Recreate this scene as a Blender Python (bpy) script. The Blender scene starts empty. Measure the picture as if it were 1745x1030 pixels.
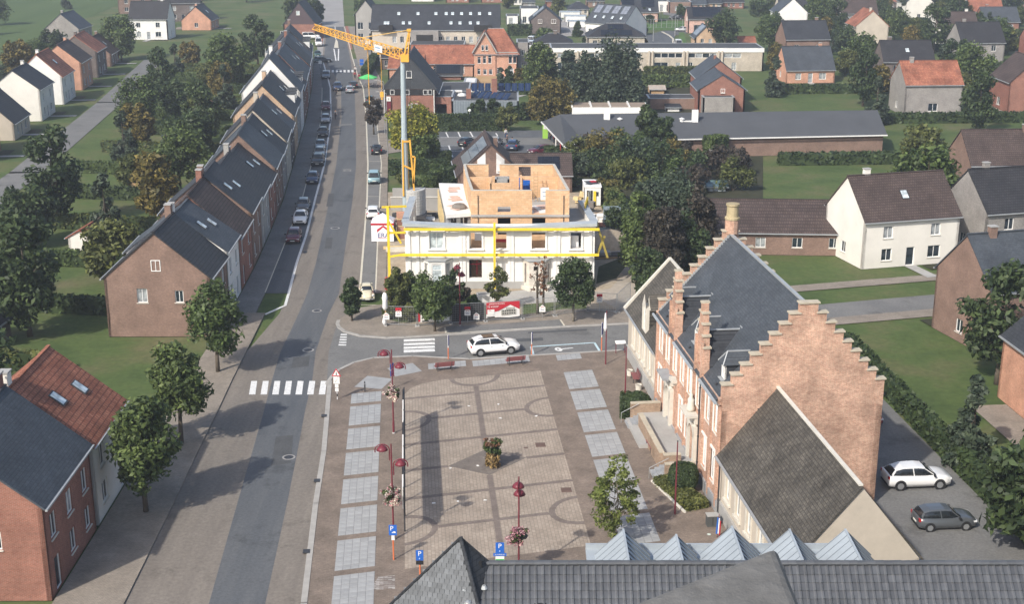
import bpy, math, random
import numpy as np
from mathutils import Vector, Matrix

SC = bpy.context.scene
COL = SC.collection
R = math.radians
rnd = random.Random(7)

# ------------------------------------------------------------------ camera, light, exposure
F_PX, PITCH, CAM_H = 2290.0, R(17.1), 41.0          # focal length in photo pixels, tilt down, metres above the square
cam = bpy.data.cameras.new('camera')
cam.sensor_width = 36.0
cam.sensor_fit = 'HORIZONTAL'
cam.lens = 36.0 * F_PX / 1745.0
cam.clip_start = 0.5
cam.clip_end = 9000
camo = bpy.data.objects.new('camera', cam)
COL.objects.link(camo)
camo.location = (0, 0, CAM_H)
camo.rotation_euler = (R(90) - PITCH, 0, 0)
SC.camera = camo

SUN_DIR = Vector((0.60, 0.80, 0)).normalized()       # the way shadows fall on the ground
SUN_EL = R(39)
world = bpy.data.worlds.new('World')
SC.world = world
world.use_nodes = True
wn = world.node_tree.nodes
wl = world.node_tree.links
wn.clear()
sky = wn.new('ShaderNodeTexSky')
sky.sky_type = 'NISHITA'
sky.sun_disc = False
sky.sun_elevation = SUN_EL
sky.sun_rotation = math.atan2(-SUN_DIR.x, -SUN_DIR.y)
sky.air_density = 1.0
sky.dust_density = 2.5
bg = wn.new('ShaderNodeBackground')
bg.inputs['Strength'].default_value = 0.14
wo = wn.new('ShaderNodeOutputWorld')
wl.new(sky.outputs[0], bg.inputs['Color'])
wl.new(bg.outputs[0], wo.inputs['Surface'])
sun = bpy.data.lights.new('sun', 'SUN')
sun.energy = 3.5
sun.angle = R(1.2)
sun.color = (1.0, 0.94, 0.85)
suno = bpy.data.objects.new('sun', sun)
COL.objects.link(suno)
ld = Vector((SUN_DIR.x * math.cos(SUN_EL), SUN_DIR.y * math.cos(SUN_EL), -math.sin(SUN_EL)))
suno.rotation_euler = ld.to_track_quat('-Z', 'Y').to_euler()
suno.location = (-60, 40, 90)
SC.view_settings.view_transform = 'Standard'
SC.view_settings.look = 'None'
SC.view_settings.gamma = 1.0
SC.view_settings.exposure = 0.42
SC.view_settings.use_curve_mapping = False
SC.render.engine = 'CYCLES'
SC.cycles.max_bounces = 6
SC.cycles.diffuse_bounces = 3
SC.cycles.glossy_bounces = 2
SC.cycles.transmission_bounces = 3
SC.cycles.transparent_max_bounces = 6
SC.cycles.use_denoising = True
SC.cycles.volume_bounces = 0
HAZE_D = 0.00045

# ------------------------------------------------------------------ survey helpers (photo pixel -> ground metres)
_c, _s = math.cos(PITCH), math.sin(PITCH)
def at(u, v, z=0.0):
    a, b = u - 872.5, 515.0 - v
    t = (z - CAM_H) / (-F_PX * _s + b * _c)
    return (a * t, (F_PX * _c + b * _s) * t)
def xz(u, v, Y):
    b = 515.0 - v
    t = Y / (F_PX * _c + b * _s)
    return ((u - 872.5) * t, CAM_H + t * (-F_PX * _s + b * _c))
def zat(v, Y):
    return xz(872.5, v, Y)[1]

# ------------------------------------------------------------------ materials
MATS = {}
def _nt(name):
    m = bpy.data.materials.new(name)
    m.use_nodes = True
    t = m.node_tree
    return m, t, t.nodes['Principled BSDF'], t.nodes['Material Output']
def _coord(t, kind='Object'):
    tc = t.nodes.new('ShaderNodeTexCoord')
    return tc.outputs[kind]
def _noise(t, vec, scale, detail=4, rough=.6):
    n = t.nodes.new('ShaderNodeTexNoise')
    n.inputs['Scale'].default_value = scale
    n.inputs['Detail'].default_value = detail
    n.inputs['Roughness'].default_value = rough
    t.links.new(vec, n.inputs['Vector'])
    return n.outputs['Fac']
def _ramp(t, fac, stops):
    r = t.nodes.new('ShaderNodeValToRGB')
    e = r.color_ramp.elements
    while len(e) < len(stops):
        e.new(0.5)
    for i, (p, c) in enumerate(stops):
        e[i].position = p
        e[i].color = (c[0], c[1], c[2], 1)
    t.links.new(fac, r.inputs['Fac'])
    return r.outputs['Color']
def _mix(t, fac, a, b, mode='MIX'):
    m = t.nodes.new('ShaderNodeMix')
    m.data_type = 'RGBA'
    m.blend_type = mode
    for sock, val in ((m.inputs['Factor'], fac), (m.inputs[6], a), (m.inputs[7], b)):
        if isinstance(val, (int, float)):
            sock.default_value = val
        elif isinstance(val, tuple):
            sock.default_value = (val[0], val[1], val[2], 1)
        else:
            t.links.new(val, sock)
    return m.outputs[2]
def _bump(t, b, height, strength, dist=.02):
    n = t.nodes.new('ShaderNodeBump')
    n.inputs['Strength'].default_value = strength
    n.inputs['Distance'].default_value = dist
    t.links.new(height, n.inputs['Height'])
    t.links.new(n.outputs[0], b.inputs['Normal'])
def sh(c, k):
    return (c[0] * k, c[1] * k, c[2] * k)

def plain(name, col, rough=.75, var=.2, scale=1.2, metal=0, bump=.15, spec=.3, coat=0, each=0):
    if name in MATS: return MATS[name]
    m, t, b, o = _nt(name)
    vec = _coord(t)
    n1 = _noise(t, vec, scale, 5)
    n2 = _noise(t, vec, scale * 9, 3)
    c = _ramp(t, n1, [(.3, sh(col, 1 - var)), (.7, sh(col, 1 + var))])
    c = _mix(t, .35 * min(1, var * 4), c, _ramp(t, n2, [(.3, sh(col, 1 - var * 1.4)), (.7, sh(col, 1 + var * .9))]))
    if each:                                                      # every tile or slate a shade of its own
        g = t.nodes.new('ShaderNodeNewGeometry'); oi = t.nodes.new('ShaderNodeObjectInfo')
        for s_ in (g.outputs['Random Per Island'], oi.outputs['Random']):
            c = _mix(t, 1.0, c, _ramp(t, s_, [(0, (1 - each,) * 3), (1, (1 + each,) * 3)]), 'MULTIPLY')
    t.links.new(c, b.inputs['Base Color'])
    b.inputs['Roughness'].default_value = rough
    b.inputs['Metallic'].default_value = metal
    b.inputs['Specular IOR Level'].default_value = spec
    if coat: b.inputs['Coat Weight'].default_value = coat
    if bump: _bump(t, b, n2, bump)
    MATS[name] = m
    return m

def brick(name, c1, c2, mortar, bw=.24, bh=.08, rough=.85, ms=.012, stain=.25, mode='wall', bump=.4, off=.5):
    """brick / tile / paver coursing; mode wall: (x+y, z); roof: (x, z); ground: (x, y)"""
    if name in MATS: return MATS[name]
    m, t, b, o = _nt(name)
    vec = _coord(t)
    sep = t.nodes.new('ShaderNodeSeparateXYZ')
    t.links.new(vec, sep.inputs[0])
    cmb = t.nodes.new('ShaderNodeCombineXYZ')
    if mode == 'wall':
        a = t.nodes.new('ShaderNodeMath'); a.operation = 'ADD'
        t.links.new(sep.outputs[0], a.inputs[0]); t.links.new(sep.outputs[1], a.inputs[1])
        t.links.new(a.outputs[0], cmb.inputs[0]); t.links.new(sep.outputs[2], cmb.inputs[1])
    elif mode == 'roof':
        t.links.new(sep.outputs[0], cmb.inputs[0]); t.links.new(sep.outputs[2], cmb.inputs[1])
    elif mode == 'groundv':
        t.links.new(sep.outputs[1], cmb.inputs[0]); t.links.new(sep.outputs[0], cmb.inputs[1])
    else:
        t.links.new(sep.outputs[0], cmb.inputs[0]); t.links.new(sep.outputs[1], cmb.inputs[1])
    br = t.nodes.new('ShaderNodeTexBrick')
    br.offset = off
    br.inputs['Scale'].default_value = 1
    br.inputs['Brick Width'].default_value = bw
    br.inputs['Row Height'].default_value = bh
    br.inputs['Mortar Size'].default_value = ms
    br.inputs['Mortar Smooth'].default_value = .3
    br.inputs['Bias'].default_value = -.1
    br.inputs['Color1'].default_value = (*c1, 1)
    br.inputs['Color2'].default_value = (*c2, 1)
    br.inputs['Mortar'].default_value = (*mortar, 1)
    t.links.new(cmb.outputs[0], br.inputs['Vector'])
    n1 = _noise(t, vec, .55, 5)
    n2 = _noise(t, vec, 5.5, 4, .7)
    c = _mix(t, 1.0, br.outputs['Color'], _ramp(t, n1, [(.28, (1 - stain,) * 3), (.72, (1 + stain * .6,) * 3)]), 'MULTIPLY')
    c = _mix(t, 1.0, c, _ramp(t, n2, [(.25, (1 - stain * .9,) * 3), (.75, (1 + stain * .6,) * 3)]), 'MULTIPLY')
    t.links.new(c, b.inputs['Base Color'])
    b.inputs['Roughness'].default_value = rough
    b.inputs['Specular IOR Level'].default_value = .25
    inv = t.nodes.new('ShaderNodeMath'); inv.operation = 'SUBTRACT'
    inv.inputs[0].default_value = 1
    t.links.new(br.outputs['Fac'], inv.inputs[1])
    _bump(t, b, inv.outputs[0], bump, .02)
    MATS[name] = m
    return m

def ground_mat(name, stops, scale=.08, fine=3.0, rough=.95, streak=None, bump=.3, wear=0):
    if name in MATS: return MATS[name]
    m, t, b, o = _nt(name)
    vec = _coord(t)
    if streak:
        mp = t.nodes.new('ShaderNodeMapping')
        mp.inputs['Rotation'].default_value = (0, 0, streak[0])
        mp.inputs['Scale'].default_value = (streak[1], streak[2], 1)
        t.links.new(vec, mp.inputs['Vector'])
        vec2 = mp.outputs[0]
    else:
        vec2 = vec
    n1 = _noise(t, vec2, scale, 6, .62)
    n2 = _noise(t, vec, fine, 5, .7)
    c = _ramp(t, n1, stops)
    c = _mix(t, 1.0, c, _ramp(t, n2, [(.25, (.72,) * 3), (.75, (1.22,) * 3)]), 'MULTIPLY')
    if wear: c = _mix(t, 1.0, c, _ramp(t, _noise(t, vec, wear, 8, .75), [(.36, (.72,) * 3), (.44, (1,) * 3), (.60, (1,) * 3), (.68, (1.18,) * 3)]), 'MULTIPLY')
    t.links.new(c, b.inputs['Base Color'])
    b.inputs['Roughness'].default_value = rough
    b.inputs['Specular IOR Level'].default_value = .2
    _bump(t, b, n2, bump, .03)
    MATS[name] = m
    return m

def foliage(name, dark, light, trans=.28):
    if name in MATS: return MATS[name]
    m, t, b, o = _nt(name)
    g = t.nodes.new('ShaderNodeNewGeometry')
    oi = t.nodes.new('ShaderNodeObjectInfo')
    c = _ramp(t, g.outputs['Random Per Island'], [(0, dark), (.75, light), (1, sh(light, 1.35))])
    c = _mix(t, 1.0, c, _ramp(t, oi.outputs['Random'], [(0, (.82, .86, .8)), (1, (1.15, 1.1, 1.05))]), 'MULTIPLY')
    n = _noise(t, _coord(t), .6, 2)
    c = _mix(t, 1.0, c, _ramp(t, n, [(.3, (.75,) * 3), (.7, (1.25, 1.2, 1.05))]), 'MULTIPLY')
    t.links.new(c, b.inputs['Base Color'])
    b.inputs['Roughness'].default_value = .55
    b.inputs['Specular IOR Level'].default_value = .3
    tr = t.nodes.new('ShaderNodeBsdfTranslucent')
    t.links.new(c, tr.inputs['Color'])
    ms = t.nodes.new('ShaderNodeMixShader')
    ms.inputs[0].default_value = trans
    t.links.new(b.outputs[0], ms.inputs[1]); t.links.new(tr.outputs[0], ms.inputs[2])
    t.links.new(ms.outputs[0], o.inputs['Surface'])
    MATS[name] = m
    return m

def glass(name, col=(.02, .03, .04), rough=.06):
    if name in MATS: return MATS[name]
    m, t, b, o = _nt(name)
    b.inputs['Roughness'].default_value = rough
    b.inputs['Specular IOR Level'].default_value = .7
    c = _ramp(t, _noise(t, _coord(t), 1.3, 2), [(.3, sh(col, .5)), (.7, sh(col, 1.6))])
    t.links.new(c, b.inputs['Base Color'])
    MATS[name] = m
    return m

def stripes(name, ca, cb, axis, period, duty=.5, rough=.6, metal=0, grime=.2):
    """repeating bands along one local axis (cells of a solar panel, seams, candy poles)"""
    if name in MATS: return MATS[name]
    m, t, b, o = _nt(name)
    sep = t.nodes.new('ShaderNodeSeparateXYZ')
    vec = _coord(t)
    t.links.new(vec, sep.inputs[0])
    a = t.nodes.new('ShaderNodeMath'); a.operation = 'DIVIDE'; a.inputs[1].default_value = period
    t.links.new(sep.outputs[axis], a.inputs[0])
    f = t.nodes.new('ShaderNodeMath'); f.operation = 'FRACT'
    t.links.new(a.outputs[0], f.inputs[0])
    g = t.nodes.new('ShaderNodeMath'); g.operation = 'LESS_THAN'; g.inputs[1].default_value = duty
    t.links.new(f.outputs[0], g.inputs[0])
    c = _mix(t, g.outputs[0], cb, ca)
    c = _mix(t, 1.0, c, _ramp(t, _noise(t, vec, 2.0, 4), [(.3, (1 - grime,) * 3), (.7, (1 + grime * .5,) * 3)]), 'MULTIPLY')
    t.links.new(c, b.inputs['Base Color'])
    b.inputs['Roughness'].default_value = rough
    b.inputs['Metallic'].default_value = metal
    MATS[name] = m
    return m

# ------------------------------------------------------------------ objects
def link(o, parent=None):
    COL.objects.link(o)
    if parent is not None: o.parent = parent
    return o
def tag(o, label=None, cat=None, group=None, kind=None):
    if label: o['label'] = label
    if cat: o['category'] = cat
    if group: o['group'] = group
    if kind: o['kind'] = kind
    return o
def thing(name, label, cat, x=0, y=0, z=0, rz=0, group=None):
    o = bpy.data.objects.new(name, None)
    o.empty_display_size = .3
    o.location = (x, y, z)
    o.rotation_euler = (0, 0, rz)
    link(o)
    return tag(o, label, cat, group)
def inst(name, mesh, parent, loc=(0, 0, 0), rot=(0, 0, 0), sc=(1, 1, 1), mat=None):
    o = bpy.data.objects.new(name, mesh)
    o.location = loc; o.rotation_euler = rot; o.scale = sc
    link(o, parent)
    if mat is not None:
        o.material_slots[0].link = 'OBJECT'
        o.material_slots[0].material = mat
    return o
def copy_tree(o, parent=None):
    c = o.copy()
    COL.objects.link(c)
    if parent is not None: c.parent = parent
    for ch in list(o.children):
        copy_tree(ch, c)
    return c
def recolour(o, old, new):
    for ch in [o] + list(o.children_recursive):
        for s in ch.material_slots:
            if s.material == old:
                s.link = 'OBJECT'; s.material = new

class MB:
    def __init__(self):
        self.v = []; self.f = []; self.smooth = False
    def add(self, vs, fs):
        n = len(self.v)
        self.v += [tuple(p) for p in vs]
        self.f += [tuple(i + n for i in f) for f in fs]
        return self
    def box(self, c, s, rz=0, M=None):
        x, y, z = s[0] / 2, s[1] / 2, s[2] / 2
        ps = [Vector((a * x, b * y, d * z)) for d in (-1, 1) for b in (-1, 1) for a in (-1, 1)]
        if M is not None: ps = [M @ p for p in ps]
        if rz:
            m = Matrix.Rotation(rz, 3, 'Z'); ps = [m @ p for p in ps]
        cc = Vector(c)
        return self.add([p + cc for p in ps], [(0, 2, 3, 1), (4, 5, 7, 6), (0, 1, 5, 4), (2, 6, 7, 3), (0, 4, 6, 2), (1, 3, 7, 5)])
    def tube(self, p0, p1, r0, r1=None, n=8, cap=True):
        r1 = r0 if r1 is None else r1
        p0, p1 = Vector(p0), Vector(p1)
        d = (p1 - p0).normalized()
        a = d.orthogonal().normalized(); b = d.cross(a)
        vs = []
        for p, r in ((p0, r0), (p1, r1)):
            for i in range(n):
                t = 2 * math.pi * i / n
                vs.append(p + (a * math.cos(t) + b * math.sin(t)) * r)
        fs = [(i, (i + 1) % n, n + (i + 1) % n, n + i) for i in range(n)]
        if cap: fs += [tuple(range(n - 1, -1, -1)), tuple(range(n, 2 * n))]
        return self.add(vs, fs)
    def path(self, pts, r, n=6):
        for a, b in zip(pts[:-1], pts[1:]):
            self.tube(a, b, r, n=n)
        return self
    def bar(self, p0, p1, w, h=None):
        """square bar from p0 to p1"""
        h = h or w
        p0, p1 = Vector(p0), Vector(p1)
        d = (p1 - p0).normalized()
        up = Vector((0, 0, 1)) if abs(d.z) < .95 else Vector((0, 1, 0))
        a = d.cross(up).normalized() * w / 2; b = a.cross(d).normalized() * h / 2
        vs = [p + q for p in (p0, p1) for q in (-a - b, a - b, a + b, -a + b)]
        return self.add(vs, [(0, 1, 2, 3), (7, 6, 5, 4), (0, 4, 5, 1), (1, 5, 6, 2), (2, 6, 7, 3), (3, 7, 4, 0)])
    def prism(self, poly, z0, z1):
        n = len(poly)
        vs = [(p[0], p[1], z0) for p in poly] + [(p[0], p[1], z1) for p in poly]
        fs = [tuple(range(n - 1, -1, -1)), tuple(range(n, 2 * n))] + [(i, (i + 1) % n, n + (i + 1) % n, n + i) for i in range(n)]
        return self.add(vs, fs)
    def slab(self, quad, th):
        """thick sheet from a planar 3d polygon (counter-clockwise seen from outside), thickness inward"""
        q = [Vector(p) for p in quad]
        nrm = (q[1] - q[0]).cross(q[2] - q[0]).normalized()
        n = len(q)
        vs = q + [p - nrm * th for p in q]
        fs = [tuple(range(n)), tuple(range(2 * n - 1, n - 1, -1))] + [(i, n + i, n + (i + 1) % n, (i + 1) % n) for i in range(n)]
        return self.add(vs, fs)
    def flat(self, poly, z):
        return self.add([(p[0], p[1], z) for p in poly], [tuple(range(len(poly)))])
    def lathe(self, prof, c=(0, 0, 0), n=14):
        vs = []
        for r, z in prof:
            for i in range(n):
                t = 2 * math.pi * i / n
                vs.append((c[0] + r * math.cos(t), c[1] + r * math.sin(t), c[2] + z))
        fs = []
        for k in range(len(prof) - 1):
            for i in range(n):
                fs.append((k * n + i, k * n + (i + 1) % n, (k + 1) * n + (i + 1) % n, (k + 1) * n + i))
        fs += [tuple(range(n - 1, -1, -1)), tuple((len(prof) - 1) * n + i for i in range(n))]
        return self.add(vs, fs)
    def loft(self, rings, cap=True):
        n = len(rings[0]); vs = [p for r in rings for p in r]; fs = []
        for k in range(len(rings) - 1):
            for i in range(n):
                fs.append((k * n + i, k * n + (i + 1) % n, (k + 1) * n + (i + 1) % n, (k + 1) * n + i))
        if cap: fs += [tuple(range(n - 1, -1, -1)), tuple((len(rings) - 1) * n + i for i in range(n))]
        return self.add(vs, fs)
    def mesh(self, name, mat, smooth=False):
        me = bpy.data.meshes.new(name)
        me.from_pydata(self.v, [], self.f)
        if mat: me.materials.append(mat)
        if smooth:
            me.shade_smooth()
        me.update()
        return me
    def build(self, name, mat, parent=None, smooth=False, loc=(0, 0, 0), rot=(0, 0, 0)):
        return inst(name, self.mesh(name, mat, smooth), parent, loc, rot)

def structure(name, mb, mat, parent=None):
    o = mb.build(name, mat, parent)
    if parent is None: o['kind'] = 'structure'
    return o

def textobj(name, s, size, mat, parent, loc, rot, ext=.004, align='CENTER'):
    cu = bpy.data.curves.new(name, 'FONT')
    cu.body = s; cu.size = size; cu.extrude = ext
    cu.align_x = align; cu.align_y = 'CENTER'
    cu.resolution_u = 3
    cu.materials.append(mat)
    tmp = link(bpy.data.objects.new(name, cu))
    bpy.context.view_layer.update()
    me = bpy.data.meshes.new_from_object(tmp.evaluated_get(bpy.context.evaluated_depsgraph_get()))
    bpy.data.objects.remove(tmp); bpy.data.curves.remove(cu)
    if not me.materials: me.materials.append(mat)
    me.name = name
    return inst(name, me, parent, loc, rot)

# ------------------------------------------------------------------ palette
WHITE = plain('white_paint', (.78, .77, .74), .5, .06, .8, bump=.05)
WHITEFRAME = plain('white_frame', (.80, .80, .78), .4, .05, bump=0)
CREAM = plain('cream_render', (.74, .71, .65), .85, .09, .35)
BEIGE = plain('beige_render', (.52, .46, .38), .85, .13, .4)
GREYREND = plain('grey_render', (.34, .33, .31), .85, .12, .5)
CONCRETE = plain('concrete', (.36, .355, .34), .9, .16, .6, bump=.3)
LSTONE = plain('light_stone', (.60, .57, .50), .85, .15, .9)
BLUESTONE = plain('blue_stone', (.30, .31, .32), .8, .16, 1.5)
ZINC = plain('zinc', (.37, .41, .44), .6, .12, .7, metal=.1, bump=.05)
LEAD = plain('lead_flashing', (.40, .42, .43), .5, .12, 1, metal=.3)
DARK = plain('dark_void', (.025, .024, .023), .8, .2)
DARKMETAL = plain('dark_metal', (.07, .07, .075), .5, .15, metal=.4)
GALV = plain('galvanised_steel', (.42, .43, .43), .45, .12, 2, metal=.6)
YELLOW = plain('yellow_steel', (.80, .58, .04), .5, .14, .9)
CRANEYEL = plain('crane_yellow', (.75, .40, .06), .5, .12, .9)
MAST = plain('crane_mast_grey', (.42, .50, .53), .4, .1, .6, metal=.15)
MAROON = plain('maroon_paint', (.155, .028, .040), .4, .12, 1.5)
MAROONW = plain('maroon_bench', (.24, .085, .085), .55, .15, 2)
RED = plain('red_paint', (.48, .03, .045), .5, .08)
ORANGE = plain('orange_post', (.62, .17, .07), .5, .1)
BLUE = plain('sign_blue', (.02, .12, .48), .4, .05, bump=0)
NAVY = plain('navy_print', (.04, .05, .22), .5, .05, bump=0)
BLACK = plain('black_rubber', (.018, .018, .018), .7, .2)
TIMBER = plain('timber', (.42, .28, .15), .8, .22, 1.2)
PALETIMBER = plain('pale_timber', (.60, .47, .25), .8, .2, 1.2)
BARK = plain('bark', (.10, .082, .062), .95, .25, 3, bump=.6)
PALEBARK = plain('pale_bark', (.24, .215, .175), .95, .25, 3, bump=.5)
GLASS = glass('window_glass')
CURTAIN = glass('curtained_glass', (.30, .32, .33), .12)
BLIND = glass('blind_glass', (.50, .52, .52), .15)
PALEGLASS = glass('pale_glass', (.46, .52, .54), .15)
SOLARDK = brick('dark_solar_cells', (.014, .018, .028), (.016, .021, .032), (.035, .04, .05), 1.0, .8, .2, .02, .1, 'roof', 0, 0)
SOLAR = brick('solar_cells', (.015, .03, .075), (.018, .035, .085), (.10, .12, .16), 1.0, .8, .12, .02, .1, 'roof', 0, 0)
SLATE = brick('slate_roof', (.062, .072, .085), (.082, .092, .105), (.04, .046, .056), .30, .14, .6, .01, .28, 'roof')
SLATEDK = brick('dark_slate_roof', (.040, .044, .052), (.054, .058, .066), (.024, .027, .033), .34, .2, .65, .014, .3, 'roof')
BITUMEN = plain('bitumen_roof', (.065, .068, .072), .85, .22, .3)
TILEDK = brick('black_tile_roof', (.040, .040, .044), (.055, .054, .058), (.018, .018, .02), .3, .24, .6, .03, .25, 'roof')
TILEBR = brick('brown_tile_roof', (.085, .062, .055), (.115, .085, .075), (.04, .03, .028), .28, .24, .75, .03, .3, 'roof')
TILERED = brick('red_tile_roof', (.34, .125, .075), (.44, .19, .115), (.20, .075, .05), .30, .24, .8, .03, .45, 'roof')
BR_RED = brick('red_brick', (.27, .095, .065), (.34, .13, .09), (.30, .22, .18))
BR_ORANGE = brick('orange_brick', (.58, .27, .17), (.66, .34, .22), (.55, .38, .29))
BR_HALL = brick('old_red_brick', (.48, .235, .155), (.64, .38, .26), (.58, .48, .39), stain=.36)
BR_DARK = brick('dark_brick', (.13, .10, .09), (.18, .14, .125), (.2, .18, .17))
BR_GREY = brick('grey_brick', (.27, .25, .235), (.34, .31, .29), (.33, .32, .3))
BR_PINK = brick('pink_brick', (.62, .36, .29), (.70, .43, .35), (.62, .48, .42))
BR_TAN = brick('tan_brick', (.56, .36, .22), (.62, .42, .27), (.55, .45, .35))
BR_BEIGE = brick('beige_brick', (.50, .43, .34), (.57, .50, .41), (.50, .46, .40))
BR_BROWN = brick('brown_brick', (.22, .13, .095), (.28, .17, .13), (.26, .21, .18))
BLOCK = brick('clay_block', (.64, .405, .225), (.74, .495, .30), (.52, .36, .24), .5, .25, .9, .016, .16)
GBLOCK = brick('concrete_block', (.33, .33, .32), (.38, .38, .37), (.25, .25, .25), .4, .2, .9, .016, .2)
LEAF_MID = foliage('leaf_mid_green', (.034, .060, .022), (.105, .150, .052))
LEAF_DARK = foliage('leaf_dark_green', (.022, .040, .020), (.068, .102, .044))
LEAF_BLUE = foliage('leaf_blue_green', (.026, .044, .032), (.072, .100, .070))
LEAF_YEL = foliage('leaf_yellow_green', (.10, .13, .018), (.30, .30, .05))
LEAF_AUT = foliage('leaf_autumn', (.06, .062, .018), (.19, .155, .05))
LEAF_PURP = foliage('leaf_purple', (.028, .026, .022), (.066, .054, .046), .15)
LEAF_DRY = foliage('leaf_dry_red', (.10, .05, .025), (.26, .13, .08))
LEAF_OLIVE = foliage('leaf_olive', (.048, .064, .022), (.14, .16, .055))
GRASS = ground_mat('grass', [(.3, (.05, .08, .026)), (.48, (.08, .115, .036)), (.6, (.11, .12, .05)), (.75, (.16, .14, .075))], .11, 1.6)
# ------------------------------------------------------------------ generic builders: walls, windows, houses
def wall_panel(mb, a, b, z0, z1, th=.3, openings=(), gable=None):
    """wall from a to b (interior on the left), rectangular openings (u0,u1,za,zb), optional gable apex height"""
    a, b = Vector((a[0], a[1], 0)), Vector((b[0], b[1], 0))
    L = (b - a).length
    t = (b - a) / L
    n = Vector((-t.y, t.x, 0))
    us = sorted({0, L} | {min(max(q, 0), L) for o in openings for q in o[:2]})
    zs = sorted({z0, z1} | {min(max(q, z0), z1) for o in openings for q in o[2:4]})
    def P(u, z, d): return a + t * u + n * d + Vector((0, 0, z))
    nu, nz = len(us) - 1, len(zs) - 1
    def solid(i, j):
        if not (0 <= i < nu and 0 <= j < nz): return False
        uc, zc = (us[i] + us[i + 1]) / 2, (zs[j] + zs[j + 1]) / 2
        return not any(o[0] < uc < o[1] and o[2] < zc < o[3] for o in openings)
    for i in range(nu):
        for j in range(nz):
            if not solid(i, j): continue
            u0, u1, w0, w1 = us[i], us[i + 1], zs[j], zs[j + 1]
            mb.add([P(u0, w0, 0), P(u1, w0, 0), P(u1, w1, 0), P(u0, w1, 0)], [(0, 1, 2, 3)])
            mb.add([P(u0, w0, th), P(u1, w0, th), P(u1, w1, th), P(u0, w1, th)], [(3, 2, 1, 0)])
            if not solid(i - 1, j): mb.add([P(u0, w0, 0), P(u0, w1, 0), P(u0, w1, th), P(u0, w0, th)], [(0, 1, 2, 3)])
            if not solid(i + 1, j): mb.add([P(u1, w0, 0), P(u1, w0, th), P(u1, w1, th), P(u1, w1, 0)], [(0, 1, 2, 3)])
            if not solid(i, j - 1): mb.add([P(u0, w0, 0), P(u0, w0, th), P(u1, w0, th), P(u1, w0, 0)], [(0, 1, 2, 3)])
            if not solid(i, j + 1): mb.add([P(u0, w1, 0), P(u1, w1, 0), P(u1, w1, th), P(u0, w1, th)], [(0, 1, 2, 3)])
    if gable:
        mb.add([P(0, z1, 0), P(L, z1, 0), P(L / 2, gable, 0), P(0, z1, th), P(L, z1, th), P(L / 2, gable, th)],
               [(0, 1, 2), (5, 4, 3)])

_WIN = {}
def window_meshes(w, h, nx, nz, fm, gm):
    k = (round(w, 2), round(h, 2), nx, nz, fm.name, gm.name)
    if k not in _WIN:
        f = MB(); t = min(.07, w * .09); d = .07
        for sx in (-1, 1): f.box((sx * (w / 2 - t / 2), 0, h / 2), (t, d, h))
        for z in (t / 2, h - t / 2): f.box((0, 0, z), (w - 2 * t, d, t))
        for i in range(1, nx): f.box((-w / 2 + w * i / nx, .004, h / 2), (t * .8, d * .8, h - 2 * t))
        for j in range(1, nz): f.box((0, .006, h * j / nz if nz != 2 else h * .7), (w - 2 * t, d * .7, t * .8))
        g = MB().box((0, .03, h / 2), (w - 1.6 * t, .012, h - 1.6 * t))
        s = MB().box((0, -.10, -.04), (w + .14, .2, .07))
        _WIN[k] = (f.mesh('window', fm), g.mesh('pane', gm), s.mesh('sill', LSTONE))
    return _WIN[k]
def window(parent, loc, ang, w, h, nx=2, nz=1, fm=None, gm=None, sill=True, name='window'):
    """loc: middle of the lower edge; outside of the wall is local -y after turning by ang"""
    mf, mg, ms = window_meshes(w, h, nx, nz, fm or WHITEFRAME, gm or GLASS)
    o = inst(name, mf, parent, loc, (0, 0, ang))
    inst('pane', mg, o)
    if sill: inst('sill', ms, o)
    return o
def wall_windows(root, mb, a, b, z0, z1, wins, th=.3, gable=None, inset=.12, opts=None):
    """wins: (u centre, z sill, w, h) + optional dict"""
    a2, b2 = Vector((a[0], a[1], 0)), Vector((b[0], b[1], 0))
    L = (b2 - a2).length; t = (b2 - a2) / L; n = Vector((-t.y, t.x, 0))
    ang = math.atan2(t.y, t.x)
    ops = []
    for wdef in wins:
        u, z, w, h = wdef[:4]
        kw = dict(opts or {})
        if len(wdef) > 4: kw.update(wdef[4])
        u = u * L if abs(u) <= 1 and u > 0 else u
        if z + h <= z1:
            ops.append((u - w / 2, u + w / 2, z, z + h)); off = inset
        else:
            off = -.02
        if kw.pop('void', False): continue
        p = a2 + t * u + n * off
        if 'gms' in kw: kw['gm'] = rnd.choice(kw.pop('gms'))
        window(root, (p.x, p.y, z), ang, w, h, **kw)
    wall_panel(mb, a, b, z0, z1, th, ops, gable)

def roof_item(mb_fn, name, mat, parent, d, ze, zr, side, u, t, lift=.06):
    pass

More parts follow.
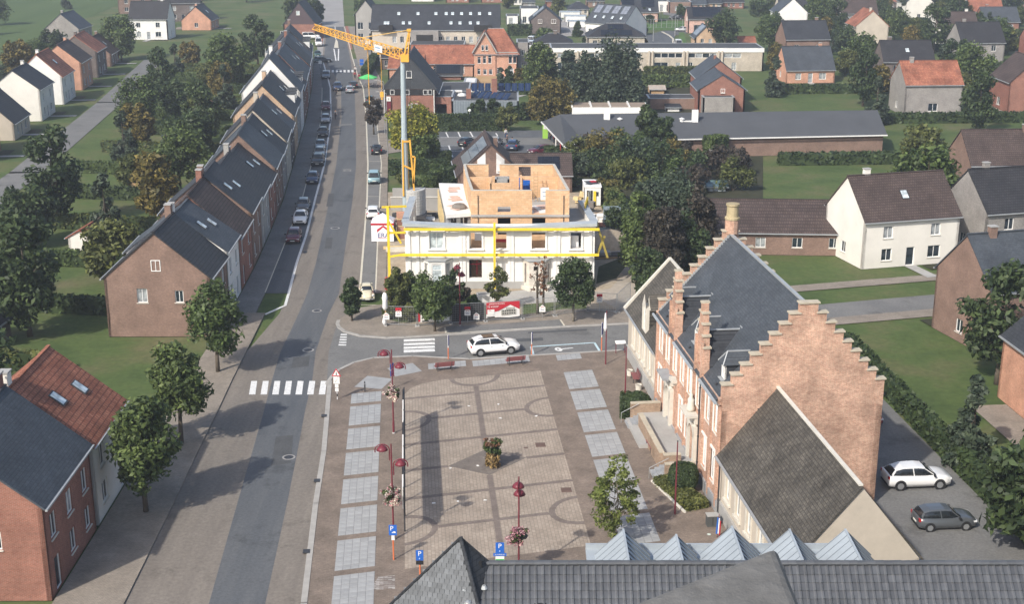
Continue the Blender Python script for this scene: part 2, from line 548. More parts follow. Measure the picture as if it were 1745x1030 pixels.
def house(label, x, y, rz, w, d, ze, zr, wall, roof, F=(), B=(), Lw=(), Rw=(), name='house', cat='house', chim=(), skyl=(), solar=(),
          over=.3, group=None, opts=None, hip=0, gutter=True, upper=None, solmat=None):
    """ridge along local x, front faces local -y; zr == ze gives a flat roof"""
    root = thing(name, label, cat, x, y, 0, rz, group)
    mb = MB()
    hw, hd = w / 2, d / 2
    o = dict(opts or {}); o.setdefault('gms', [GLASS, GLASS, CURTAIN])
    flat = zr <= ze + .01
    g = None if (flat or hip) else zr - .02
    wall_windows(root, mb, (-hw, -hd), (hw, -hd), 0, ze, F, opts=o)
    wall_windows(root, mb, (hw, -hd), (hw, hd), 0, ze, Rw, gable=g, opts=o)
    wall_windows(root, mb, (hw, hd), (-hw, hd), 0, ze, B, opts=o)
    wall_windows(root, mb, (-hw, hd), (-hw, -hd), 0, ze, Lw, gable=g, opts=o)
    mb.build('wall', wall, root)
    r = MB()
    if flat:
        r.box((0, 0, ze - .12), (w - .62, d - .62, .2))
        ro = r.build('roof', roof, root)
        c = MB()
        for sx in (-1, 1): c.box((sx * (hw - .16), 0, ze + .03), (.36, d + .04, .06))
        for sy in (-1, 1): c.box((0, sy * (hd - .16), ze + .03), (w - .72, .36, .06))
        c.build('coping', LEAD, ro)
        if upper: pass
        slope = 0
    elif hip:
        k = (zr - ze) / hd; e = over; zl = ze - e * k
        X0, X1 = -hw - e, hw + e; Y0, Y1 = -hd - e, hd + e
        rx = max(hw - hip, .05)
        A, Bp, Cp, D = (X0, Y0, zl), (X1, Y0, zl), (X1, Y1, zl), (X0, Y1, zl)
        E_, F_ = (-rx, 0, zr), (rx, 0, zr)
        r.slab([A, Bp, F_, E_], .1); r.slab([Cp, D, E_, F_], .1)
        r.slab([Bp, Cp, F_], .1); r.slab([D, A, E_], .1)
        ro = r.build('roof', roof, root)
        MB().bar((-rx, 0, zr + .03), (rx + .02, 0, zr + .03), .2, .1).build('ridge_cap', LEAD, ro)
    else:
        k = (zr - ze) / hd; e = over; zl = ze - e * k
        X0, X1 = -hw - .12, hw + .12
        r.slab([(X0, -hd - e, zl + .1), (X1, -hd - e, zl + .1), (X1, 0, zr + .1), (X0, 0, zr + .1)], .12)
        r.slab([(X1, hd + e, zl + .1), (X0, hd + e, zl + .1), (X0, 0, zr + .1), (X1, 0, zr + .1)], .12)
        ro = r.build('roof', roof, root)
        MB().bar((X0, 0, zr + .13), (X1, 0, zr + .13), .24, .1).build('ridge_cap', roof, ro)
    if not flat and gutter:
        k = (zr - ze) / hd; zl = ze - over * k
        for sy in (-1, 1): MB().bar((-hw - .15, sy * (hd + over + .05), zl + .02), (hw + .15, sy * (hd + over + .05), zl + .02), .14, .12).build('gutter', LEAD, root)
    if not flat:
        a = math.atan2(zr - ze, hd)
        for (s, u, t) in skyl:      # s = -1 front slope, 1 back slope
            f = MB().box((0, 0, 0), (.95, 1.25, .1)).mesh('skylight', DARKMETAL)
            so = inst('skylight', f, ro, (u, s * hd * (1 - t), ze + (zr - ze) * t + .14), (-s * a, 0, 0))
            inst('pane', MB().box((0, 0, .055), (.75, 1.05, .02)).mesh('pane', PALEGLASS), so)
        for (s, u0, u1, t0, t1) in solar:
            pw = 1.05; n = max(1, int((u1 - u0) / pw)); ln = math.hypot(hd, zr - ze) * (t1 - t0)
            nr = max(1, round(ln / 1.7))
            me = MB().box((0, 0, 0), (1.0, ln / nr - .06, .05)).mesh('solar_panel', solmat or SOLARDK)
            for i in range(n):
                for j in range(nr):
                    t = t0 + (t1 - t0) * (j + .5) / nr
                    inst('solar_panel', me, ro, (u0 + pw * (i + .5), s * (hd * (1 - t)) , ze + (zr - ze) * t + .2), (-s * a, 0, 0))
        for (cx, cy, cw, chh) in chim:
            zc = ze + (zr - ze) * max(0, 1 - abs(cy) / hd)
            co = MB().box((cx, cy, zc + chh / 2 - .3), (cw, cw * .8, chh + .6)).build('chimney', wall, root)
            MB().box((cx, cy, zc + chh + .05), (cw + .12, cw * .8 + .12, .1)).build('cap', CONCRETE, co)
    return root

def house_px(label, u0, u1, vb, ve, vr, depth, wall, roof, gable=False, rz=0, **kw):
    """house whose front wall spans photo columns u0..u1 on ground row vb; eaves seen at ve and ridge at vr"""
    Y = at(872.5, vb)[1]
    X0, X1 = at(u0, vb)[0], at(u1, vb)[0]
    ze = zat(ve, Y)
    if gable:
        zr = zat(vr, Y)
        # ridge runs away from the camera: local x along world y; local -y = world +x
        return house(label, (X0 + X1) / 2, Y + depth / 2, R(90) + rz, depth, X1 - X0, ze, max(zr, ze), wall, roof, **kw)
    zr = zat(vr, Y + depth / 2) if vr is not None else ze
    return house(label, (X0 + X1) / 2, Y + depth / 2, rz, X1 - X0, depth, ze, max(zr, ze), wall, roof, **kw)

def row(n, L, z, w, h, u0=0, u1=None, **kw):
    u1 = L if u1 is None else u1
    return [(u0 + (u1 - u0) * (i + .5) / n, z, w, h, dict(kw)) if kw else (u0 + (u1 - u0) * (i + .5) / n, z, w, h) for i in range(n)]

# ------------------------------------------------------------------ vegetation
def leaf_mesh(name, mat, centres, radii, per, size, rs, flat=.0, aspect=1.7):
    """many small leaf sprays (two-triangle blades) gathered round clump centres"""
    g = np.random.RandomState(rs)
    C = np.repeat(np.array(centres, float), per, axis=0)
    Rr = np.repeat(np.array(radii, float), per, axis=0)
    d = g.normal(size=C.shape); d /= np.linalg.norm(d, axis=1, keepdims=True)
    rad = (g.rand(len(C), 1) ** .45)
    P = C + d * Rr * rad
    n = d * .7 + g.normal(size=C.shape) * .6 + np.array([0, 0, .35])
    n /= np.linalg.norm(n, axis=1, keepdims=True)
    t = np.cross(n, g.normal(size=C.shape)); t /= np.linalg.norm(t, axis=1, keepdims=True)
    b = np.cross(n, t)
    s = size * (.6 + .8 * g.rand(len(C), 1))
    t = t * s * aspect / 2; b = b * s / 2
    V = np.stack([P - t, P - b * .9 + n * s * .12, P + t, P + b * .9 + n * s * .12], axis=1).reshape(-1, 3)
    me = bpy.data.meshes.new(name)
    nq = len(P)
    me.vertices.add(nq * 4); me.vertices.foreach_set('co', V.ravel())
    me.loops.add(nq * 4); me.loops.foreach_set('vertex_index', np.arange(nq * 4, dtype=np.int32))
    me.polygons.add(nq)
    me.polygons.foreach_set('loop_start', np.arange(0, nq * 4, 4, dtype=np.int32))
    me.polygons.foreach_set('loop_total', np.full(nq, 4, dtype=np.int32))
    me.materials.append(mat)
    me.update(calc_edges=True)
    return me

def clumps(kind, h, w, n, rs, base=.25):
    """clump centres/radii for a crown of height h (base..1) and width w"""
    g = np.random.RandomState(rs)
    cs, rr = [], []
    z0 = h * base
    while len(cs) < n:
        x, y, z = g.uniform(-1, 1), g.uniform(-1, 1), g.uniform(0, 1)
        q = math.hypot(x, y)
        if kind == 'round': lim = math.sqrt(max(0, 1 - (2 * z - 1) ** 2)) * (.88 + .3 * math.sin(3 * math.atan2(y, x) + rs))
        elif kind == 'egg': lim = math.sqrt(max(0, 1 - (2 * z ** .75 - 1) ** 2)) * (.9 + .2 * math.sin(2 * math.atan2(y, x) + rs))
        elif kind == 'cone': lim = (1 - z) ** .8 * (.95 + .1 * math.sin(9 * z)) + .05
        elif kind == 'column': lim = min(1, 6 * z + .3) * (1 - max(0, z - .75) * 2.6)
        elif kind == 'weep': lim = (1 - .75 * max(0, z - .35) ** 1.4 / .65 ** 1.4) * (.85 + .25 * math.sin(5 * math.atan2(y, x) + rs))
        elif kind == 'drum': lim = 1
        else: lim = 1
        if q > lim: continue
        if lim > .3 and q < lim * .45 and g.rand() < .75 and kind not in ('cone',): continue
        cs.append((x * w / 2, y * w / 2, z0 + z * (h - z0)))
        k = {'cone': .16, 'column': .26, 'weep': .15, 'drum': .3}.get(kind, .20) * w * g.uniform(.65, 1.25)
        zz = {'weep': 2.3, 'cone': .8, 'column': 1.3}.get(kind, .85)
        rr.append((k, k, k * zz))
    return cs, rr

_TREES = {}
def tree_meshes(kind, h, w, mat, n, per, leaf, rs, base=.25, bark=None, limbs=7, trunk_r=None, name='crown', crad=1):
    key = (kind, h, w, mat.name, n, per, leaf, rs, base)
    if key in _TREES: return _TREES[key]
    cs, rr = clumps(kind, h, w, n, rs, base)
    rr = [tuple(q * crad for q in r_) for r_ in rr]
    crown = leaf_mesh(name, mat, cs, rr, per, leaf, rs)
    g = random.Random(rs)
    t = MB(); r0 = trunk_r or max(.07, h * .022)
    pts = [Vector((0, 0, -.1)), Vector((g.uniform(-.05, .05) * w * .3, g.uniform(-.05, .05) * w * .3, h * base * .9)),
           Vector((g.uniform(-.08, .08) * w, g.uniform(-.08, .08) * w, h * (base + .3))), Vector((0, 0, h * .88))]
    rs_ = [r0 * 1.15, r0 * .85, r0 * .5, r0 * .12]
    for i in range(3): t.tube(pts[i], pts[i + 1], rs_[i], rs_[i + 1], 7)
    for i in range(limbs):
        c = Vector(cs[g.randrange(len(cs))])
        s = pts[1].lerp(pts[3], g.uniform(.0, .6))
        mid = s.lerp(c, .55) + Vector((0, 0, .05 * h))
        t.tube(s, mid, r0 * .38, r0 * .22, 5); t.tube(mid, c, r0 * .22, r0 * .07, 5)
    tm = t.mesh('trunk', bark or BARK, True)
    _TREES[key] = (crown, tm)
    return _TREES[key]
def tree(label, x, y, kind, h, w, mat, n=40, per=90, leaf=.35, rs=1, base=.25, name='broadleaf_tree', cat='tree', group=None, bark=None, scale=1, limbs=7, rz=None, trunk_r=None, crad=1):
    c, t = tree_meshes(kind, h, w, mat, n, per, leaf, rs, base, bark, limbs, trunk_r, crad=crad)
    o = thing(name, label, cat, x, y, 0, rz if rz is not None else rnd.uniform(0, 6.28), group)
    o.scale = (scale,) * 3
    inst('crown', c, o); inst('trunk', t, o)
    return o
def shrub(label, x, y, h, w, mat, n=14, per=70, leaf=.28, rs=1, name='shrub', cat='shrub', group=None, kind='round', z=0, scale=1):
    key = ('shrub', kind, h, w, mat.name, n, per, leaf, rs)
    if key not in _TREES:
        cs, rr = clumps(kind, h, w, n, rs, .06)
        st = MB()
        for i in range(5):
            c = cs[i % len(cs)]
            st.tube((0, 0, -.05), c, .035, .01, 5)
        _TREES[key] = (leaf_mesh('foliage', mat, cs, rr, per, leaf, rs), st.mesh('stem', BARK))
    f, s = _TREES[key]
    o = thing(name, label, cat, x, y, z, rnd.uniform(0, 6.28), group)
    o.scale = (scale,) * 3
    inst('foliage', f, o); inst('stem', s, o)
    return o
def hedge(label, p0, p1, th, h, mat, leaf=.22, dens=55, rs=1, z=0, round_=0, name='hedge', group=None):
    """clipped hedge: dense leafy skin over a twiggy core"""
    p0, p1 = Vector((*p0, 0)), Vector((*p1, 0))
    L = (p1 - p0).length
    ang = math.atan2((p1 - p0).y, (p1 - p0).x)
    o = thing(name, label, 'hedge', (p0.x + p1.x) / 2, (p0.y + p1.y) / 2, z, ang, group)
    g = np.random.RandomState(rs)
    core = MB().box((0, 0, h / 2 - .05), (L - .16, th - .16, h - .08)).build('twig_core', LEAF_DARK, o)
    area = L * h * 2 + L * th + 2 * th * h
    n = int(area * dens)
    pts = []
    for _ in range(n):
        r = g.rand() * area
        if r < L * h: p = (g.uniform(-L / 2, L / 2), -th / 2, g.uniform(0, h))
        elif r < 2 * L * h: p = (g.uniform(-L / 2, L / 2), th / 2, g.uniform(0, h))
        elif r < 2 * L * h + L * th: p = (g.uniform(-L / 2, L / 2), g.uniform(-th / 2, th / 2), h)
        else: p = (g.choice([-1, 1]) * L / 2, g.uniform(-th / 2, th / 2), g.uniform(0, h))
        pts.append(p)
    me = leaf_mesh('foliage', mat, pts, [(.08, .08, .08)] * n, 1, leaf, rs)
    inst('foliage', me, o)
    return o

def ball_bush(label, x, y, h, w, mat, rs, z=0, leaf=.10, n=5200):
    """clipped ball: a tight leafy skin on a dense twiggy core"""
    o = thing('clipped_bush', label, 'bush', x, y, z)
    g = np.random.RandomState(rs)
    d = g.normal(size=(n, 3)); d /= np.linalg.norm(d, axis=1, keepdims=True)
    r = 1 + .05 * np.sin(5 * d[:, :1] + rs) + .04 * np.sin(7 * d[:, 1:2]) - .10 * g.rand(n, 1) ** 2
    P = d * r * np.array([w / 2, w / 2, h / 2]) + np.array([0, 0, h / 2])
    P[:, 2] = np.maximum(P[:, 2], .04)
    inst('foliage', leaf_mesh('foliage', mat, P, [(.03, .03, .03)] * n, 1, leaf, rs), o)
    k = [(math.sin(math.pi * i / 8) * w * .45 + .02, h / 2 - math.cos(math.pi * i / 8) * h * .45) for i in range(9)]
    MB().lathe(k, n=14).build('twig_core', LEAF_DARK, o)
    return o
# ------------------------------------------------------------------ ground, roads, pavements
ASPH_BASE = ground_mat('worn_road_edge', [(.3, (.175, .155, .135)), (.7, (.225, .20, .172))], .35, 4, .9, (R(5), 3.0, .25), wear=.22)
ASPH_DK = ground_mat('dark_asphalt', [(.3, (.092, .100, .110)), (.7, (.128, .134, .140))], .3, 5, .85, (R(5), 2.6, .22), wear=.16)
ASPH_OLD = ground_mat('old_asphalt', [(.3, (.15, .15, .148)), (.7, (.20, .198, .19))], .25, 5, .9, wear=.2)
CONCROAD = ground_mat('concrete_road', [(.3, (.27, .26, .25)), (.7, (.34, .33, .315))], .12, 3, .9)
PAVER_TAN = brick('beige_pavers', (.27, .235, .195), (.32, .275, .225), (.2, .175, .15), .22, .11, .9, .012, .25, 'ground', .2)
PAVER_PLAZA = brick('brown_pavers', (.215, .170, .138), (.26, .206, .168), (.16, .135, .11), .22, .11, .9, .012, .30, 'ground', .3)
PAVER_FIELD = brick('beige_field_pavers', (.33, .275, .222), (.385, .325, .265), (.265, .22, .18), .46, .25, .9, .028, .22, 'groundv', .25)
PAVER_BAND = brick('grey_brown_band_pavers', (.20, .163, .142), (.235, .195, .17), (.15, .125, .11), .22, .11, .9, .012, .25, 'ground', .3)
SLABM = plain('grey_slab', (.32, .325, .325), .8, .15, 1.1, bump=.2, each=.09)
SLABBED = plain('slab_joint', (.20, .195, .19), .9, .2, 2)
KERB = plain('kerb_stone', (.36, .345, .32), .85, .16, 1.5)
MARK = ground_mat('road_paint', [(.30, (.30, .30, .29)), (.40, (.66, .66, .64)), (.7, (.76, .76, .74))], 2.2, 9, .7, bump=.1)
MARKC = plain('cream_paint', (.58, .54, .44), .7, .18, 2.5)
MARKB = plain('pale_blue_paint', (.48, .62, .66), .7, .15, 2)
SAND = ground_mat('sandy_soil', [(.3, (.30, .24, .17)), (.55, (.40, .335, .25)), (.8, (.46, .40, .32))], .22, 2.2)
GRAVEL = ground_mat('gravel_yard', [(.3, (.33, .32, .30)), (.7, (.45, .44, .42))], .3, 6)

big = 4200
structure('ground', MB().flat([(-big, -60), (big, -60), (big, 7000), (-big, 7000)], -.06), GRASS)

# survey of the main road, photo rows: wall/plot line left, parking line, white line, dark lane left/right, kerb right, parking line right, plot line right
ROWS = [
 (-60, 512, 522, 556.5, 559, 577, 579, 583, 592),
 (0, 520, 530, 556, 558.5, 582, 584, 588, 600),
 (45, 528, 538, 555, 557, 585, 587, 593, 610),
 (100, 535, 542, 549, 552, 597, 601, 608, 630),
 (130, 534, 547, 558, 572, 601, 610, 618, 646),
 (150, 532, 549, 563, 581, 604, 619, 628, 655),
 (200, 523, 548, 564, 582, 606, 624, 641, 660),
 (280, 501, 531, 553, 573, 607, 627, 650, 661),
 (340, 484, 515, 537, 561.5, 601, 625.6, 647, 660),
 (400, 460, 492, 522, 549, 592, 621, 644, 660),
 (450, 438, 472, 505, 538, 584.5, 617, 642, 659),
 (500, 412, 452, 492, 524, 577.7, 614, 640, 658),
 (535, 392, 436, 476, 509, 560, 592, 640, 658)]
def strip(ia, ib, r0=0, r1=None, off_a=0, off_b=0, rows=ROWS):
    out = []
    rr = rows[r0:r1]
    A = [at(r[ia] + off_a, r[0]) for r in rr]; B = [at(r[ib] + off_b, r[0]) for r in rr]
    return A, B
def sheet(name, A, B, z, mat, kerb=0):
    mb = MB()
    n = len(A)
    vs = [(p[0], p[1], z) for p in A] + [(p[0], p[1], z) for p in B]
    mb.add(vs, [(i, i + 1, n + i + 1, n + i) if True else None for i in range(n - 1)])
    # make faces look up
    v = [Vector(p) for p in mb.v]
    mb.f = [f if (v[f[1]] - v[f[0]]).cross(v[f[2]] - v[f[0]]).z > 0 else tuple(reversed(f)) for f in mb.f]
    return structure(name, mb, mat)
def poly(name, pts, z, mat, parent=None):
    a = sum(pts[i][0] * pts[(i + 1) % len(pts)][1] - pts[(i + 1) % len(pts)][0] * pts[i][1] for i in range(len(pts)))
    if a < 0: pts = pts[::-1]
    return structure(name, MB().flat(pts, z), mat, parent)
def px(pts): return [at(*p) for p in pts]

# near stretch of the main road (rows below the junction)
NEAR = [  # v, left plot line, left kerb, dark left, dark right, kerb right inner, kerb right outer
 (535, 392, 452, 509, 549, 592, 592),
 (600, 350, 420, 478, 538, 569, 569),
 (650, 318, 395, 463, 532, 561, 566),
 (700, 290, 372, 450, 520, 553, 562),
 (770, 248, 338, 430, 507, 546, 556),
 (860, 195, 296, 404, 489, 530, 542),
 (1030, 90, 212, 356, 452, 506, 522),
 (1250, -60, 92, 290, 402, 473, 495)]
farpt = [(-400, 3000), (-380, 3000)]
A, B = strip(3, 6, 0); A2 = [at(r[2], r[0]) for r in NEAR]; B2 = [at(r[5], r[0]) for r in NEAR]
sheet('road', [at(r[3], r[0]) for r in ROWS] + A2[1:], [at(r[6], r[0]) for r in ROWS] + [at(r[6] + 3, r[0]) for r in NEAR[1:]], 0.0, ASPH_BASE)
sheet('far_road', [(-190, 1500)] + [at(r[3], r[0]) for r in ROWS[:3]], [(-178, 1500)] + [at(r[6], r[0]) for r in ROWS[:3]], .006, CONCROAD)
sheet('road_lane', [at(r[4], r[0]) for r in ROWS[2:]] + [at(r[3], r[0]) for r in NEAR[1:]],
      [at(r[5], r[0]) for r in ROWS[2:]] + [at(r[4], r[0]) for r in NEAR[1:]], .004, ASPH_DK)
sheet('parking_lane', *strip(2, 3, 3, 12), .0, ASPH_DK)
sheet('parking_lane', *strip(6, 7, 3, 12), .0, ASPH_OLD)
sheet('verge_path', *strip(2, 3, 0, 4), .001, CONCROAD)
def raised(name, A, B, z, mat):
    mb = MB(); n = len(A)
    ring = list(A) + list(reversed(B))
    mb.prism(ring if sum(ring[i][0] * ring[(i + 1) % len(ring)][1] - ring[(i + 1) % len(ring)][0] * ring[i][1] for i in range(len(ring))) > 0 else ring[::-1], -.05, z)
    return structure(name, mb, mat)
PAVE_DK = ground_mat('dark_pavement', [(.3, (.17, .165, .16)), (.7, (.22, .215, .205))], .4, 4)
raised('pavement', *strip(1, 2, 3), .10, PAVE_DK)
raised('pavement', *strip(7, 8, 2, 12), .10, PAVER_TAN)
raised('pavement', [at(r[1], r[0]) for r in NEAR], [at(r[2], r[0]) for r in NEAR], .10, PAVER_TAN)
# lines along the lanes
def line(name, pts, w, z, mat, parent=None, h=None):
    """painted line or kerb following pts (metres)"""
    mb = MB()
    for a, b in zip(pts[:-1], pts[1:]):
        a, b = Vector((*a, 0)), Vector((*b, 0)); d = (b - a).normalized(); n = Vector((-d.y, d.x, 0)) * w / 2
        a2, b2 = a - d * w * .1, b + d * w * .1
        q = [a2 - n, b2 - n, b2 + n, a2 + n]
        if h: mb.prism([(p.x, p.y) for p in q], -.04, h)
        else: mb.flat([(p.x, p.y) for p in q], z)
    return structure(name, mb, mat, parent)
line('kerb', [at(r[3], r[0]) for r in ROWS[3:12]] + px([(486, 521), (452, 536)]), .28, 0, MARK, h=.02)
line('kerb', [at(r[6], r[0]) for r in ROWS[2:11]] + px([(613, 500), (612, 520)]), .22, 0, MARKC, h=.03)
line('road_marking', [at(r[7], r[0]) for r in ROWS[5:12]], .14, .108, MARKC)
line('road_marking', [at(r[2], r[0]) for r in ROWS[5:12]], .12, .108, MARKC)
for v in (262, 283, 322, 340):
    pass
for va, ua, ub in ((275, 628, 650), (292, 629, 650), (335, 626, 648), (520, 612, 641)):
    line('road_marking', [at(ua, va), at(ub, va)], .12, .006, MARKC)
# median refuge and its markings far up the road
poly('traffic_island', px([(569, 82), (577, 82), (576, 72), (572.5, 66)]), .12, MARKC)
line('road_marking', px([(569, 83), (572.5, 103)]), .3, .012, MARK)
line('road_marking', px([(577, 83), (576.5, 103)]), .3, .012, MARK)
line('road_marking', px([(571, 45), (572, 66)]), .2, .012, MARK)
RED_LANE = ground_mat('red_cycle_surface', [(.3, (.27, .12, .09)), (.7, (.34, .16, .12))], .4, 4)
poly('cycle_lane', px([(588, 44), (593, 44), (601, 84), (595, 84)]), .014, RED_LANE)
poly('cycle_lane', px([(549, 46), (555, 46), (549, 76), (543, 76)]), .014, RED_LANE)

# pedestrian crossings: stripes are pieces of the crossing
def crossing(label, quads):
    c = [sum(p[i] for q in quads for p in q) / (4 * len(quads)) for i in (0, 1)]
    o = bpy.data.objects.new('pedestrian_crossing', None); o.location = (c[0], c[1], 0)
    link(o); o['kind'] = 'structure'
    for q in quads:
        a = sum(q[i][0] * q[(i + 1) % 4][1] - q[(i + 1) % 4][0] * q[i][1] for i in range(4))
        if a < 0: q = q[::-1]
        MB().prism([(p[0] - c[0], p[1] - c[1]) for p in q], .009, .013).build('stripe', MARK, o)
qs = []
for k in range(7):                                             # big crossing over the main road at the square
    ul, ur = 545.5 - 19.8 * k, 556.5 - 19.8 * k
    qs.append(px([(ul + 1.5, 650), (ur + .5, 650), (ur - 2.5, 673), (ul - 2.5, 673)]))
crossing('', qs)
qs = []
for k, (v0, v1) in enumerate(((578, 582), (584.5, 588.5), (590.5, 594.5), (596, 600.5))):
    qs.append(px([(688, v0 + 1), (740.5, v0 - 1), (741.5, v1 - 1), (688, v1 + 1)]))
crossing('', qs)
qs = []
for k in range(5):
    v0 = 569.5 + 4.4 * k
    qs.append(px([(581 - .9 * k, v0), (591.5 - .3 * k, v0 + .3), (591 - .3 * k, v0 + 2.4), (580 - .9 * k, v0 + 2.2)]))
crossing('', qs)
qs = []
for k in range(8):
    u = 552 + 6.7 * k
    qs.append(px([(u, 119), (u + 3.6, 119), (u + 3.6, 123), (u, 123)]))
crossing('', qs)

# side street
near_edge = [(557, 655), (566, 642), (578, 631), (603, 619), (636, 611), (703, 608), (800, 613), (903, 607), (1025, 600), (1085, 596)]
far_edge = [(575, 553), (578, 559), (587, 566), (614, 573.5), (659, 577), (690, 576), (800, 569), (956, 558), (1070, 552.5)]
sr = px(near_edge) + [(24, 123.8), (120, 150), (120, 157), (24, 130.2)] + px(far_edge[::-1]) + px([(577, 545), (560, 600)])
poly('side_street', sr, .0055, ASPH_OLD)
# pavement round the building plot corner
corner = px([(575, 552), (577, 547), (586, 540), (606, 527), (640, 521), (659, 520), (659, 545), (700, 556), (760, 549), (830, 546), (960, 528), (1078, 528)]) + px([(1078, 552)]) + px(far_edge[::-1])
mbc = MB().prism(corner if sum(corner[i][0] * corner[(i + 1) % len(corner)][1] - corner[(i + 1) % len(corner)][0] * corner[i][1] for i in range(len(corner))) > 0 else corner[::-1], -.05, .07)
structure('pavement', mbc, PAVER_TAN)
line('kerb', px([(577, 547), (575, 553), (578, 559), (587, 566), (614, 573.5), (659, 577), (690, 576), (800, 569), (956, 558), (1070, 552.5)]), .35, 0, KERB, h=.085)
poly('parking_bay', px([(760, 559), (956, 546), (961, 557), (800, 567.5), (760, 569.5)]), .076, ASPH_OLD)
line('road_marking', px([(758, 560), (760, 569.5), (800, 567.5), (962, 557), (955, 546.5)]), .16, .082, MARKC)
structure('yard', MB().prism([(12, 127.5), (26, 131.5), (25, 137), (12, 134)], -.05, .065), CONCRETE)

# building plot: sandy yard, drive, grass
plot = px([(659, 545), (700, 556), (760, 549), (830, 546), (960, 528), (1078, 528), (1086, 470)]) + [(13.5, 160), (14, 186), (-18, 186), (-17.5, 175)] + px([(661, 345), (660, 450)])
poly('soil', plot, .02, SAND)
poly('gravel_yard', px([(850, 520), (975, 515), (1000, 495), (915, 492), (850, 500)]), .028, GRAVEL)
poly('lawn', px([(664, 552), (760, 546), (830, 540), (830, 512), (760, 500), (664, 500)]), .024, GRASS)
poly('lawn', px([(890, 540), (1000, 528), (996, 512), (890, 520)]), .030, GRASS)
poly('garden_path', px([(1000, 500), (1078, 540), (1086, 470), (1068, 425), (1040, 430), (1062, 470), (1040, 492)]), .026, ground_mat('dusty_track', [(.3, (.34, .30, .25)), (.7, (.43, .385, .33))], .3, 2))

# the square
PZ = .05
O_ = Vector((-6.78, 76.4)); EX = Vector((1, .266)); EY = Vector((-.0795, 1))
def pl(s, t):
    p = O_ + EX * s + EY * t
    return (p.x, p.y)
sq = px([(1085, 596)]) + [(13.5, 104), (14.4, 85), (17.5, 72), (24, 45)] + [at(r[6], r[0]) for r in NEAR[::-1][:6]] + px(near_edge[:-1])
mbq = MB()
if sum(sq[i][0] * sq[(i + 1) % len(sq)][1] - sq[(i + 1) % len(sq)][0] * sq[i][1] for i in range(len(sq))) < 0: sq = sq[::-1]
plaza = bpy.data.objects.new('plaza', None); link(plaza); plaza['kind'] = 'structure'
TH = math.atan2(.0795, 1)
def rot_sheet(name, pts, z0, z1, mat):
    m = Matrix.Rotation(-TH, 2)
    mb = MB()
    q = [m @ Vector(p) for p in pts]
    if sum(q[i].x * q[(i + 1) % len(q)].y - q[(i + 1) % len(q)].x * q[i].y for i in range(len(q))) < 0: q = q[::-1]
    mb.prism(q, z0, z1)
    return mb.build(name, mat, plaza, rot=(0, 0, TH))
rot_sheet('paving', sq, -.05, PZ, PAVER_PLAZA)
fld = [pl(0, -.5), pl(11.9, -.5), pl(11.9, 32.7), pl(3.2, 32.7), pl(1.5, 32.2), pl(.55, 31.3), pl(0, 29.8)]
rot_sheet('centre_paving', fld, PZ - .02, PZ + .005, PAVER_FIELD)
bands = []
def band(a, b, w=.42):
    a, b = Vector(a), Vector(b); d = (b - a).normalized(); n = Vector((-d.y, d.x)) * w / 2
    bands.append([a - n, b - n, b + n, a + n])
def arc(cs, ct, r, a0, a1, w=.42, n=12):
    for i in range(n):
        t0, t1 = a0 + (a1 - a0) * i / n, a0 + (a1 - a0) * (i + 1) / n
        q = []
        for rr_, tt in ((r - w / 2, t0), (r + w / 2, t0), (r + w / 2, t1), (r - w / 2, t1)):
            q.append(Vector(pl(cs + rr_ * math.cos(tt), ct + rr_ * math.sin(tt))))
        bands.append(q)
C0, DS, DT = 6.1, 2.9, 2.35
for t in (29.0, 24.1, 19.2, 14.4, 9.6, 4.8):
    l0 = 2.215 if t in (24.1, 4.8) else 0
    if t == 14.4:
        band(pl(0, t), pl(C0 - DS, t)); band(pl(C0 + DS, t), pl(11.9, t))
    else:
        band(pl(l0, t), pl(C0 - .21, t)); band(pl(C0 + .21, t), pl(11.9 - l0, t))
band(pl(C0, 16.75), pl(C0, 30.47)); band(pl(C0, -.5), pl(C0, 12.05))
arc(C0, 32.7, 2.0, math.pi, 2 * math.pi)
for t in (24.1, 4.8):
    arc(11.9, t, 2.0, math.pi / 2, 1.5 * math.pi)
    arc(0, t, 2.0, -math.pi / 2, math.pi / 2)
mbb = MB()
m2 = Matrix.Rotation(-TH, 2)
for q in bands:
    q = [m2 @ Vector(p) for p in q]
    if sum(q[i].x * q[(i + 1) % 4].y - q[(i + 1) % 4].x * q[i].y for i in range(4)) < 0: q = q[::-1]
    mbb.prism(q, PZ - .02, PZ + .0095)
mbb.build('paving_band', PAVER_BAND, plaza, rot=(0, 0, TH))
dm = [pl(C0 - DS, 14.4), pl(C0, 14.4 - DT), pl(C0 + DS, 14.4), pl(C0, 14.4 + DT)]
rot_sheet('diamond_paving', dm, PZ - .02, PZ + .0135, ground_mat('mossy_pavers', [(.35, (.15, .13, .115)), (.6, (.19, .165, .145)), (.72, (.30, .25, .215))], .9, 5))
# kerb along the main road and the side street
kr = [at(r[6] - 4, r[0]) for r in NEAR[2:]]
line('kerb', kr, .38, 0, KERB, h=PZ + .03)
line('kerb', px(near_edge), .3, 0, KERB, h=PZ + .02)
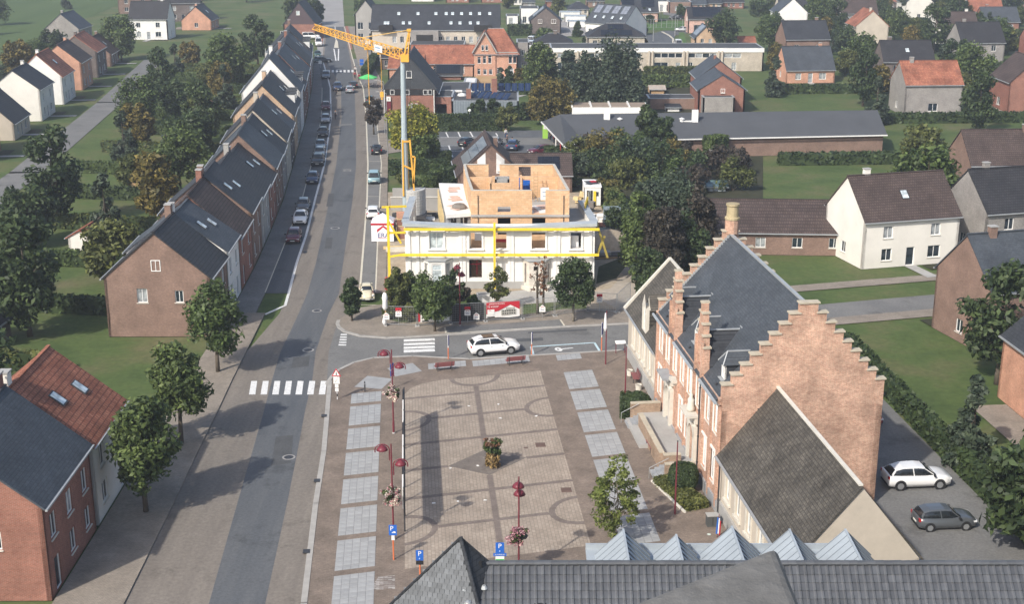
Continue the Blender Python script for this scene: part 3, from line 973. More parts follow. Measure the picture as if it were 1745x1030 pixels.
# gully grates in the kerb line
for (u, v) in ((540, 822), (522, 943), (552, 711), (520, 412 + 18), (553, 296 - 0), (543, 333)):
    x, y = at(u, v)
    g = MB().box((0, 0, 0), (.42, .5, .05)).build('drain_grate', DARKMETAL); g.location = (x, y, PZ + .06 if v > 640 else .03); g.rotation_euler = (0, 0, .08)
    g['kind'] = 'structure'
for (u, v, r) in ((525, 597, .55), (492, 780, .5), (571, 389, .6), (592, 291, .6), (540, 530, .5)):
    x, y = at(u, v)
    mh = MB().lathe([(r, 0), (r, .006)], n=24).build('manhole_ring', CONCROAD); mh.location = (x, y, .006); mh['kind'] = 'structure'
    MB().lathe([(r * .72, 0), (r * .72, .004)], n=20).build('cover', DARKMETAL, mh, loc=(0, 0, .006))
for (u, v, w, d) in ((921, 760, .75, .8), (965, 837, .75, .75), (896, 765, .3, .2)):
    x, y = at(u, v)
    mh = MB().box((0, 0, 0), (w, d, .02)).build('access_cover', plain('rusty_cover', (.13, .085, .07), .8, .2)); mh.location = (x, y, PZ + .012); mh.rotation_euler = (0, 0, TH)
    mh['kind'] = 'structure'

_tile = {}
def paving_panel(s0, s1, t0, t1, ns, nt):
    """a field of large grey slabs let into the square, every slab a piece"""
    c = Vector(pl((s0 + s1) / 2, (t0 + t1) / 2))
    p = MB()
    Q = [Vector(pl(s, t)) - c for s, t in ((s0, t0), (s1, t0), (s1, t1), (s0, t1))]
    o = p.prism(Q, -.02, .006).build('paving_panel', SLABBED, plaza, loc=(c.x, c.y, PZ))
    ds, dt = (s1 - s0) / ns, (t1 - t0) / nt
    key = (round(ds, 3), round(dt, 3))
    if key not in _tile:
        a, b = EX * (ds / 2 - .012), EY * (dt / 2 - .012)
        _tile[key] = MB().prism([-a - b, a - b, a + b, -a + b], 0, .014).mesh('slab', SLABM)
    for i in range(ns):
        for j in range(nt):
            q = Vector(pl(s0 + ds * (i + .5), t0 + dt * (j + .5))) - c
            inst('slab', _tile[key], o, (q.x, q.y, .0005 + rnd.random() * .007), (rnd.uniform(-.004, .004), rnd.uniform(-.004, .004), 0))
for k in range(-1, 7):
    t0 = .35 + 4.78 * k
    paving_panel(-4.33, -1.85, t0, t0 + (4.1 if k < 6 else 2.3), 5, 7 if k < 6 else 4)
for k in range(7):
    t0 = -1.1 + 4.78 * k
    paving_panel(13.87, 16.45, t0, t0 + 4.2, 5, 7)
def st(u, v):
    x, y = at(u, v)
    d = Vector((x, y)) - O_
    det = EX.x * EY.y - EX.y * EY.x
    return ((d.x * EY.y - d.y * EY.x) / det, (EX.x * d.y - EX.y * d.x) / det)
for (ua, va, ub, n) in ((730, 631, 795, 7), (806, 626, 905, 10), (950, 616, 992, 5)):
    s0, t0 = st(ua, va); s1, _ = st(ub, va - 3)
    paving_panel(s0, s1, t0, t0 + 1.5, n, 3)
for q in ([(660, 629), (703, 620), (719, 634), (674, 643)], [(604, 660.6), (626, 642), (669, 647), (650, 664.6)]):
    rot_sheet('paving_panel', px(q), PZ - .02, PZ + .008, SLABM)
# scuffed white setts at the near left edge of the square
WORN = brick('worn_white_setts', (.22, .18, .155), (.62, .60, .57), (.18, .15, .13), .5, .1, .9, .02, .35, 'ground', .3)
rot_sheet('worn_setts', px([(645, 985), (673, 983), (673, 1006), (630, 1008)]), PZ - .02, PZ + .007, WORN)

# repairs and trench scars in the asphalt
PATCH = ground_mat('asphalt_patch', [(.3, (.075, .078, .082)), (.7, (.10, .103, .106))], .8, 6)
PATCHL = ground_mat('pale_asphalt_patch', [(.3, (.17, .168, .16)), (.7, (.22, .215, .205))], .8, 6)
for i, q in enumerate((((556, 405), (567, 405), (565, 424), (553, 424)), ((585, 288), (599, 288), (598, 292), (584, 292)), ((576, 212), (600, 211), (600, 213), (576, 214)), ((500, 610), (528, 607), (526, 625), (496, 628)), ((470, 745), (500, 742), (496, 790), (462, 795)), ((690, 583), (735, 580), (736, 583), (690, 586)),
                       ((900, 566), (1000, 561), (1000, 564), (900, 569)), ((880, 578), (925, 576), (926, 581), (880, 583)), ((560, 330), (570, 330), (567, 352), (556, 352)))):
    poly('road_patch', px(q), .0085 + .0006 * i, PATCHL if i in (1, 2, 5) else PATCH)
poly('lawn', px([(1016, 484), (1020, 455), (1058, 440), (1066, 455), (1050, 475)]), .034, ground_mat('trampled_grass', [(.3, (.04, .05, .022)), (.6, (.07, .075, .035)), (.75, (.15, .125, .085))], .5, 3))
# ------------------------------------------------------------------ vehicles
PAINTS = {n: plain('car_' + n, c, .28, .04, .5, metal=m, bump=0, spec=.6, coat=.6) for n, c, m in (
    ('white', (.80, .80, .79), 0), ('black', (.012, .013, .015), .1), ('silver', (.40, .42, .44), .3), ('grey', (.10, .11, .12), .2),
    ('blue', (.03, .05, .11), .2), ('lightblue', (.30, .46, .50), .1), ('darkred', (.12, .015, .03), .2), ('red', (.35, .03, .03), .1),
    ('cream', (.66, .60, .44), 0), ('green', (.03, .08, .07), .1), ('greyblue', (.16, .20, .24), .2))}
CARGLASS = glass('car_glass', (.018, .022, .026), .05)
HEADL = plain('headlamp_lens', (.70, .72, .74), .1, .05, bump=0, spec=.8)
TAILL = plain('tail_lamp_lens', (.45, .015, .015), .15, .05, bump=0, spec=.8)
RIM = plain('alloy_rim', (.38, .39, .40), .35, .1, metal=.6, bump=0)
PLATE = plain('number_plate', (.72, .72, .66), .5, .05, bump=0)
TRIM = plain('black_trim', (.022, .022, .024), .6, .1, bump=0)

def ring(x, zb, zm, zs, zt, wb, wm, ws, wt):
    h = [(wb, zb), (wm, zm), (ws, zs), (wt, zt), (wt * .55, zt + .012)]
    return [(x, y, z) for y, z in h] + [(x, -y, z) for y, z in reversed(h)]
CARS = {
 # L, W, wheel radius, wheel x (front, rear), lower body stations (x, zb, z belt, half width, z crown), greenhouse (x, z top, half width top)
 'hatch': dict(wr=.31, wx=(1.22, -1.25), body=[(2.0, .34, .62, .62, .64), (1.93, .26, .70, .78, .74), (1.5, .20, .80, .85, .88), (.85, .20, .90, .87, .98), (.2, .20, .93, .88, .95), (-.9, .20, .95, .88, .97), (-1.6, .22, .97, .86, .98), (-1.93, .28, .96, .80, .97), (-2.0, .38, .90, .70, .92)],
               gh=[(.95, .95, .66), (.25, 1.40, .60), (-.2, 1.46, .61), (-1.2, 1.44, .60), (-1.65, 1.32, .58), (-1.92, 1.0, .60)]),
 'suv': dict(wr=.37, wx=(1.42, -1.45), body=[(2.33, .42, .75, .66, .78), (2.25, .32, .85, .84, .90), (1.8, .25, .97, .93, 1.02), (1.05, .25, 1.05, .95, 1.10), (.2, .25, 1.08, .95, 1.10), (-1.2, .25, 1.12, .95, 1.13), (-1.95, .27, 1.14, .92, 1.14), (-2.27, .34, 1.10, .86, 1.11), (-2.34, .46, 1.0, .76, 1.02)],
             gh=[(1.2, 1.08, .74), (.35, 1.58, .66), (-.15, 1.65, .67), (-1.25, 1.62, .64), (-1.80, 1.46, .60), (-2.18, 1.13, .68)]),
 'van': dict(wr=.31, wx=(1.25, -1.40), body=[(2.05, .36, .75, .66, .78), (1.98, .28, .88, .80, .94), (1.55, .22, 1.0, .86, 1.06), (1.0, .22, 1.04, .88, 1.06), (.2, .22, 1.05, .88, 1.06), (-1.2, .22, 1.05, .88, 1.06), (-1.9, .24, 1.05, .87, 1.06), (-2.06, .30, 1.02, .84, 1.03)],
             gh=[(1.3, 1.05, .70), (.55, 1.72, .66), (0, 1.80, .68), (-1.6, 1.80, .68), (-1.95, 1.74, .67), (-2.04, 1.05, .74)]),
 'sedan': dict(wr=.32, wx=(1.38, -1.38), body=[(2.28, .36, .62, .64, .64), (2.2, .26, .70, .80, .74), (1.7, .20, .80, .87, .88), (.9, .20, .88, .89, .96), (.2, .20, .91, .90, .93), (-1.0, .20, .93, .90, .95), (-1.7, .22, .94, .87, 1.0), (-2.2, .28, .92, .80, .96), (-2.28, .40, .86, .70, .88)],
               gh=[(1.0, .93, .66), (.2, 1.38, .59), (-.25, 1.43, .60), (-.9, 1.41, .59), (-1.35, 1.28, .58), (-1.85, .97, .62)]),
}
_CAR = {}
def car_proto(kind):
    if kind in _CAR: return _CAR[kind]
    d = CARS[kind]
    out = {}
    b = MB()
    rings = []
    for (x, zb, zs, w, zc) in d['body']:
        rings.append(ring(x, zb, zb + (zs - zb) * .35, zs, zc, w * .90, w, w * .97, w * .80))
    b.loft(rings)
    out['body'] = b.mesh('body', PAINTS['white'], True)
    g = MB(); gr = []
    for i, (x, zt, wt) in enumerate(d['gh']):
        zb = np.interp(x, [q[0] for q in d['body'][::-1]], [q[2] for q in d['body'][::-1]]) - .02
        wb = np.interp(x, [q[0] for q in d['body'][::-1]], [q[3] for q in d['body'][::-1]]) * .93
        h = [(wb, zb), (wb + (wt - wb) * .55, zb + (zt - zb) * .55), (wt, zt - .05 * (zt > zb + .2)), (wt * .8, zt)]
        gr.append([(x, y, z) for y, z in h] + [(x, -y, z) for y, z in reversed(h)])
    g.loft(gr)
    out['glazing'] = g.mesh('glazing', CARGLASS, True)
    r = MB()
    rr = []
    for (x, zt, wt) in d['gh'][1:-1]:
        rr.append([(x, wt + .015, zt - .06), (x, wt * .82, zt + .012), (x, 0, zt + .03), (x, -wt * .82, zt + .012), (x, -wt - .015, zt - .06), (x, 0, zt - .03)])
    r.loft(rr)
    gh = d['gh']
    zbf = lambda x: float(np.interp(x, [q[0] for q in d['body'][::-1]], [q[2] for q in d['body'][::-1]]))
    wbf = lambda x: float(np.interp(x, [q[0] for q in d['body'][::-1]], [q[3] for q in d['body'][::-1]]))
    for s in (-1, 1):
        r.bar((gh[0][0] - .05, s * wbf(gh[0][0]) * .90, zbf(gh[0][0]) - .03), (gh[1][0], s * (gh[1][2] + .005), gh[1][1] - .05), .06, .05)
        xm = (gh[2][0] + gh[3][0]) / 2 + .2
        r.bar((xm, s * wbf(xm) * .945, zbf(xm)), (xm - .05, s * (gh[2][2] + .012), gh[2][1] - .06), .07, .03)
        r.bar((gh[-1][0] + .08, s * wbf(gh[-1][0]) * .90, zbf(gh[-1][0]) - .02), (gh[-2][0], s * (gh[-2][2] + .0), gh[-2][1] - .05), .14, .05)
    out['roof'] = r.mesh('roof', PAINTS['white'], False)
    w = MB(); R_ = d['wr']
    prof = [(R_ * .62, -.10), (R_ * .93, -.11), (R_, -.07), (R_, .07), (R_ * .93, .11), (R_ * .62, .10)]
    w.lathe(prof, n=18)
    w.v = [(x, z, y) for x, y, z in w.v]
    out['wheel'] = w.mesh('wheel', BLACK)
    ri = MB().lathe([(R_ * .3, -.112), (R_ * .64, -.106), (R_ * .64, .106), (R_ * .3, .112)], n=14)
    for k in range(5):
        a = 2 * math.pi * k / 5
        ri.box((math.cos(a) * R_ * .4, math.sin(a) * R_ * .4, 0), (R_ * .5, .05, .235), rz=a)
    ri.v = [(x, z, y) for x, y, z in ri.v]
    out['rim'] = ri.mesh('rim', RIM)
    xf, xr = d['body'][1][0], d['body'][-2][0]
    zf = d['body'][1][2]; wf = d['body'][1][3]; wr_ = d['body'][-2][3]
    out['headlight'] = MB().box((0, 0, 0), (.30, .34, .13)).mesh('headlight', HEADL)
    out['tail_light'] = MB().box((0, 0, 0), (.12, .22, .22)).mesh('tail_light', TAILL)
    out['mirror'] = MB().box((0, 0, 0), (.12, .2, .14)).mesh('mirror', TRIM)
    out['plate'] = MB().box((0, 0, 0), (.03, .5, .11)).mesh('number_plate', PLATE)
    out['arch'] = MB().lathe([(R_ * 1.14, -.02), (R_ * 1.14, .02)], n=18)
    out['arch'].v = [(x, z, y) for x, y, z in out['arch'].v]
    out['arch'] = out['arch'].mesh('wheel_arch', TRIM)
    out['grille'] = MB().box((0, 0, 0), (.05, .8, .16)).mesh('grille', TRIM)
    out['bumper'] = MB().box((0, 0, 0), (.10, 1.25, .14)).mesh('bumper', TRIM)
    out['pos'] = dict(head=[(xf - .10, s * (wf * .80), zf - .07) for s in (-1, 1)], tail=[(xr - .01, s * wr_ * .86, d['body'][-2][2] - .12) for s in (-1, 1)],
                      mir=[(gh[0][0] - .25, s * (wbf(gh[0][0]) + .09), zbf(gh[0][0]) + .10) for s in (-1, 1)],
                      xf=d['body'][0][0], xr=d['body'][-1][0], zb=d['body'][0][1], wmax=max(q[3] for q in d['body']))
    _CAR[kind] = out
    return out
def car(label, u, v, kind, paint, heading, group=None, z=0, cat='car', name='car', loc=None, small=False):
    """u, v: photo pixel of the ground under the middle of the car; heading: world angle of its nose"""
    x, y = loc if loc else at(u, v)
    o = thing(name, label, cat, x, y, z, heading, group)
    c = car_proto(kind); d = CARS[kind]; p = c['pos']; P = PAINTS[paint]
    inst('body', c['body'], o, mat=P); inst('glazing', c['glazing'], o); inst('roof', c['roof'], o, mat=P)
    for wx in d['wx']:
        for s in (-1, 1):
            wo_ = inst('wheel', c['wheel'], o, (wx, s * (p['wmax'] - .09), d['wr']))
            inst('rim', c['rim'], wo_)
            inst('wheel_arch', c['arch'], o, (wx, s * (p['wmax'] - .012), d['wr'] + .02))
    for q in p['head']: inst('headlight', c['headlight'], o, q)
    for q in p['tail']: inst('tail_light', c['tail_light'], o, q)
    for q in p['mir']: inst('mirror', c['mirror'], o, q)
    inst('number_plate', c['plate'], o, (p['xf'] + .0, 0, p['zb'] + .10)); inst('number_plate', c['plate'], o, (p['xr'] - .01, 0, p['zb'] + .20))
    inst('grille', c['grille'], o, (p['xf'] - .01, 0, p['zb'] + .24))
    inst('bumper', c['bumper'], o, (p['xf'] - .03, 0, p['zb'] - .02)); inst('bumper', c['bumper'], o, (p['xr'] + .03, 0, p['zb'] + .0))
    return o

def beetle(label, u, v, heading):
    x, y = at(u, v)
    o = thing('car', label, 'car', x, y, 0, heading)
    P = PAINTS['cream']
    rg = []
    for (xx, zb, zs, w, zc) in [(2.0, .42, .52, .30, .56), (1.9, .34, .60, .46, .72), (1.55, .28, .66, .56, .90), (1.0, .28, .72, .62, 1.02), (.75, .28, .80, .68, 1.02), (-.4, .28, .86, .74, 1.0), (-1.2, .28, .84, .66, 1.02), (-1.7, .32, .70, .54, .88), (-2.0, .42, .52, .34, .60)]:
        rg.append(ring(xx, zb, zb + (zs - zb) * .4, zs, zc, w * .9, w, w * .97, w * .7))
    MB().loft(rg).build('body', P, o, True)
    gr = []
    for (xx, zt, wt, wb) in [(.82, 1.0, .56, .62), (.42, 1.40, .50, .66), (0, 1.50, .52, .68), (-.55, 1.44, .50, .66), (-1.05, 1.18, .46, .58), (-1.4, .95, .40, .5)]:
        h = [(wb, .88), (wt + .05, .88 + (zt - .88) * .6), (wt, zt - .04), (wt * .6, zt)]
        gr.append([(xx, yy, zz) for yy, zz in h] + [(xx, -yy, zz) for yy, zz in reversed(h)])
    MB().loft(gr).build('glazing', CARGLASS, o, True)
    rr = []
    for (xx, zt, wt) in [(.46, 1.40, .52), (0, 1.50, .54), (-.55, 1.44, .52), (-1.05, 1.18, .49), (-1.42, .95, .44)]:
        rr.append([(xx, wt + .02, zt - .10), (xx, wt * .7, zt + .012), (xx, 0, zt + .04), (xx, -wt * .7, zt + .012), (xx, -wt - .02, zt - .10), (xx, 0, zt - .04)])
    rf = MB().loft(rr)
    for s in (-1, 1):
        rf.bar((.84, s * .60, .95), (.44, s * .52, 1.36), .06, .05); rf.bar((-.3, s * .71, .88), (-.3, s * .56, 1.42), .07, .04); rf.bar((-1.3, s * .55, .92), (-.6, s * .54, 1.36), .22, .05)
    rf.build('roof', P, o)
    for wx in (1.2, -1.2):
        for s in (-1, 1):
            f = MB(); fr = []
            for k in range(9):
                a = math.pi * k / 8
                cx, cz = wx + math.cos(a) * .47, .34 + math.sin(a) * .40
                fr.append([(cx, s * .52, cz + .04), (cx, s * .72, cz + .03), (cx, s * .78, cz - .06), (cx, s * .76, cz - .10), (cx, s * .52, cz - .04)])
            f.loft(fr).build('fender', P, o, True)
            w = MB().lathe([(.2, -.08), (.31, -.08), (.33, -.04), (.33, .04), (.31, .08), (.2, .08)], n=16)
            w.v = [(a, c_, b) for a, b, c_ in w.v]
            wo_ = w.build('wheel', BLACK, o, loc=(wx, s * .66, .33))
            h = MB().lathe([(.18, -.085), (.18, .085)], n=12); h.v = [(a, c_, b) for a, b, c_ in h.v]
            h.build('hubcap', RIM, wo_)
    for s in (-1, 1):
        hl = MB().lathe([(.02, -.04), (.11, -.03), (.10, .03), (.03, .06)], n=12)
        hl.v = [(c_, b, a) for a, b, c_ in hl.v]
        hl.build('headlight', HEADL, o, loc=(1.66, s * .60, .68))
        MB().box((-1.62, s * .66, .62), (.08, .12, .18)).build('tail_light', TAILL, o)
        MB().box((.7, s * .78, 1.0), (.06, .14, .10)).build('mirror', RIM, o)
    for xx in (2.08, -2.08): MB().bar((xx, -.7, .42), (xx, .7, .42), .07, .12).build('bumper', RIM, o)
    MB().box((2.13, 0, .42), (.02, .45, .11)).build('number_plate', PLATE, o)
    return o

TH_ = R(15)
volvo = car('white five-door suv with dark glass roof panel parked at the square edge', 841, 601, 'suv', 'white', TH_)
volvo.scale = (1.0, 1.0, 1.0)
sr_ = MB().box((-.55, 0, 1.672), (1.05, .95, .02)).build('sunroof', CARGLASS, volvo)
for s in (-1, 1):
    MB().bar((.25, s * .60, 1.69), (-1.6, s * .58, 1.68), .035, .04).build('roof_rail', TRIM, volvo)
    MB().bar((1.0, s * .965, .34), (-1.05, s * .965, .34), .03, .16).build('side_skirt', TRIM, volvo)
    for x_ in (.62, -.42): MB().box((x_, s * .962, .90), (.2, .02, .035)).build('door_handle', RIM, volvo)
MB().box((-1.83, 0, 1.455), (.24, 1.06, .035)).build('spoiler', PAINTS['white'], volvo)
beetle('cream rounded vintage car parked behind the young street tree', 625, 507, R(-82))

# ------------------------------------------------------------------ furniture of the square
def lamp(label, x, y, h, arm_dir, z=PZ, sides=((1, 0), (-1, -.0)), group='maroon lamp posts round the square'):
    o = thing('street_lamp', label, 'street lamp', x, y, z, arm_dir, group)
    p = MB().tube((0, 0, 0), (0, 0, 1.0), .085, n=10).tube((0, 0, 1.0), (0, 0, h), .06, .045, 10)
    p.build('pole', MAROON, o)
    MB().lathe([(.13, 0), (.13, .06), (.09, .1)], n=10).build('base', CONCRETE, o)
    for s, zz in ((-1, h - .15), (1, h - 1.2)):
        a = MB()
        a.path([(s * .12, 0, zz - 1.0)] + [(s * .12, 0, zz - .25)] + [(s * (.12 + .46 * (1 - math.cos(t))), 0, zz - .25 + .38 * math.sin(t)) for t in [math.pi * k / 9 for k in range(1, 10)]] + [(s * 1.04, 0, zz - .42)], .042, 6)
        for q in (-.85, -.45): a.tube((0, 0, zz + q), (s * .14, 0, zz + q), .02)
        ao = a.build('arm', MAROON, o)
        sh_ = MB().lathe([(.03, .34), (.07, .31), (.20, .26), (.32, .13), (.38, 0), (.34, -.02)], (s * .58, 0, zz - .26), 16)
        so = sh_.build('lamp_shade', MAROON, o, True)
        MB().lathe([(.30, -.03), (.22, -.09), (.05, -.11)], (s * .58, 0, zz - .26), 12).build('diffuser', plain('milky_diffuser', (.6, .6, .57), .3, .05, bump=0), so)
    return o
def basket(label, x, y, z, rs, pink=False, w=1.15, h=1.15):
    o = thing('flower_basket', label, 'flower basket', x, y, z, 0, 'flower baskets hung on the lamp posts')
    cs, rr = clumps('round', h, w, 30, rs, 0)
    inst('foliage', leaf_mesh('foliage', LEAF_MID, cs, [tuple(q * .75 for q in r_) for r_ in rr], 60, .075, rs), o)
    g = np.random.RandomState(rs)
    fm = foliage('petal_pink', (.42, .12, .22), (.72, .48, .55), .3) if pink else foliage('petal_white', (.62, .56, .54), (.80, .76, .74), .3)
    fm2 = foliage('petal_mauve', (.25, .06, .10), (.55, .28, .36), .3)
    pts = [(c[0] + g.normal() * .12, c[1] + g.normal() * .12 - .08, c[2] + g.normal() * .12) for c in cs]
    inst('flowers', leaf_mesh('flowers', fm, pts, [(.2, .2, .2)] * len(pts), 26, .085, rs + 1, aspect=1.1), o)['kind'] = 'stuff'
    inst('flowers', leaf_mesh('flowers', fm2, pts, [(.2, .2, .2)] * len(pts), 16, .085, rs + 2, aspect=1.1), o)['kind'] = 'stuff'
    b = MB()
    for s in (-1, 1):
        b.lathe([(.05, .30), (.20, .36), (.28, .52)], (s * .30, 0, 0), 10)
        b.bar((0, 0, h * .62), (s * .3, 0, h * .55), .03)
    b.build('basket', DARKMETAL, o)
    return o
def lampset(label, bl, u, v, vtop, arm, vb, rs, pink=False):
    x, y = at(u, v)
    h = zat(vtop, y) - PZ
    lamp(label, x, y, h, arm)
    if vb: basket(bl, x, y - .02, zat(vb, y) - .58, rs, pink)
    return x, y
lampset('double-headed maroon lamp post nearest the zebra crossing', 'basket of white flowers on the lamp nearest the zebra crossing', 671, 740, 596, R(3), 669, 3)
lampset('double-headed maroon lamp post behind the blue parking sign', 'basket of white and mauve flowers above the blue parking sign', 671, 922, 757, R(3), 845, 5)
x3, y3 = lampset('maroon lamp post beside the dark tiled roof ridge, heads in line', 'large pink flower basket beside the tiled roof ridge', 884, 985, 813, R(86), 912, 8, True)
lampset('maroon lamp post in front of the white facade', None, 784, 556, 448, R(70), None, 9)

def plate(parent, name, w, h, z, mat, y=-.05, th=.02, x=0):
    return MB().box((x, y, z), (w, th, h)).build(name, mat, parent)
def parking_sign(label, u, v, vtop, post, blocks, group='blue parking signs on posts'):
    x, y = at(u, v)
    o = thing('parking_sign', label, 'parking sign', x, y, PZ, 0, group)
    top = zat(vtop, y) - PZ
    p = MB().tube((0, 0, 0), (0, 0, top - .1), .05, n=8).build('post', post, o)
    z = top
    for kind, w, h in blocks:
        zc = z - h / 2
        pl_ = plate(o, 'sign_plate', w, h, zc, {'P': BLUE, 'Pc': BLUE, 'wide': BLUE, 'white': WHITE, 'black': TRIM, 'green': WHITE}[kind])
        if kind in ('P', 'Pc'):
            textobj('lettering', 'P', h * .62, WHITE, pl_, (-.0 if kind == 'P' else -w * .14, -.064, zc + h * .16), (R(90), 0, 0))
            if kind == 'Pc':
                MB().box((.06, -.063, zc - h * .23), (w * .5, .006, .06)).box((.09, -.063, zc - h * .16), (w * .28, .006, .06)).build('car_symbol', WHITE, pl_)
            else:
                MB().tube((0, -.063, zc - h * .34), (0, -.063, zc - h * .24), .05, .02, n=8).build('symbol', plain('pale_symbol', (.35, .45, .7), .5, .05, bump=0), pl_)
        if kind == 'wide': textobj('lettering', 'AUTODELEN', h * .55, WHITE, pl_, (0, -.064, zc), (R(90), 0, 0))
        if kind == 'green':
            MB().box((0, -.063, zc), (w * .96, .006, h * .45)).build('green_band', plain('sign_green', (.06, .42, .10), .5, .05, bump=0), pl_)
            MB().box((-w * .12, -.063, zc - h * .34), (w * .5, .006, .04)).build('print_line', NAVY, pl_)
        z -= h + .015
    return o
s1 = parking_sign('blue parking sign on an orange post below the flowering lamp', 671, 956, 895, ORANGE, [('Pc', .5, .72), ('white', .2, .32)])
parking_sign('blue parking sign on an orange post beside the slate roof hip', 716, 985, 938, ORANGE, [('P', .46, .70), ('black', .46, .28)])
parking_sign('parking sign with wide blue plate and green-banded plate', 852, 1000, 925, GALV, [('P', .52, .70), ('wide', .80, .2), ('green', .54, .64)])
x, y = at(668, 664)
o = thing('road_sign', 'small blue sign edge-on behind the nearest-crossing lamp', 'road sign', x, y, PZ, R(62))
MB().tube((0, 0, 0), (0, 0, 2.4), .035).build('post', GALV, o)
for z in (2.05, 1.45): plate(o, 'sign_plate', .5, .5, z, BLUE)

# children-crossing warning sign
x, y = at(575, 682)
o = thing('road_sign', 'red-edged triangular warning sign on a black and white banded post', 'road sign', x, y, PZ, R(-6))
ht = zat(628, y) - PZ
MB().tube((0, 0, 0), (0, 0, ht - .05), .04).build('post', stripes('banded_post', (.7, .7, .7), (.03, .03, .03), 2, .5), o)
t_ = MB().slab([(-.40, -.05, ht - .70), (.40, -.05, ht - .70), (0, -.05, ht)], .02).build('warning_triangle', RED, o)
MB().slab([(-.28, -.054, ht - .63), (.28, -.054, ht - .63), (0, -.054, ht - .15)], .006).build('sign_face', WHITE, t_)
MB().tube((0, -.062, ht - .56), (0, -.062, ht - .38), .05, .03).box((0, -.062, ht - .33), (.07, .02, .07)).build('walking_figure', TRIM, t_)
p_ = plate(o, 'sign_plate', .52, .62, ht - 1.05, WHITE)
MB().bar((-.15, -.063, ht - 1.25), (.15, -.063, ht - .85), .04, .01).build('arrow', TRIM, p_)
plate(o, 'sign_plate', .30, .30, ht - 1.55, WHITE); plate(o, 'sign_plate', .30, .30, ht - 1.90, WHITE)

x, y = at(622, 669)
o = thing('bollard', 'slim dark bollard by the diamond of grey slabs', 'bollard', x, y, PZ)
MB().lathe([(.06, 0), (.055, .85), (.03, .95)], n=10).build('post', DARKMETAL, o); MB().lathe([(.07, .7), (.07, .76)], n=10).build('collar', GALV, o)

def bench(label, x, y, rz, L=1.75, group='maroon slatted benches'):
    o = thing('bench', label, 'bench', x, y, PZ, rz, group)
    for k in range(4): MB().box((0, -.16 + .13 * k, .44), (L, .105, .04)).build('seat_slat', MAROONW, o)
    for k in range(3):
        zz = .56 + .13 * k
        MB().box((0, .30 + .035 * k, zz), (L, .03, .105)).build('back_slat', MAROONW, o)
    for s in (-1, 1):
        l = MB().bar((s * L * .36, -.2, 0), (s * L * .36, -.18, .42), .06).bar((s * L * .36, .30, 0), (s * L * .36, .27, .42), .06).bar((s * L * .36, -.2, .40), (s * L * .36, .27, .40), .05).bar((s * L * .36, .27, .40), (s * L * .36, .39, .90), .05)
        l.build('leg', DARKMETAL, o)
    return o
for lb, u, v, rz in (('maroon bench on the slab strip left of the white suv', 757, 632, R(195)), ('maroon bench on the slab strip behind the white suv', 878, 622, R(195)),
                     ('maroon bench between the white planters by the beige wing', 1081, 650, R(-86)), ('maroon bench in front of the brick ramp wall', 1109, 768, R(-82)),
                     ('maroon bench half hidden behind the zinc roof peaks', 968, 985, R(195))):
    x, y = at(u, v); bench(lb, x, y, rz)

# edge-on orange-banded parking posts along the side street
for lb, u, v, vt, rz in (('orange and white post with dark sign left of the white suv', 764, 613, 572, R(80)), ('orange and white post at the pale blue bay corner', 906, 606, 567, R(80)),
                         ('tall orange post with blue sign by the flagpole', 1025, 599, 550, R(70))):
    x, y = at(u, v); h = zat(vt, y) - PZ
    o = thing('parking_post', lb, 'sign post', x, y, PZ, rz, 'orange posts along the side street bays')
    MB().tube((0, 0, 0), (0, 0, h * .48), .05).build('orange_sleeve', ORANGE, o)
    MB().tube((0, 0, h * .48), (0, 0, h), .04).build('post', WHITE, o)
    plate(o, 'sign_plate', .45, h * .42, h * .79, NAVY)
# pale blue charging bay
q = px([(905, 592.5), (1013, 585.5), (1022, 600), (909, 606.5)])
bay = poly('parking_bay', q, .0615, ASPH_OLD)
line('road_marking', q + [q[0]], .22, .068, MARKB)
x, y = at(958, 596.5)
sy = thing('ground_symbol', 'white plug symbol painted in the pale blue bay', 'road symbol', x, y, .070, R(15))
MB().flat([(.35 * math.cos(t) - .35, .55 * math.sin(t)) for t in [2 * math.pi * k / 12 for k in range(12)]], 0).build('symbol_head', MARK, sy)
MB().flat([(.12 * math.cos(t) - .40, .2 * math.sin(t)) for t in [2 * math.pi * k / 8 for k in range(8)]], .005).build('symbol_hole', ASPH_OLD, sy)
MB().flat([(0, -.1), (1.1, -.02), (1.1, .14), (0, .12)], .002).build('symbol_cord', MARK, sy)

# flagpoles
WFLAG = plain('white_flag_cloth', (.74, .74, .74), .8, .08)
for lb, u, v, vt, ut, flag in (('maroon flagpole with furled white flag at the side street', 1032, 622, 530, 1033, 1), ('bare maroon flagpole beside the white planters', 1065, 690, 592, 1066, 0),
                               ('bare maroon flagpole beside the clipped round bush', 1150, 878, 754, 1156, 0)):
    x, y = at(u, v); h = zat(vt, y) - PZ
    o = thing('flagpole', lb, 'flagpole', x, y, PZ, 0, 'maroon flagpoles before the town hall')
    MB().tube((0, 0, 0), (0, 0, h), .065, .04, 10).build('pole', MAROON, o)
    MB().lathe([(.03, h), (.07, h + .06), (.02, h + .12)], n=8).build('finial', DARKMETAL, o)
    if flag:
        f = thing('flag', 'furled white flag hanging from the flagpole at the side street', 'flag', x - .1, y - .05, PZ + h - 1.9)
        MB().lathe([(.05, 0), (.16, .3), (.13, .9), (.06, 1.7)], n=9).build('cloth', WFLAG, f)

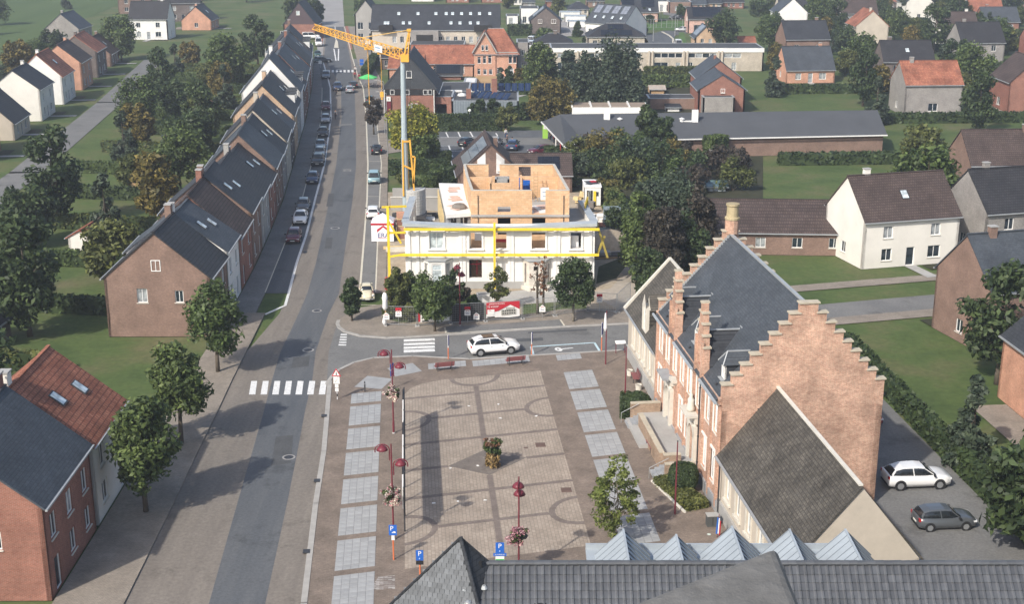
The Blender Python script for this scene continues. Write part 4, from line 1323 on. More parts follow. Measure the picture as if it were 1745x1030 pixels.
# information board, planters, cabinets
x, y = at(1057, 603)
o = thing('information_board', 'white lectern board on maroon legs by the beige wing', 'information board', x, y, PZ, R(8))
MB().box((0, 0, 1.05), (.95, .5, .05), M=Matrix.Rotation(R(18), 3, 'X')).build('board', WHITE, o)
for s in (-1, 1): MB().tube((s * .42, 0, 0), (s * .42, 0, 1.03), .035).build('leg', MAROON, o)
for lb, u, v in (('round white planter nearest the beige wing sign', 1073, 641), ('round white planter beside the maroon bench end', 1088, 666), ('round white planter peeking from behind the round bush', 1098, 688)):
    x, y = at(u, v)
    o = thing('planter', lb, 'planter', x, y, PZ, 0, 'round white planters')
    MB().lathe([(.24, 0), (.27, .45), (.29, .5), (.24, .5), (.22, .38)], n=16).build('tub', LSTONE, o)
    MB().lathe([(.22, .39), (.05, .42)], n=10).build('soil', BARK, o)
x, y = at(1213, 897)
o = thing('utility_cabinet', 'low dark utility cabinet against the near beige wing', 'cabinet', x, y, PZ, R(6))
MB().box((0, 0, .38), (.75, .55, .76)).build('body', plain('cabinet_grey', (.08, .085, .085), .6, .12), o); MB().box((0, 0, .79), (.82, .62, .05)).build('lid', CONCRETE, o)
MB().box((-.02, -.285, .4), (.02, .02, .6)).build('door_seam', TRIM, o)
x, y = at(1222, 918)
o = thing('flag', 'rolled blue white and red flag leaning by the cabinet', 'flag', x, y, PZ)
MB().tube((0, 0, 0), (.06, 0, 1.7), .025).build('staff', MAROON, o)
MB().tube((-.05, -.02, .3), (.0, -.02, 1.45), .06, .05).build('blue_cloth', BLUE, o); MB().tube((.05, -.03, .3), (.09, -.03, 1.4), .05, .05).build('white_cloth', WFLAG, o); MB().tube((.14, -.02, .2), (.16, -.02, 1.2), .05, .05).build('red_cloth', RED, o)
x, y = at(1208, 913)
o = thing('ground_light', 'round pale ground light in the paving near the cabinet', 'ground light', x, y, PZ)
MB().lathe([(.15, 0), (.15, .02)], n=14).build('ring', GALV, o); MB().lathe([(.12, 0), (.12, .024)], n=14).build('lens', plain('pale_lens', (.6, .68, .6), .3, .05), o)

# long raised display screen seen edge-on
a = Vector(at(690, 908)); b = Vector(at(690, 727))
d = (b - a); L = d.length; ang = math.atan2(d.y, d.x)
o = thing('display_screen', 'long raised screen of dark panels on slim posts, seen edge-on', 'display screen', a.x, a.y, PZ, ang)
MESHP = plain('screen_panel', (.10, .10, .105), .7, .2)
for k in range(9):
    xx = L * k / 8
    MB().tube((xx, 0, 0), (xx, 0, 3.25), .05).build('post', DARKMETAL, o)
    if k < 8:
        MB().box((xx + L / 16, .0, 2.4), (L / 8 - .1, .035, 1.55)).build('panel', MESHP, o)
        MB().box((xx + L / 16, .075, 2.4), (L / 8 - .14, .09, 1.5)).build('print_sheet', WHITE if k % 3 != 1 else TRIM, o)
for z in (1.58, 3.22): MB().bar((0, 0, z), (L, 0, z), .05).build('rail', DARKMETAL, o)

# dry topiary in the middle
x, y = at(839, 797)
o = thing('topiary_shrub', 'drum-shaped shrub, green on top and withered below, amid the square', 'shrub', x, y, PZ)
cs, rr = clumps('drum', 1.05, 1.15, 22, 4, 0)
cs = [(c[0], c[1], c[2] + .95) for c in cs]
inst('foliage', leaf_mesh('foliage', LEAF_MID, cs, [(.2, .2, .2)] * len(cs), 60, .12, 4), o)
cs2, rr = clumps('drum', .95, .95, 24, 6, .05)
DRY = foliage('withered_leaf', (.12, .075, .035), (.34, .24, .12), .15)
inst('withered_foliage', leaf_mesh('withered_foliage', DRY, cs2, [(.17, .17, .3)] * len(cs2), 60, .11, 6, aspect=2.6), o)
inst('blossom', leaf_mesh('blossom', LEAF_DRY, [(rnd.uniform(-.5, .5), rnd.uniform(-.5, .5), 1.95) for _ in range(16)], [(.2, .2, .13)] * 16, 26, .11, 9), o)
MB().tube((0, 0, -.05), (0, 0, 1.2), .12, .08).build('stem', BARK, o)

# paper scraps blown over the paving
sc_ = MB().slab([(-.13, -.08, .02), (.12, -.1, .035), (.14, .09, .02), (-.1, .08, .05)], .01).mesh('paper_scrap', WHITE)
for i, (u, v, lb) in enumerate(((799, 694, 'white paper scrap left of the paving centre line'), (849, 691, 'white paper scrap right of the paving centre line'), (853, 715, 'small white scrap above the topiary'), (768, 800, 'white scrap at the diamond paving corner'),
                            (814, 796, 'white scrap beside the topiary foot'), (739, 860, 'white scrap in the screen shadow'), (780, 857, 'white scrap between screen shadow and lamp'), (827, 855, 'white scrap by the lower paving band'), (914, 711, 'tiny white scrap inside the paved half circle'))):
    x, y = at(u, v)
    s_ = inst('paper_scrap', sc_, None, (x, y, PZ + .012), (0, 0, i * 1.3), (.8 + .1 * (i % 3),) * 3)
    tag(s_, lb, 'paper scrap', 'paper scraps on the square')

x, y = at(1046, 926)
tree('sparse young tree on the square in front of the zinc peaks', x, y, 'egg', zat(778, y), 4.1, foliage('leaf_light_green', (.065, .10, .025), (.17, .21, .065)), 58, 64, .14, 12, .16, bark=PALEBARK, limbs=18, rz=.5, trunk_r=.09, crad=.50)
# ------------------------------------------------------------------ town hall (old brick, stepped gables) and its two beige wings
HX, HY = 11.83, 104.24
HRZ = math.atan2(85.32 - 104.24, 13.92 - 11.83)      # local x runs along the facade towards the church, local y into the building
_hd = Vector((math.cos(HRZ), math.sin(HRZ)))
HALL = thing('town_hall', 'old red brick town hall with stepped gables and slate roof', 'town hall', HX, HY, 0, HRZ)
U0, U1, ZE, ZR, DEP = .3, 20.3, 8.35, 14.6, 11.2
k_ = (ZR - ZE) / (DEP / 2)
mb = MB()
up = [2.0, 4.4, 6.9, 9.3, 11.6, 14.2, 16.9, 19.1]
lo = [1.85, 9.2, 11.3, 16.3, 18.6]
doors = [5.5, 13.3]
ops = [(u - U0, 5.35, 1.15, 2.4, dict(nx=2, nz=2, gm=BLIND if i % 3 else CURTAIN)) for i, u in enumerate(up)] + \
      [(u - U0, 1.65, 1.15, 2.4, dict(nx=2, nz=2, gm=BLIND if i % 2 else CURTAIN)) for i, u in enumerate(lo)] + \
      [(u - U0, .85, 1.5, 2.95, dict(void=True)) for u in doors]
opt = dict(gm=GLASS, fm=WHITEFRAME)
wall_windows(HALL, mb, (U0, 0), (U1, 0), 0, ZE, ops, th=.4, inset=.14)
wall_panel(mb, (U1, .01), (U1, DEP), 0, ZE, .4)
wall_panel(mb, (U1, DEP), (U0, DEP), 0, ZE, .4)
wall_panel(mb, (U0, DEP), (U0, .01), 0, ZE, .4)
HW = mb.build('wall', BR_HALL, HALL)
# white stone surrounds, brick piers, plinth, corbels
sm = MB()
for u in up + lo:
    z = 5.35 if u in up else 1.65
    for s in (-1, 1): sm.box((u + s * .64, -.02, z + 1.2), (.10, .12, 2.5))
    sm.box((u, -.03, z + 2.47), (1.42, .14, .14))
sm.build('window_surround', WHITE, HALL)
pm = MB()
pu = [.55] + [(a + b) / 2 for a, b in zip(up[:-1], up[1:])] + [20.05]
for u in pu:
    pm.box((u, -.07, 4.0), (.34, .14, 7.4))
for i in range(64):
    pm.box((U0 + .15 + (U1 - U0 - .3) * i / 63, -.08, 8.02), (.14, .16, .3))
pm.box(((U0 + U1) / 2, -.09, 8.25), (U1 - U0, .18, .16))
pm.build('brick_pier', BR_HALL, HALL)
MB().box(((U0 + U1) / 2, -.06, .45), (U1 - U0 + .1, .13, .9)).build('plinth', BLUESTONE, HALL)
# doors: stone portals with arch, canopy and niche sculpture
for i, u in enumerate(doors):
    p = MB()
    for s in (-1, 1): p.box((u + s * .92, -.14, 2.1), (.36, .34, 3.4))
    n = 10
    for k in range(n):
        a0, a1 = math.pi * k / n, math.pi * (k + 1) / n
        q = [(u + r * math.cos(a), 3.0 + r * math.sin(a)) for r, a in ((.72, a0), (1.12, a0), (1.12, a1), (.72, a1))]
        p.slab([(x, -.3, z) for x, z in q], -.32) if False else p.add([(x, y, z) for y in (-.31, .05) for x, z in q], [(0, 1, 2, 3), (7, 6, 5, 4), (0, 4, 5, 1), (1, 5, 6, 2), (2, 6, 7, 3), (3, 7, 4, 0)])
    p.box((u, -.12, 4.35), (2.3, .30, .5))
    po = p.build('portal', LSTONE, HALL)
    MB().box((u, .22, 2.0), (1.44, .08, 2.3)).build('door', plain('door_white', (.62, .62, .58), .5, .1) if i == 0 else DARKMETAL, HALL)
    c = MB().box((u, -.42, 4.68), (2.4, .95, .16)).box((u, -.2, 4.5), (2.0, .4, .2))
    c.build('canopy', BLUESTONE if i == 0 else LSTONE, HALL)
    s_ = MB().lathe([(.28, 0), (.34, .25), (.22, .7), (.26, .9), (.12, 1.1), (.15, 1.28), (.05, 1.42)], (u + .1, -.35, 4.76), 9)
    if i == 1: s_.build('stone_figure', LSTONE, HALL, True)
MB().box((7.6, -.28, 5.0), (1.1, .5, .22)).box((7.6, -.2, 4.8), (.8, .3, .2)).build('stone_corbel', LSTONE, HALL)
# main roof
r = MB()
e = .35
zl = ZE - e * k_ + .1
a0, a1 = U0 + .42, U1 - .42
r.slab([(a0, -e, zl), (a1, -e, zl), (a1, DEP / 2, ZR), (a0, DEP / 2, ZR)], .14)
r.slab([(a1, DEP + e, zl), (a0, DEP + e, zl), (a0, DEP / 2, ZR), (a1, DEP / 2, ZR)], .14)
ROOF = r.build('roof', SLATE, HALL)
MB().bar((a0, DEP / 2, ZR + .05), (a1, DEP / 2, ZR + .05), .25, .12).build('ridge_cap', LEAD, ROOF)
g = MB()
for ua, ub in ((U0, 5.4), (7.6, 13.5), (15.7, U1)):
    g.bar((ua, -e - .08, zl - .02), (ub, -e - .08, zl - .02), .16, .14)
g.build('gutter', ZINC, HALL)
for u in (15.25,):
    d_ = MB().tube((u, -.2, .3), (u, -.2, 8.0), .06, n=8)
    for z in (1.5, 3.5, 5.5, 7.2): d_.lathe([(.085, z), (.085, z + .08)], (u, -.2, 0), 8)
    d_.build('downpipe', DARKMETAL, HALL)
# stepped end gables: every step with its stone coping
cop = MB().box((0, 0, .05), (.62, .80, .1)).mesh('coping', plain('gable_coping', (.46, .41, .32), .85, .15, 1.5))
for uu in (U0 + .2, U1 - .2):
    sg = MB(); NS = 9; dy = DEP / 2 / NS
    tops = []
    for i in range(NS):
        zt = ZE + k_ * dy * (i + 1) + .25
        for s in (0, 1):
            yc = dy * (i + .5) if s == 0 else DEP - dy * (i + .5)
            z0 = ZE if i > 0 else ZE - .9
            sg.box((uu, yc, (z0 + zt) / 2), (.42, dy, zt - z0)); tops.append((yc, zt))
    go = sg.build('stepped_gable', BR_HALL, HALL)
    for yc, zt in tops: inst('coping', cop, go, (uu, yc, zt))
fl = MB()
for i in range(34):
    t = i / 34
    fl.box((U0 + .50, DEP / 2 * t + .08, ZE + k_ * DEP / 2 * t + .22), (.22, .17, .18))
fl.build('step_flashing', LEAD, ROOF)
ch = MB().lathe([(.55, 0), (.55, 1.1)], (U0 + .25, DEP / 2 + .1, ZR + .1), 10).build('chimney', BR_HALL, HALL)
MB().lathe([(.56, 1.1), (.60, 1.15), (.60, 1.3), (.48, 1.35), (.46, 2.2), (.54, 2.25), (.54, 2.4), (.3, 2.4)], (U0 + .25, DEP / 2 + .1, ZR + .1), 14).build('chimney_pot', plain('yellow_pot', (.40, .33, .2), .85, .2), ch)
# two stepped dormer gables on the facade line
for uc in (6.45, 14.6):
    zt0 = ZE - .55
    st_ = [(1.05, 10.3), (.82, 11.1), (.60, 11.9), (.40, 12.65), (.22, 13.35)]
    sg = MB(); prev = None
    o1 = MB()
    wall_panel(o1, (uc - 1.05, -.16), (uc + 1.05, -.16), zt0, 10.3, .46, [(.55, 1.55, 8.75, 10.28)])
    for (hw, zt), (hw0, z0) in zip(st_[1:], st_[:-1]):
        o1.box((uc, .07, (z0 + zt) / 2), (hw * 2, .46, zt - z0))
    for s in (-1, 1):
        o1.box((uc + s * .88, -.22, 9.3), (.30, .16, 2.9))
    go = o1.build('dormer_gable', BR_HALL, HALL)
    cm = MB().box((0, 0, .06), (.40, .62, .12)).mesh('coping', MATS['gable_coping'])
    for hw, zt in st_[:-1]:
        for s in (-1, 1): inst('coping', cm, go, (uc + s * (hw - .10), .07, zt))
    inst('coping', cm, go, (uc, .07, st_[-1][1]))
    window(HALL, (uc, 0.05, 8.75), 0, .98, 1.5, 1, 2, gm=CURTAIN)
    # slated roof behind it
    zr = 11.3; yb = (zr - ZE) / k_
    dr = MB()
    for s in (-1, 1):
        ze_ = 9.0; ye = (ze_ - ZE) / k_
        q = [(uc + s * 1.25, .28, ze_), (uc + s * 1.25, ye + .05, ze_), (uc, yb + .1, zr), (uc, .28, zr)]
        dr.slab(q if s > 0 else q[::-1], .1)
    do = dr.build('dormer_roof', SLATEDK, HALL)
    ck = MB()
    for s in (-1, 1): ck.add([(uc + s * 1.02, .28, ZE - .1), (uc + s * 1.02, .7, ZE + .2), (uc + s * 1.02, .68, 9.1), (uc + s * 1.02, .28, 9.1)], [(0, 1, 2, 3)])
    ck.build('dormer_cheek', SLATEDK, HALL)
    MB().bar((uc, .28, zr + .03), (uc, yb + .1, zr + .03), .16, .08).build('ridge_cap', LEAD, do)
    MB().box((uc, yb + .25, zr + .15), (.5, .35, .10)).build('lead_apron', LEAD, do)
# small white hipped dormers
for uc in (3.0, 10.6, 18.3):
    yf = .55; zb = ZE + k_ * yf + .1
    f = MB()
    wall_panel(f, (uc - .42, yf), (uc + .42, yf), zb, zb + 1.15, .12, [(.16, .68, zb + .22, zb + 1.0)])
    fo = f.build('dormer_front', WHITE, HALL)
    window(HALL, (uc, yf + .05, zb + .22), 0, .52, .78, 2, 2, sill=False, gm=GLASS)
    yb = (zb + 1.9 - ZE) / k_
    c = MB()
    for s in (-1, 1):
        y2 = (zb + 1.15 - ZE) / k_
        c.add([(uc + s * .42, yf + .01, zb), (uc + s * .42, y2, zb + 1.15), (uc + s * .42, yf + .01, zb + 1.15)], [(0, 1, 2)])
    c.build('dormer_cheek', SLATEDK, HALL)
    d_ = MB()
    z1, z2 = zb + 1.12, zb + 1.95
    y1 = (z1 - ZE) / k_ + .15; y2 = (z2 - ZE) / k_ + .15
    A_, B_, C_, D_ = (uc - .62, yf - .2, z1), (uc + .62, yf - .2, z1), (uc + .62, y1, z1), (uc - .62, y1, z1)
    P_, Q_ = (uc, yf + .25, z2), (uc, y2, z2)
    d_.add([A_, B_, P_], [(0, 1, 2)]); d_.add([B_, C_, Q_, P_], [(0, 1, 2, 3)]); d_.add([D_, A_, P_, Q_], [(0, 1, 2, 3)])
    d_.add([A_, B_, C_, D_], [(3, 2, 1, 0)])
    do = d_.build('dormer_roof', SLATE, HALL)
    MB().bar(A_, P_, .07).bar(B_, P_, .07).bar(P_, Q_, .09).build('lead_hip', LEAD, do)
    MB().box((uc, yf - .14, zb - .03), (.9, .22, .06)).build('sill', LEAD, fo)
ra = MB()
for u in (3.0, 10.6, 18.3): ra.tube((u + .1, .12, ZE + .32), (u + .1, .05, ZE + .42), .09, n=8)
ra.build('roof_vent', DARKMETAL, HALL)
# iron wall anchors on the near gable
for y, z in ((2.6, 7.2), (3.4, 6.0), (2.6, 4.8)):
    MB().box((U1 + .03, y, z), (.05, .07, .7)).box((U1 + .03, y, z + .1), (.05, .5, .07)).box((U1 + .03, y, z + .32), (.05, .26, .06)).build('wall_anchor', DARKMETAL, HALL)

def wing(label, u0, u1, ze, zr, dep, wins, walls, roofm, extra=None):
    w = thing('town_hall_wing', label, 'building', HX, HY, 0, HRZ)
    m = MB()
    wall_windows(w, m, (u0, .12), (u1, .12), 0, ze, [(u - u0, 1.85, 1.05, 2.15, dict(nx=2, nz=2, gm=GLASS if i % 3 == 1 else CURTAIN)) for i, u in enumerate(wins)], th=.35, inset=.14)
    wall_windows(w, m, (u0, dep), (u0, .13), 0, ze, [], gable=zr - .05)
    wall_panel(m, (u1, .13), (u1, dep), 0, ze, .35, gable=zr - .05)
    wall_panel(m, (u1, dep), (u0, dep), 0, ze, .35)
    m.build('wall', walls, w)
    s = MB()
    for u in wins:
        for q in (-1, 1): s.box((u + q * .60, .10, 2.95), (.13, .12, 2.4))
        s.box((u, .09, 4.12), (1.4, .14, .2)); s.box((u, .06, 1.72), (1.5, .2, .14))
    s.build('window_surround', LSTONE, w)
    MB().box(((u0 + u1) / 2, .06, .55), (u1 - u0, .2, 1.1)).build('plinth', CONCRETE, w)
    k = (zr - ze) / (dep / 2)
    r = MB()
    r.slab([(u0 - .1, -.2, ze - .1), (u1 + .1 if u1 > 20 else u1 - .02, -.2, ze - .1), (u1 + .1 if u1 > 20 else u1 - .02, dep / 2, zr), (u0 - .1, dep / 2, zr)], .12)
    r.slab([(u1 - .02, dep + .3, ze - .1), (u0 - .1, dep + .3, ze - .1), (u0 - .1, dep / 2, zr), (u1 - .02, dep / 2, zr)], .12)
    ro = r.build('roof', roofm, w)
    MB().bar((u0 - .1, dep / 2, zr + .05), (u1 - .02, dep / 2, zr + .05), .24, .1).build('ridge_cap', LSTONE, ro)
    MB().bar((u0, -.28, ze - .12), (u1, -.28, ze - .12), .14, .12).build('gutter', LEAD, w)
    return w, ro
OLDSL = brick('weathered_slate', (.085, .078, .068), (.13, .118, .10), (.05, .046, .04), .26, .17, .8, .018, .45, 'roof')
W1, W1R = wing('beige wing with weathered slate roof beyond the brick town hall', -12.2, .28, 4.65, 9.1, 7.6, [-9.6, -7.4, -5.2, -3.0, -.85], BEIGE, OLDSL)
cg = MB()
for a, b in (((-12.28, -.3, 4.6), (-12.28, 3.8, 9.2)), ((-12.28, 8.0, 4.6), (-12.28, 3.8, 9.2))): cg.bar(a, b, .35, .2)
cg.build('gable_coping', LSTONE, W1)
# tall stone dormer of the wing
dm_ = MB()
wall_panel(dm_, (-5.9, .0), (-4.3, .0), 4.5, 7.0, .4, [(.35, 1.25, 4.9, 6.9)], gable=8.1)
dm_.build('dormer_front', LSTONE, W1)
window(W1, (-5.1, .14, 4.9), 0, .88, 1.98, 2, 3, gm=GLASS, sill=False)
dd = MB()
for s in (-1, 1):
    q = [(-5.1 + s * .95, .38, 6.8), (-5.1 + s * .95, 2.2, 6.8), (-5.1, 3.05, 8.05), (-5.1, .38, 8.05)]
    dd.slab(q if s > 0 else q[::-1], .1)
    dd.add([(-5.1 + s * .8, .3, 4.6), (-5.1 + s * .8, 2.0, 6.85), (-5.1 + s * .8, .3, 6.85)], [(0, 1, 2)])
dd.build('dormer_roof', OLDSL, W1)
W2, W2R = wing('near beige wing with dark slate roof at the church end of the hall', 20.34, 36, 4.3, 9.0, 7.6, [22.4, 24.9, 27.4, 29.9, 32.4], BEIGE, OLDSL)
MB().tube((20.9, -.1, 0), (20.9, -.1, 4.0), .06).build('downpipe', DARKMETAL, W2)

# entrance terrace: brick walls with stone coping, ramp deck, two flights of steps
T = thing('entrance_terrace', 'brick-walled entrance ramp with stone steps at both ends', 'entrance ramp', HX, HY, 0, HRZ)
BR_RAMP = brick('ramp_brick', (.30, .19, .12), (.40, .27, .18), (.38, .33, .27), stain=.35)
MB().box((9.4, -1.0, .40), (11.6, 1.9, .8)).build('deck', CONCRETE, T)
MB().prism([(3.5, -2.0), (9.0, -2.0), (9.0, -3.1), (3.5, -3.1)], .05, .35).build('ramp', CONCRETE, T)
def low_wall(pts, h, w=.36):
    for (a, b) in zip(pts[:-1], pts[1:]):
        m = MB().bar((a[0], a[1], h / 2), (b[0], b[1], h / 2), w, h).build('brick_wall', BR_RAMP, T)
        MB().bar((a[0], a[1], h + .04), (b[0], b[1], h + .04), w + .03, .08).build('coping', MATS['gable_coping'], m)
low_wall([(3.4, -.3), (3.4, -2.7)], 1.55)
low_wall([(5.2, -2.25), (13.0, -2.25)], 1.35)
low_wall([(13.2, -2.2), (13.2, -.9)], 1.3)
low_wall([(14.7, -.3), (14.7, -2.4)], 1.2)
for k in range(4):
    MB().box((4.3, -2.0 - .34 * k, .68 - .17 * k - .085 + .05), (1.5, .36, .20)).build('step', BLUESTONE, T)
    MB().box((13.95, -2.0 - .34 * k, .68 - .17 * k - .085 + .05), (1.3, .36, .20)).build('step', BLUESTONE, T)
MB().tube((3.7, -3.5, 0), (3.7, -3.5, .9), .03).tube((3.7, -3.5, .9), (3.7, -2.1, 1.6), .025).tube((14.5, -3.5, 0), (14.5, -3.5, .9), .03).tube((14.5, -3.5, .9), (14.5, -2.1, 1.6), .025).build('handrail', GALV, T)

def hall_xy(u, y):
    p = Vector((HX, HY)) + _hd * u + Vector((-_hd.y, _hd.x)) * y
    return p.x, p.y
x, y = hall_xy(1.6, -1.7)
ball_bush('round clipped bush beside the far entrance wall', x, y, 1.7, 2.0, LEAF_DARK, 21, PZ)
x2, y2 = hall_xy(3.0, -3.0); x3_, y3_ = hall_xy(-.6, -2.3)
hedge('low clipped hedge wrapping the round bush at the far entrance', (x2, y2), (x3_, y3_), .8, 1.0, LEAF_DARK, .11, 260, 22, PZ)
x, y = hall_xy(16.6, -1.5)
ball_bush('round clipped bush beside the near entrance steps', x, y, 2.1, 2.1, LEAF_DARK, 23, PZ)
x2, y2 = hall_xy(15.2, -2.6); x3_, y3_ = hall_xy(19.9, -1.2)
hedge('low wide hedge bed along the near end of the brick facade', (x2, y2), (x3_, y3_), 1.6, .55, LEAF_OLIVE, .11, 260, 24, PZ)
x4, y4 = hall_xy(15.0, -3.4); x5, y5 = hall_xy(20.3, -2.2)
line('bed_edging', [(x4, y4), (x5, y5)], .15, 0, LSTONE, h=PZ + .12)

# low brown-tiled annex behind the town hall
house('low annex with brown pantile roof behind the stepped gable', 31.5, 158.5, R(-3), 17, 13, 2.7, 5.1, BR_BROWN, TILEBR, F=row(4, 17, .9, 1.2, 1.2), name='annex', cat='building')

# ------------------------------------------------------------------ roofs below the church tower
B0 = thing('hall_roof', 'dark pantiled hall roof with zinc gables below the church tower', 'building', 0, 0, 0, 0)
RZ, RY = 13.0, 52.4
SLP = math.atan(.88)
PX0, PX1 = -1.75, 26.0
mw = MB()
mw.box(((PX0 + PX1) / 2, 47.4, 3.6), (PX1 - PX0, 9.4, 7.2)); mw.box(((PX0 + PX1) / 2, 54.5, 4.9), (PX1 - PX0, 4.8, 9.8))
mw.build('wall', BR_DARK, B0)
def pplane(s):    # distance down the slope from the ridge -> (y, z)
    return RY - s * math.cos(SLP), RZ - s * math.sin(SLP)
y1_, z1_ = pplane(7.6)
ub = MB().slab([(PX0, y1_, z1_ - .06), (PX1, y1_, z1_ - .06), (PX1, RY, RZ - .06), (PX0, RY, RZ - .06)], .12)
ub.slab([(PX1, RY + 3.2, RZ - 2.6), (PX0 + 1.2, RY + 3.2, RZ - 2.6), (PX0 + 1.2, RY, RZ - .06), (PX1, RY, RZ - .06)], .12)
ub.build('roof', BITUMEN, B0)
TW, TL = .315, .36
TILEM = plain('grey_glazed_tile', (.078, .082, .089), .34, .2, 2.5, bump=.05, spec=.7, each=.16)
prof = [(-.162, .004), (-.10, .0), (.02, .0), (.075, .018), (.105, .052), (.14, .052), (.172, .016)]
tv = [(x, -TL / 2 - .03, z + .048) for x, z in prof] + [(x, TL / 2 + .03, z) for x, z in prof] + [(x, -TL / 2 - .03, z + .008) for x, z in prof]
npf = len(prof)
tf = [(i, i + 1, npf + i + 1, npf + i) for i in range(npf - 1)] + [(2 * npf + i, 2 * npf + i + 1, i + 1, i) for i in range(npf - 1)]
tm = MB().add(tv, tf).mesh('roof_tile', TILEM)
PANT = bpy.data.objects['roof'] if False else [o for o in B0.children if o.name.startswith('roof')][0]
rest = MB()
nc = int((PX1 - PX0) / TW)
RX = Matrix.Rotation(SLP, 3, 'X')
for j in range(20):
    for i in range(nc):
        s = .14 + TL * (j + .5)
        yy, zz = pplane(s)
        cx = PX0 + TW * (i + .5)
        vis = i < 36 and j < 8
        jx, jz = rnd.uniform(-.006, .006), rnd.uniform(-.003, .006)
        if vis:
            inst('roof_tile', tm, PANT, (cx + jx, yy, zz + jz), (SLP, 0, rnd.uniform(-.012, .012)))
        else:
            rest.add([tuple(RX @ Vector(v) + Vector((cx + jx, yy, zz + jz))) for v in tv], tf)
ro = rest.build('roof_tiles', TILEM, PANT); ro['kind'] = 'stuff'
rm = MB()
for k in range(7):
    a = math.pi * k / 6
    rm.v += [(-.2, math.cos(a) * .14, math.sin(a) * .11), (.2, math.cos(a) * .15, math.sin(a) * .12)]
rm.f = [(2 * k, 2 * k + 1, 2 * k + 3, 2 * k + 2) for k in range(6)] + [tuple(2 * k + 1 for k in range(7))]
rmm = rm.mesh('ridge_tile', TILEM, False)
for i in range(int((PX1 - PX0) / .38)):
    inst('ridge_tile', rmm, PANT, (PX0 + .38 * (i + .5), RY, RZ + .01 + rnd.uniform(0, .008)), (0, rnd.uniform(-.02, .02), 0))
yy, zz = pplane(.5)
MB().tube((-1.35, yy, zz - .1), (-1.35, yy, zz + .62), .075, n=10).build('vent_pipe', TRIM, B0)
yy, zz = pplane(1.15)
MB().lathe([(.14, 0), (.17, .03), (.08, .16)], (-1.2, yy, zz), 10).build('lead_collar', LEAD, B0)
yy, zz = pplane(2.2)
hb = MB().box((1.2, yy, zz + .12), (.5, .7, .34), M=None).build('roof_hatch', TRIM, B0)
yy, zz = pplane(1.7)
MB().box((8.6, yy, zz + .03), (1.6, .3, .05), M=Matrix.Rotation(SLP, 3, 'X')).build('roof_window', ZINC, B0)
MB().tube((-1.75, RY - .1, RZ + .02), (-2.05, RY - 1.15, RZ - .75), .12, n=10).build('lead_roll', LEAD, B0)
MB().tube((-1.85, RY - 2.2, RZ - 1.6), (-1.85, RY - 2.2, RZ - .7), .05).lathe([(.04, .0), (.17, .06), (.14, .14), (.03, .2)], (-1.85, RY - 2.2, RZ - .75), 12).build('cowl', GALV, B0)
# zinc gables on the far slope with standing seams
SEAM = plain('zinc_seam', (.16, .18, .20), .5, .1, metal=.3)
zf = MB().box((9.75, 56.9, 10.45), (12.4, 3.2, .12)).box((9.75, 58.5, 10.62), (12.4, .12, .34)).build('zinc_gutter', ZINC, B0)
for (ua, va, hw, zr) in ((1062, 905, 1.30, 12.05), (1152, 914, 1.02, 11.75), (1247, 900, 1.42, 12.1), (1345, 905, 1.3, 12.0), (1440, 905, 1.3, 12.0)):
    Yf = at(ua, va, zr)[1]; xc = at(ua, va, zr)[0]
    Yb = RY - .2
    zl = zr - hw * 1.0
    gz = MB()
    gz.slab([(xc - hw, Yb, zl), (xc, Yb, zr), (xc, Yf, zr), (xc - hw, Yf, zl)][::-1], .06)
    gz.slab([(xc + hw, Yb, zl), (xc + hw, Yf, zl), (xc, Yf, zr), (xc, Yb, zr)], .06)
    gz.add([(xc - hw + .08, Yf - .1, zl - .3), (xc + hw - .08, Yf - .1, zl - .3), (xc + hw - .08, Yf - .1, zl - .02), (xc, Yf - .1, zr - .08), (xc - hw + .08, Yf - .1, zl - .02)], [(4, 3, 2, 1, 0)])
    zo = gz.build('zinc_gable', ZINC, B0)
    sm_ = MB()
    y_ = Yf - .06
    k = 0
    while y_ > Yb:
        sm_.bar((xc - hw, y_, zl + .04), (xc, y_, zr + .04), .05, .07); sm_.bar((xc + hw, y_, zl + .04), (xc, y_, zr + .04), .05, .07)
        y_ -= .52
    sm_.build('standing_seam', SEAM, zo)
    MB().bar((xc, Yb, zr + .05), (xc, Yf, zr + .05), .1, .1).build('ridge_roll', ZINC, zo)

# slated roof on the left
B1 = thing('slate_roofed_house', 'steep grey slate roof point left of the pantiled roof', 'building', 0, 0, 0, 0)
A_ = Vector((-2.2, 51.9, 14.5)); E_ = Vector((-5.29, 51.9, 11.28)); N_ = Vector((-1.47, 50.95, 11.9)); C_ = Vector((-1.02, RY, RZ + .08))
E2, N2, C2 = A_ + (E_ - A_) * 3.0, A_ + (N_ - A_) * 3.0, A_ + (C_ - A_) * 2.4
BK = Vector((E2.x + 6.5, E2.y + 4, E2.z))
R1 = MB().slab([A_, E2, N2], .08).slab([A_, N2, C2], .08).slab([A_, BK, E2], .08).build('roof', SLATEDK, B1)
SLT = plain('blue_grey_slate', (.105, .113, .125), .5, .2, 1.8, bump=.1, spec=.4, each=.2)
nn = (E_ - A_).cross(N_ - A_).normalized()
hh = Vector((0, 0, 1)).cross(nn).normalized()
if hh.x < 0: hh = -hh
dn = nn.cross(hh).normalized()
if dn.z > 0: dn = -dn
sv = MB()
eL, eR = (E2 - A_), (N2 - A_)
fl = lambda v_: v_.dot(hh) / v_.dot(dn)
Ls = min(eL.dot(dn), eR.dot(dn)) - .2
j = 0; s = .15
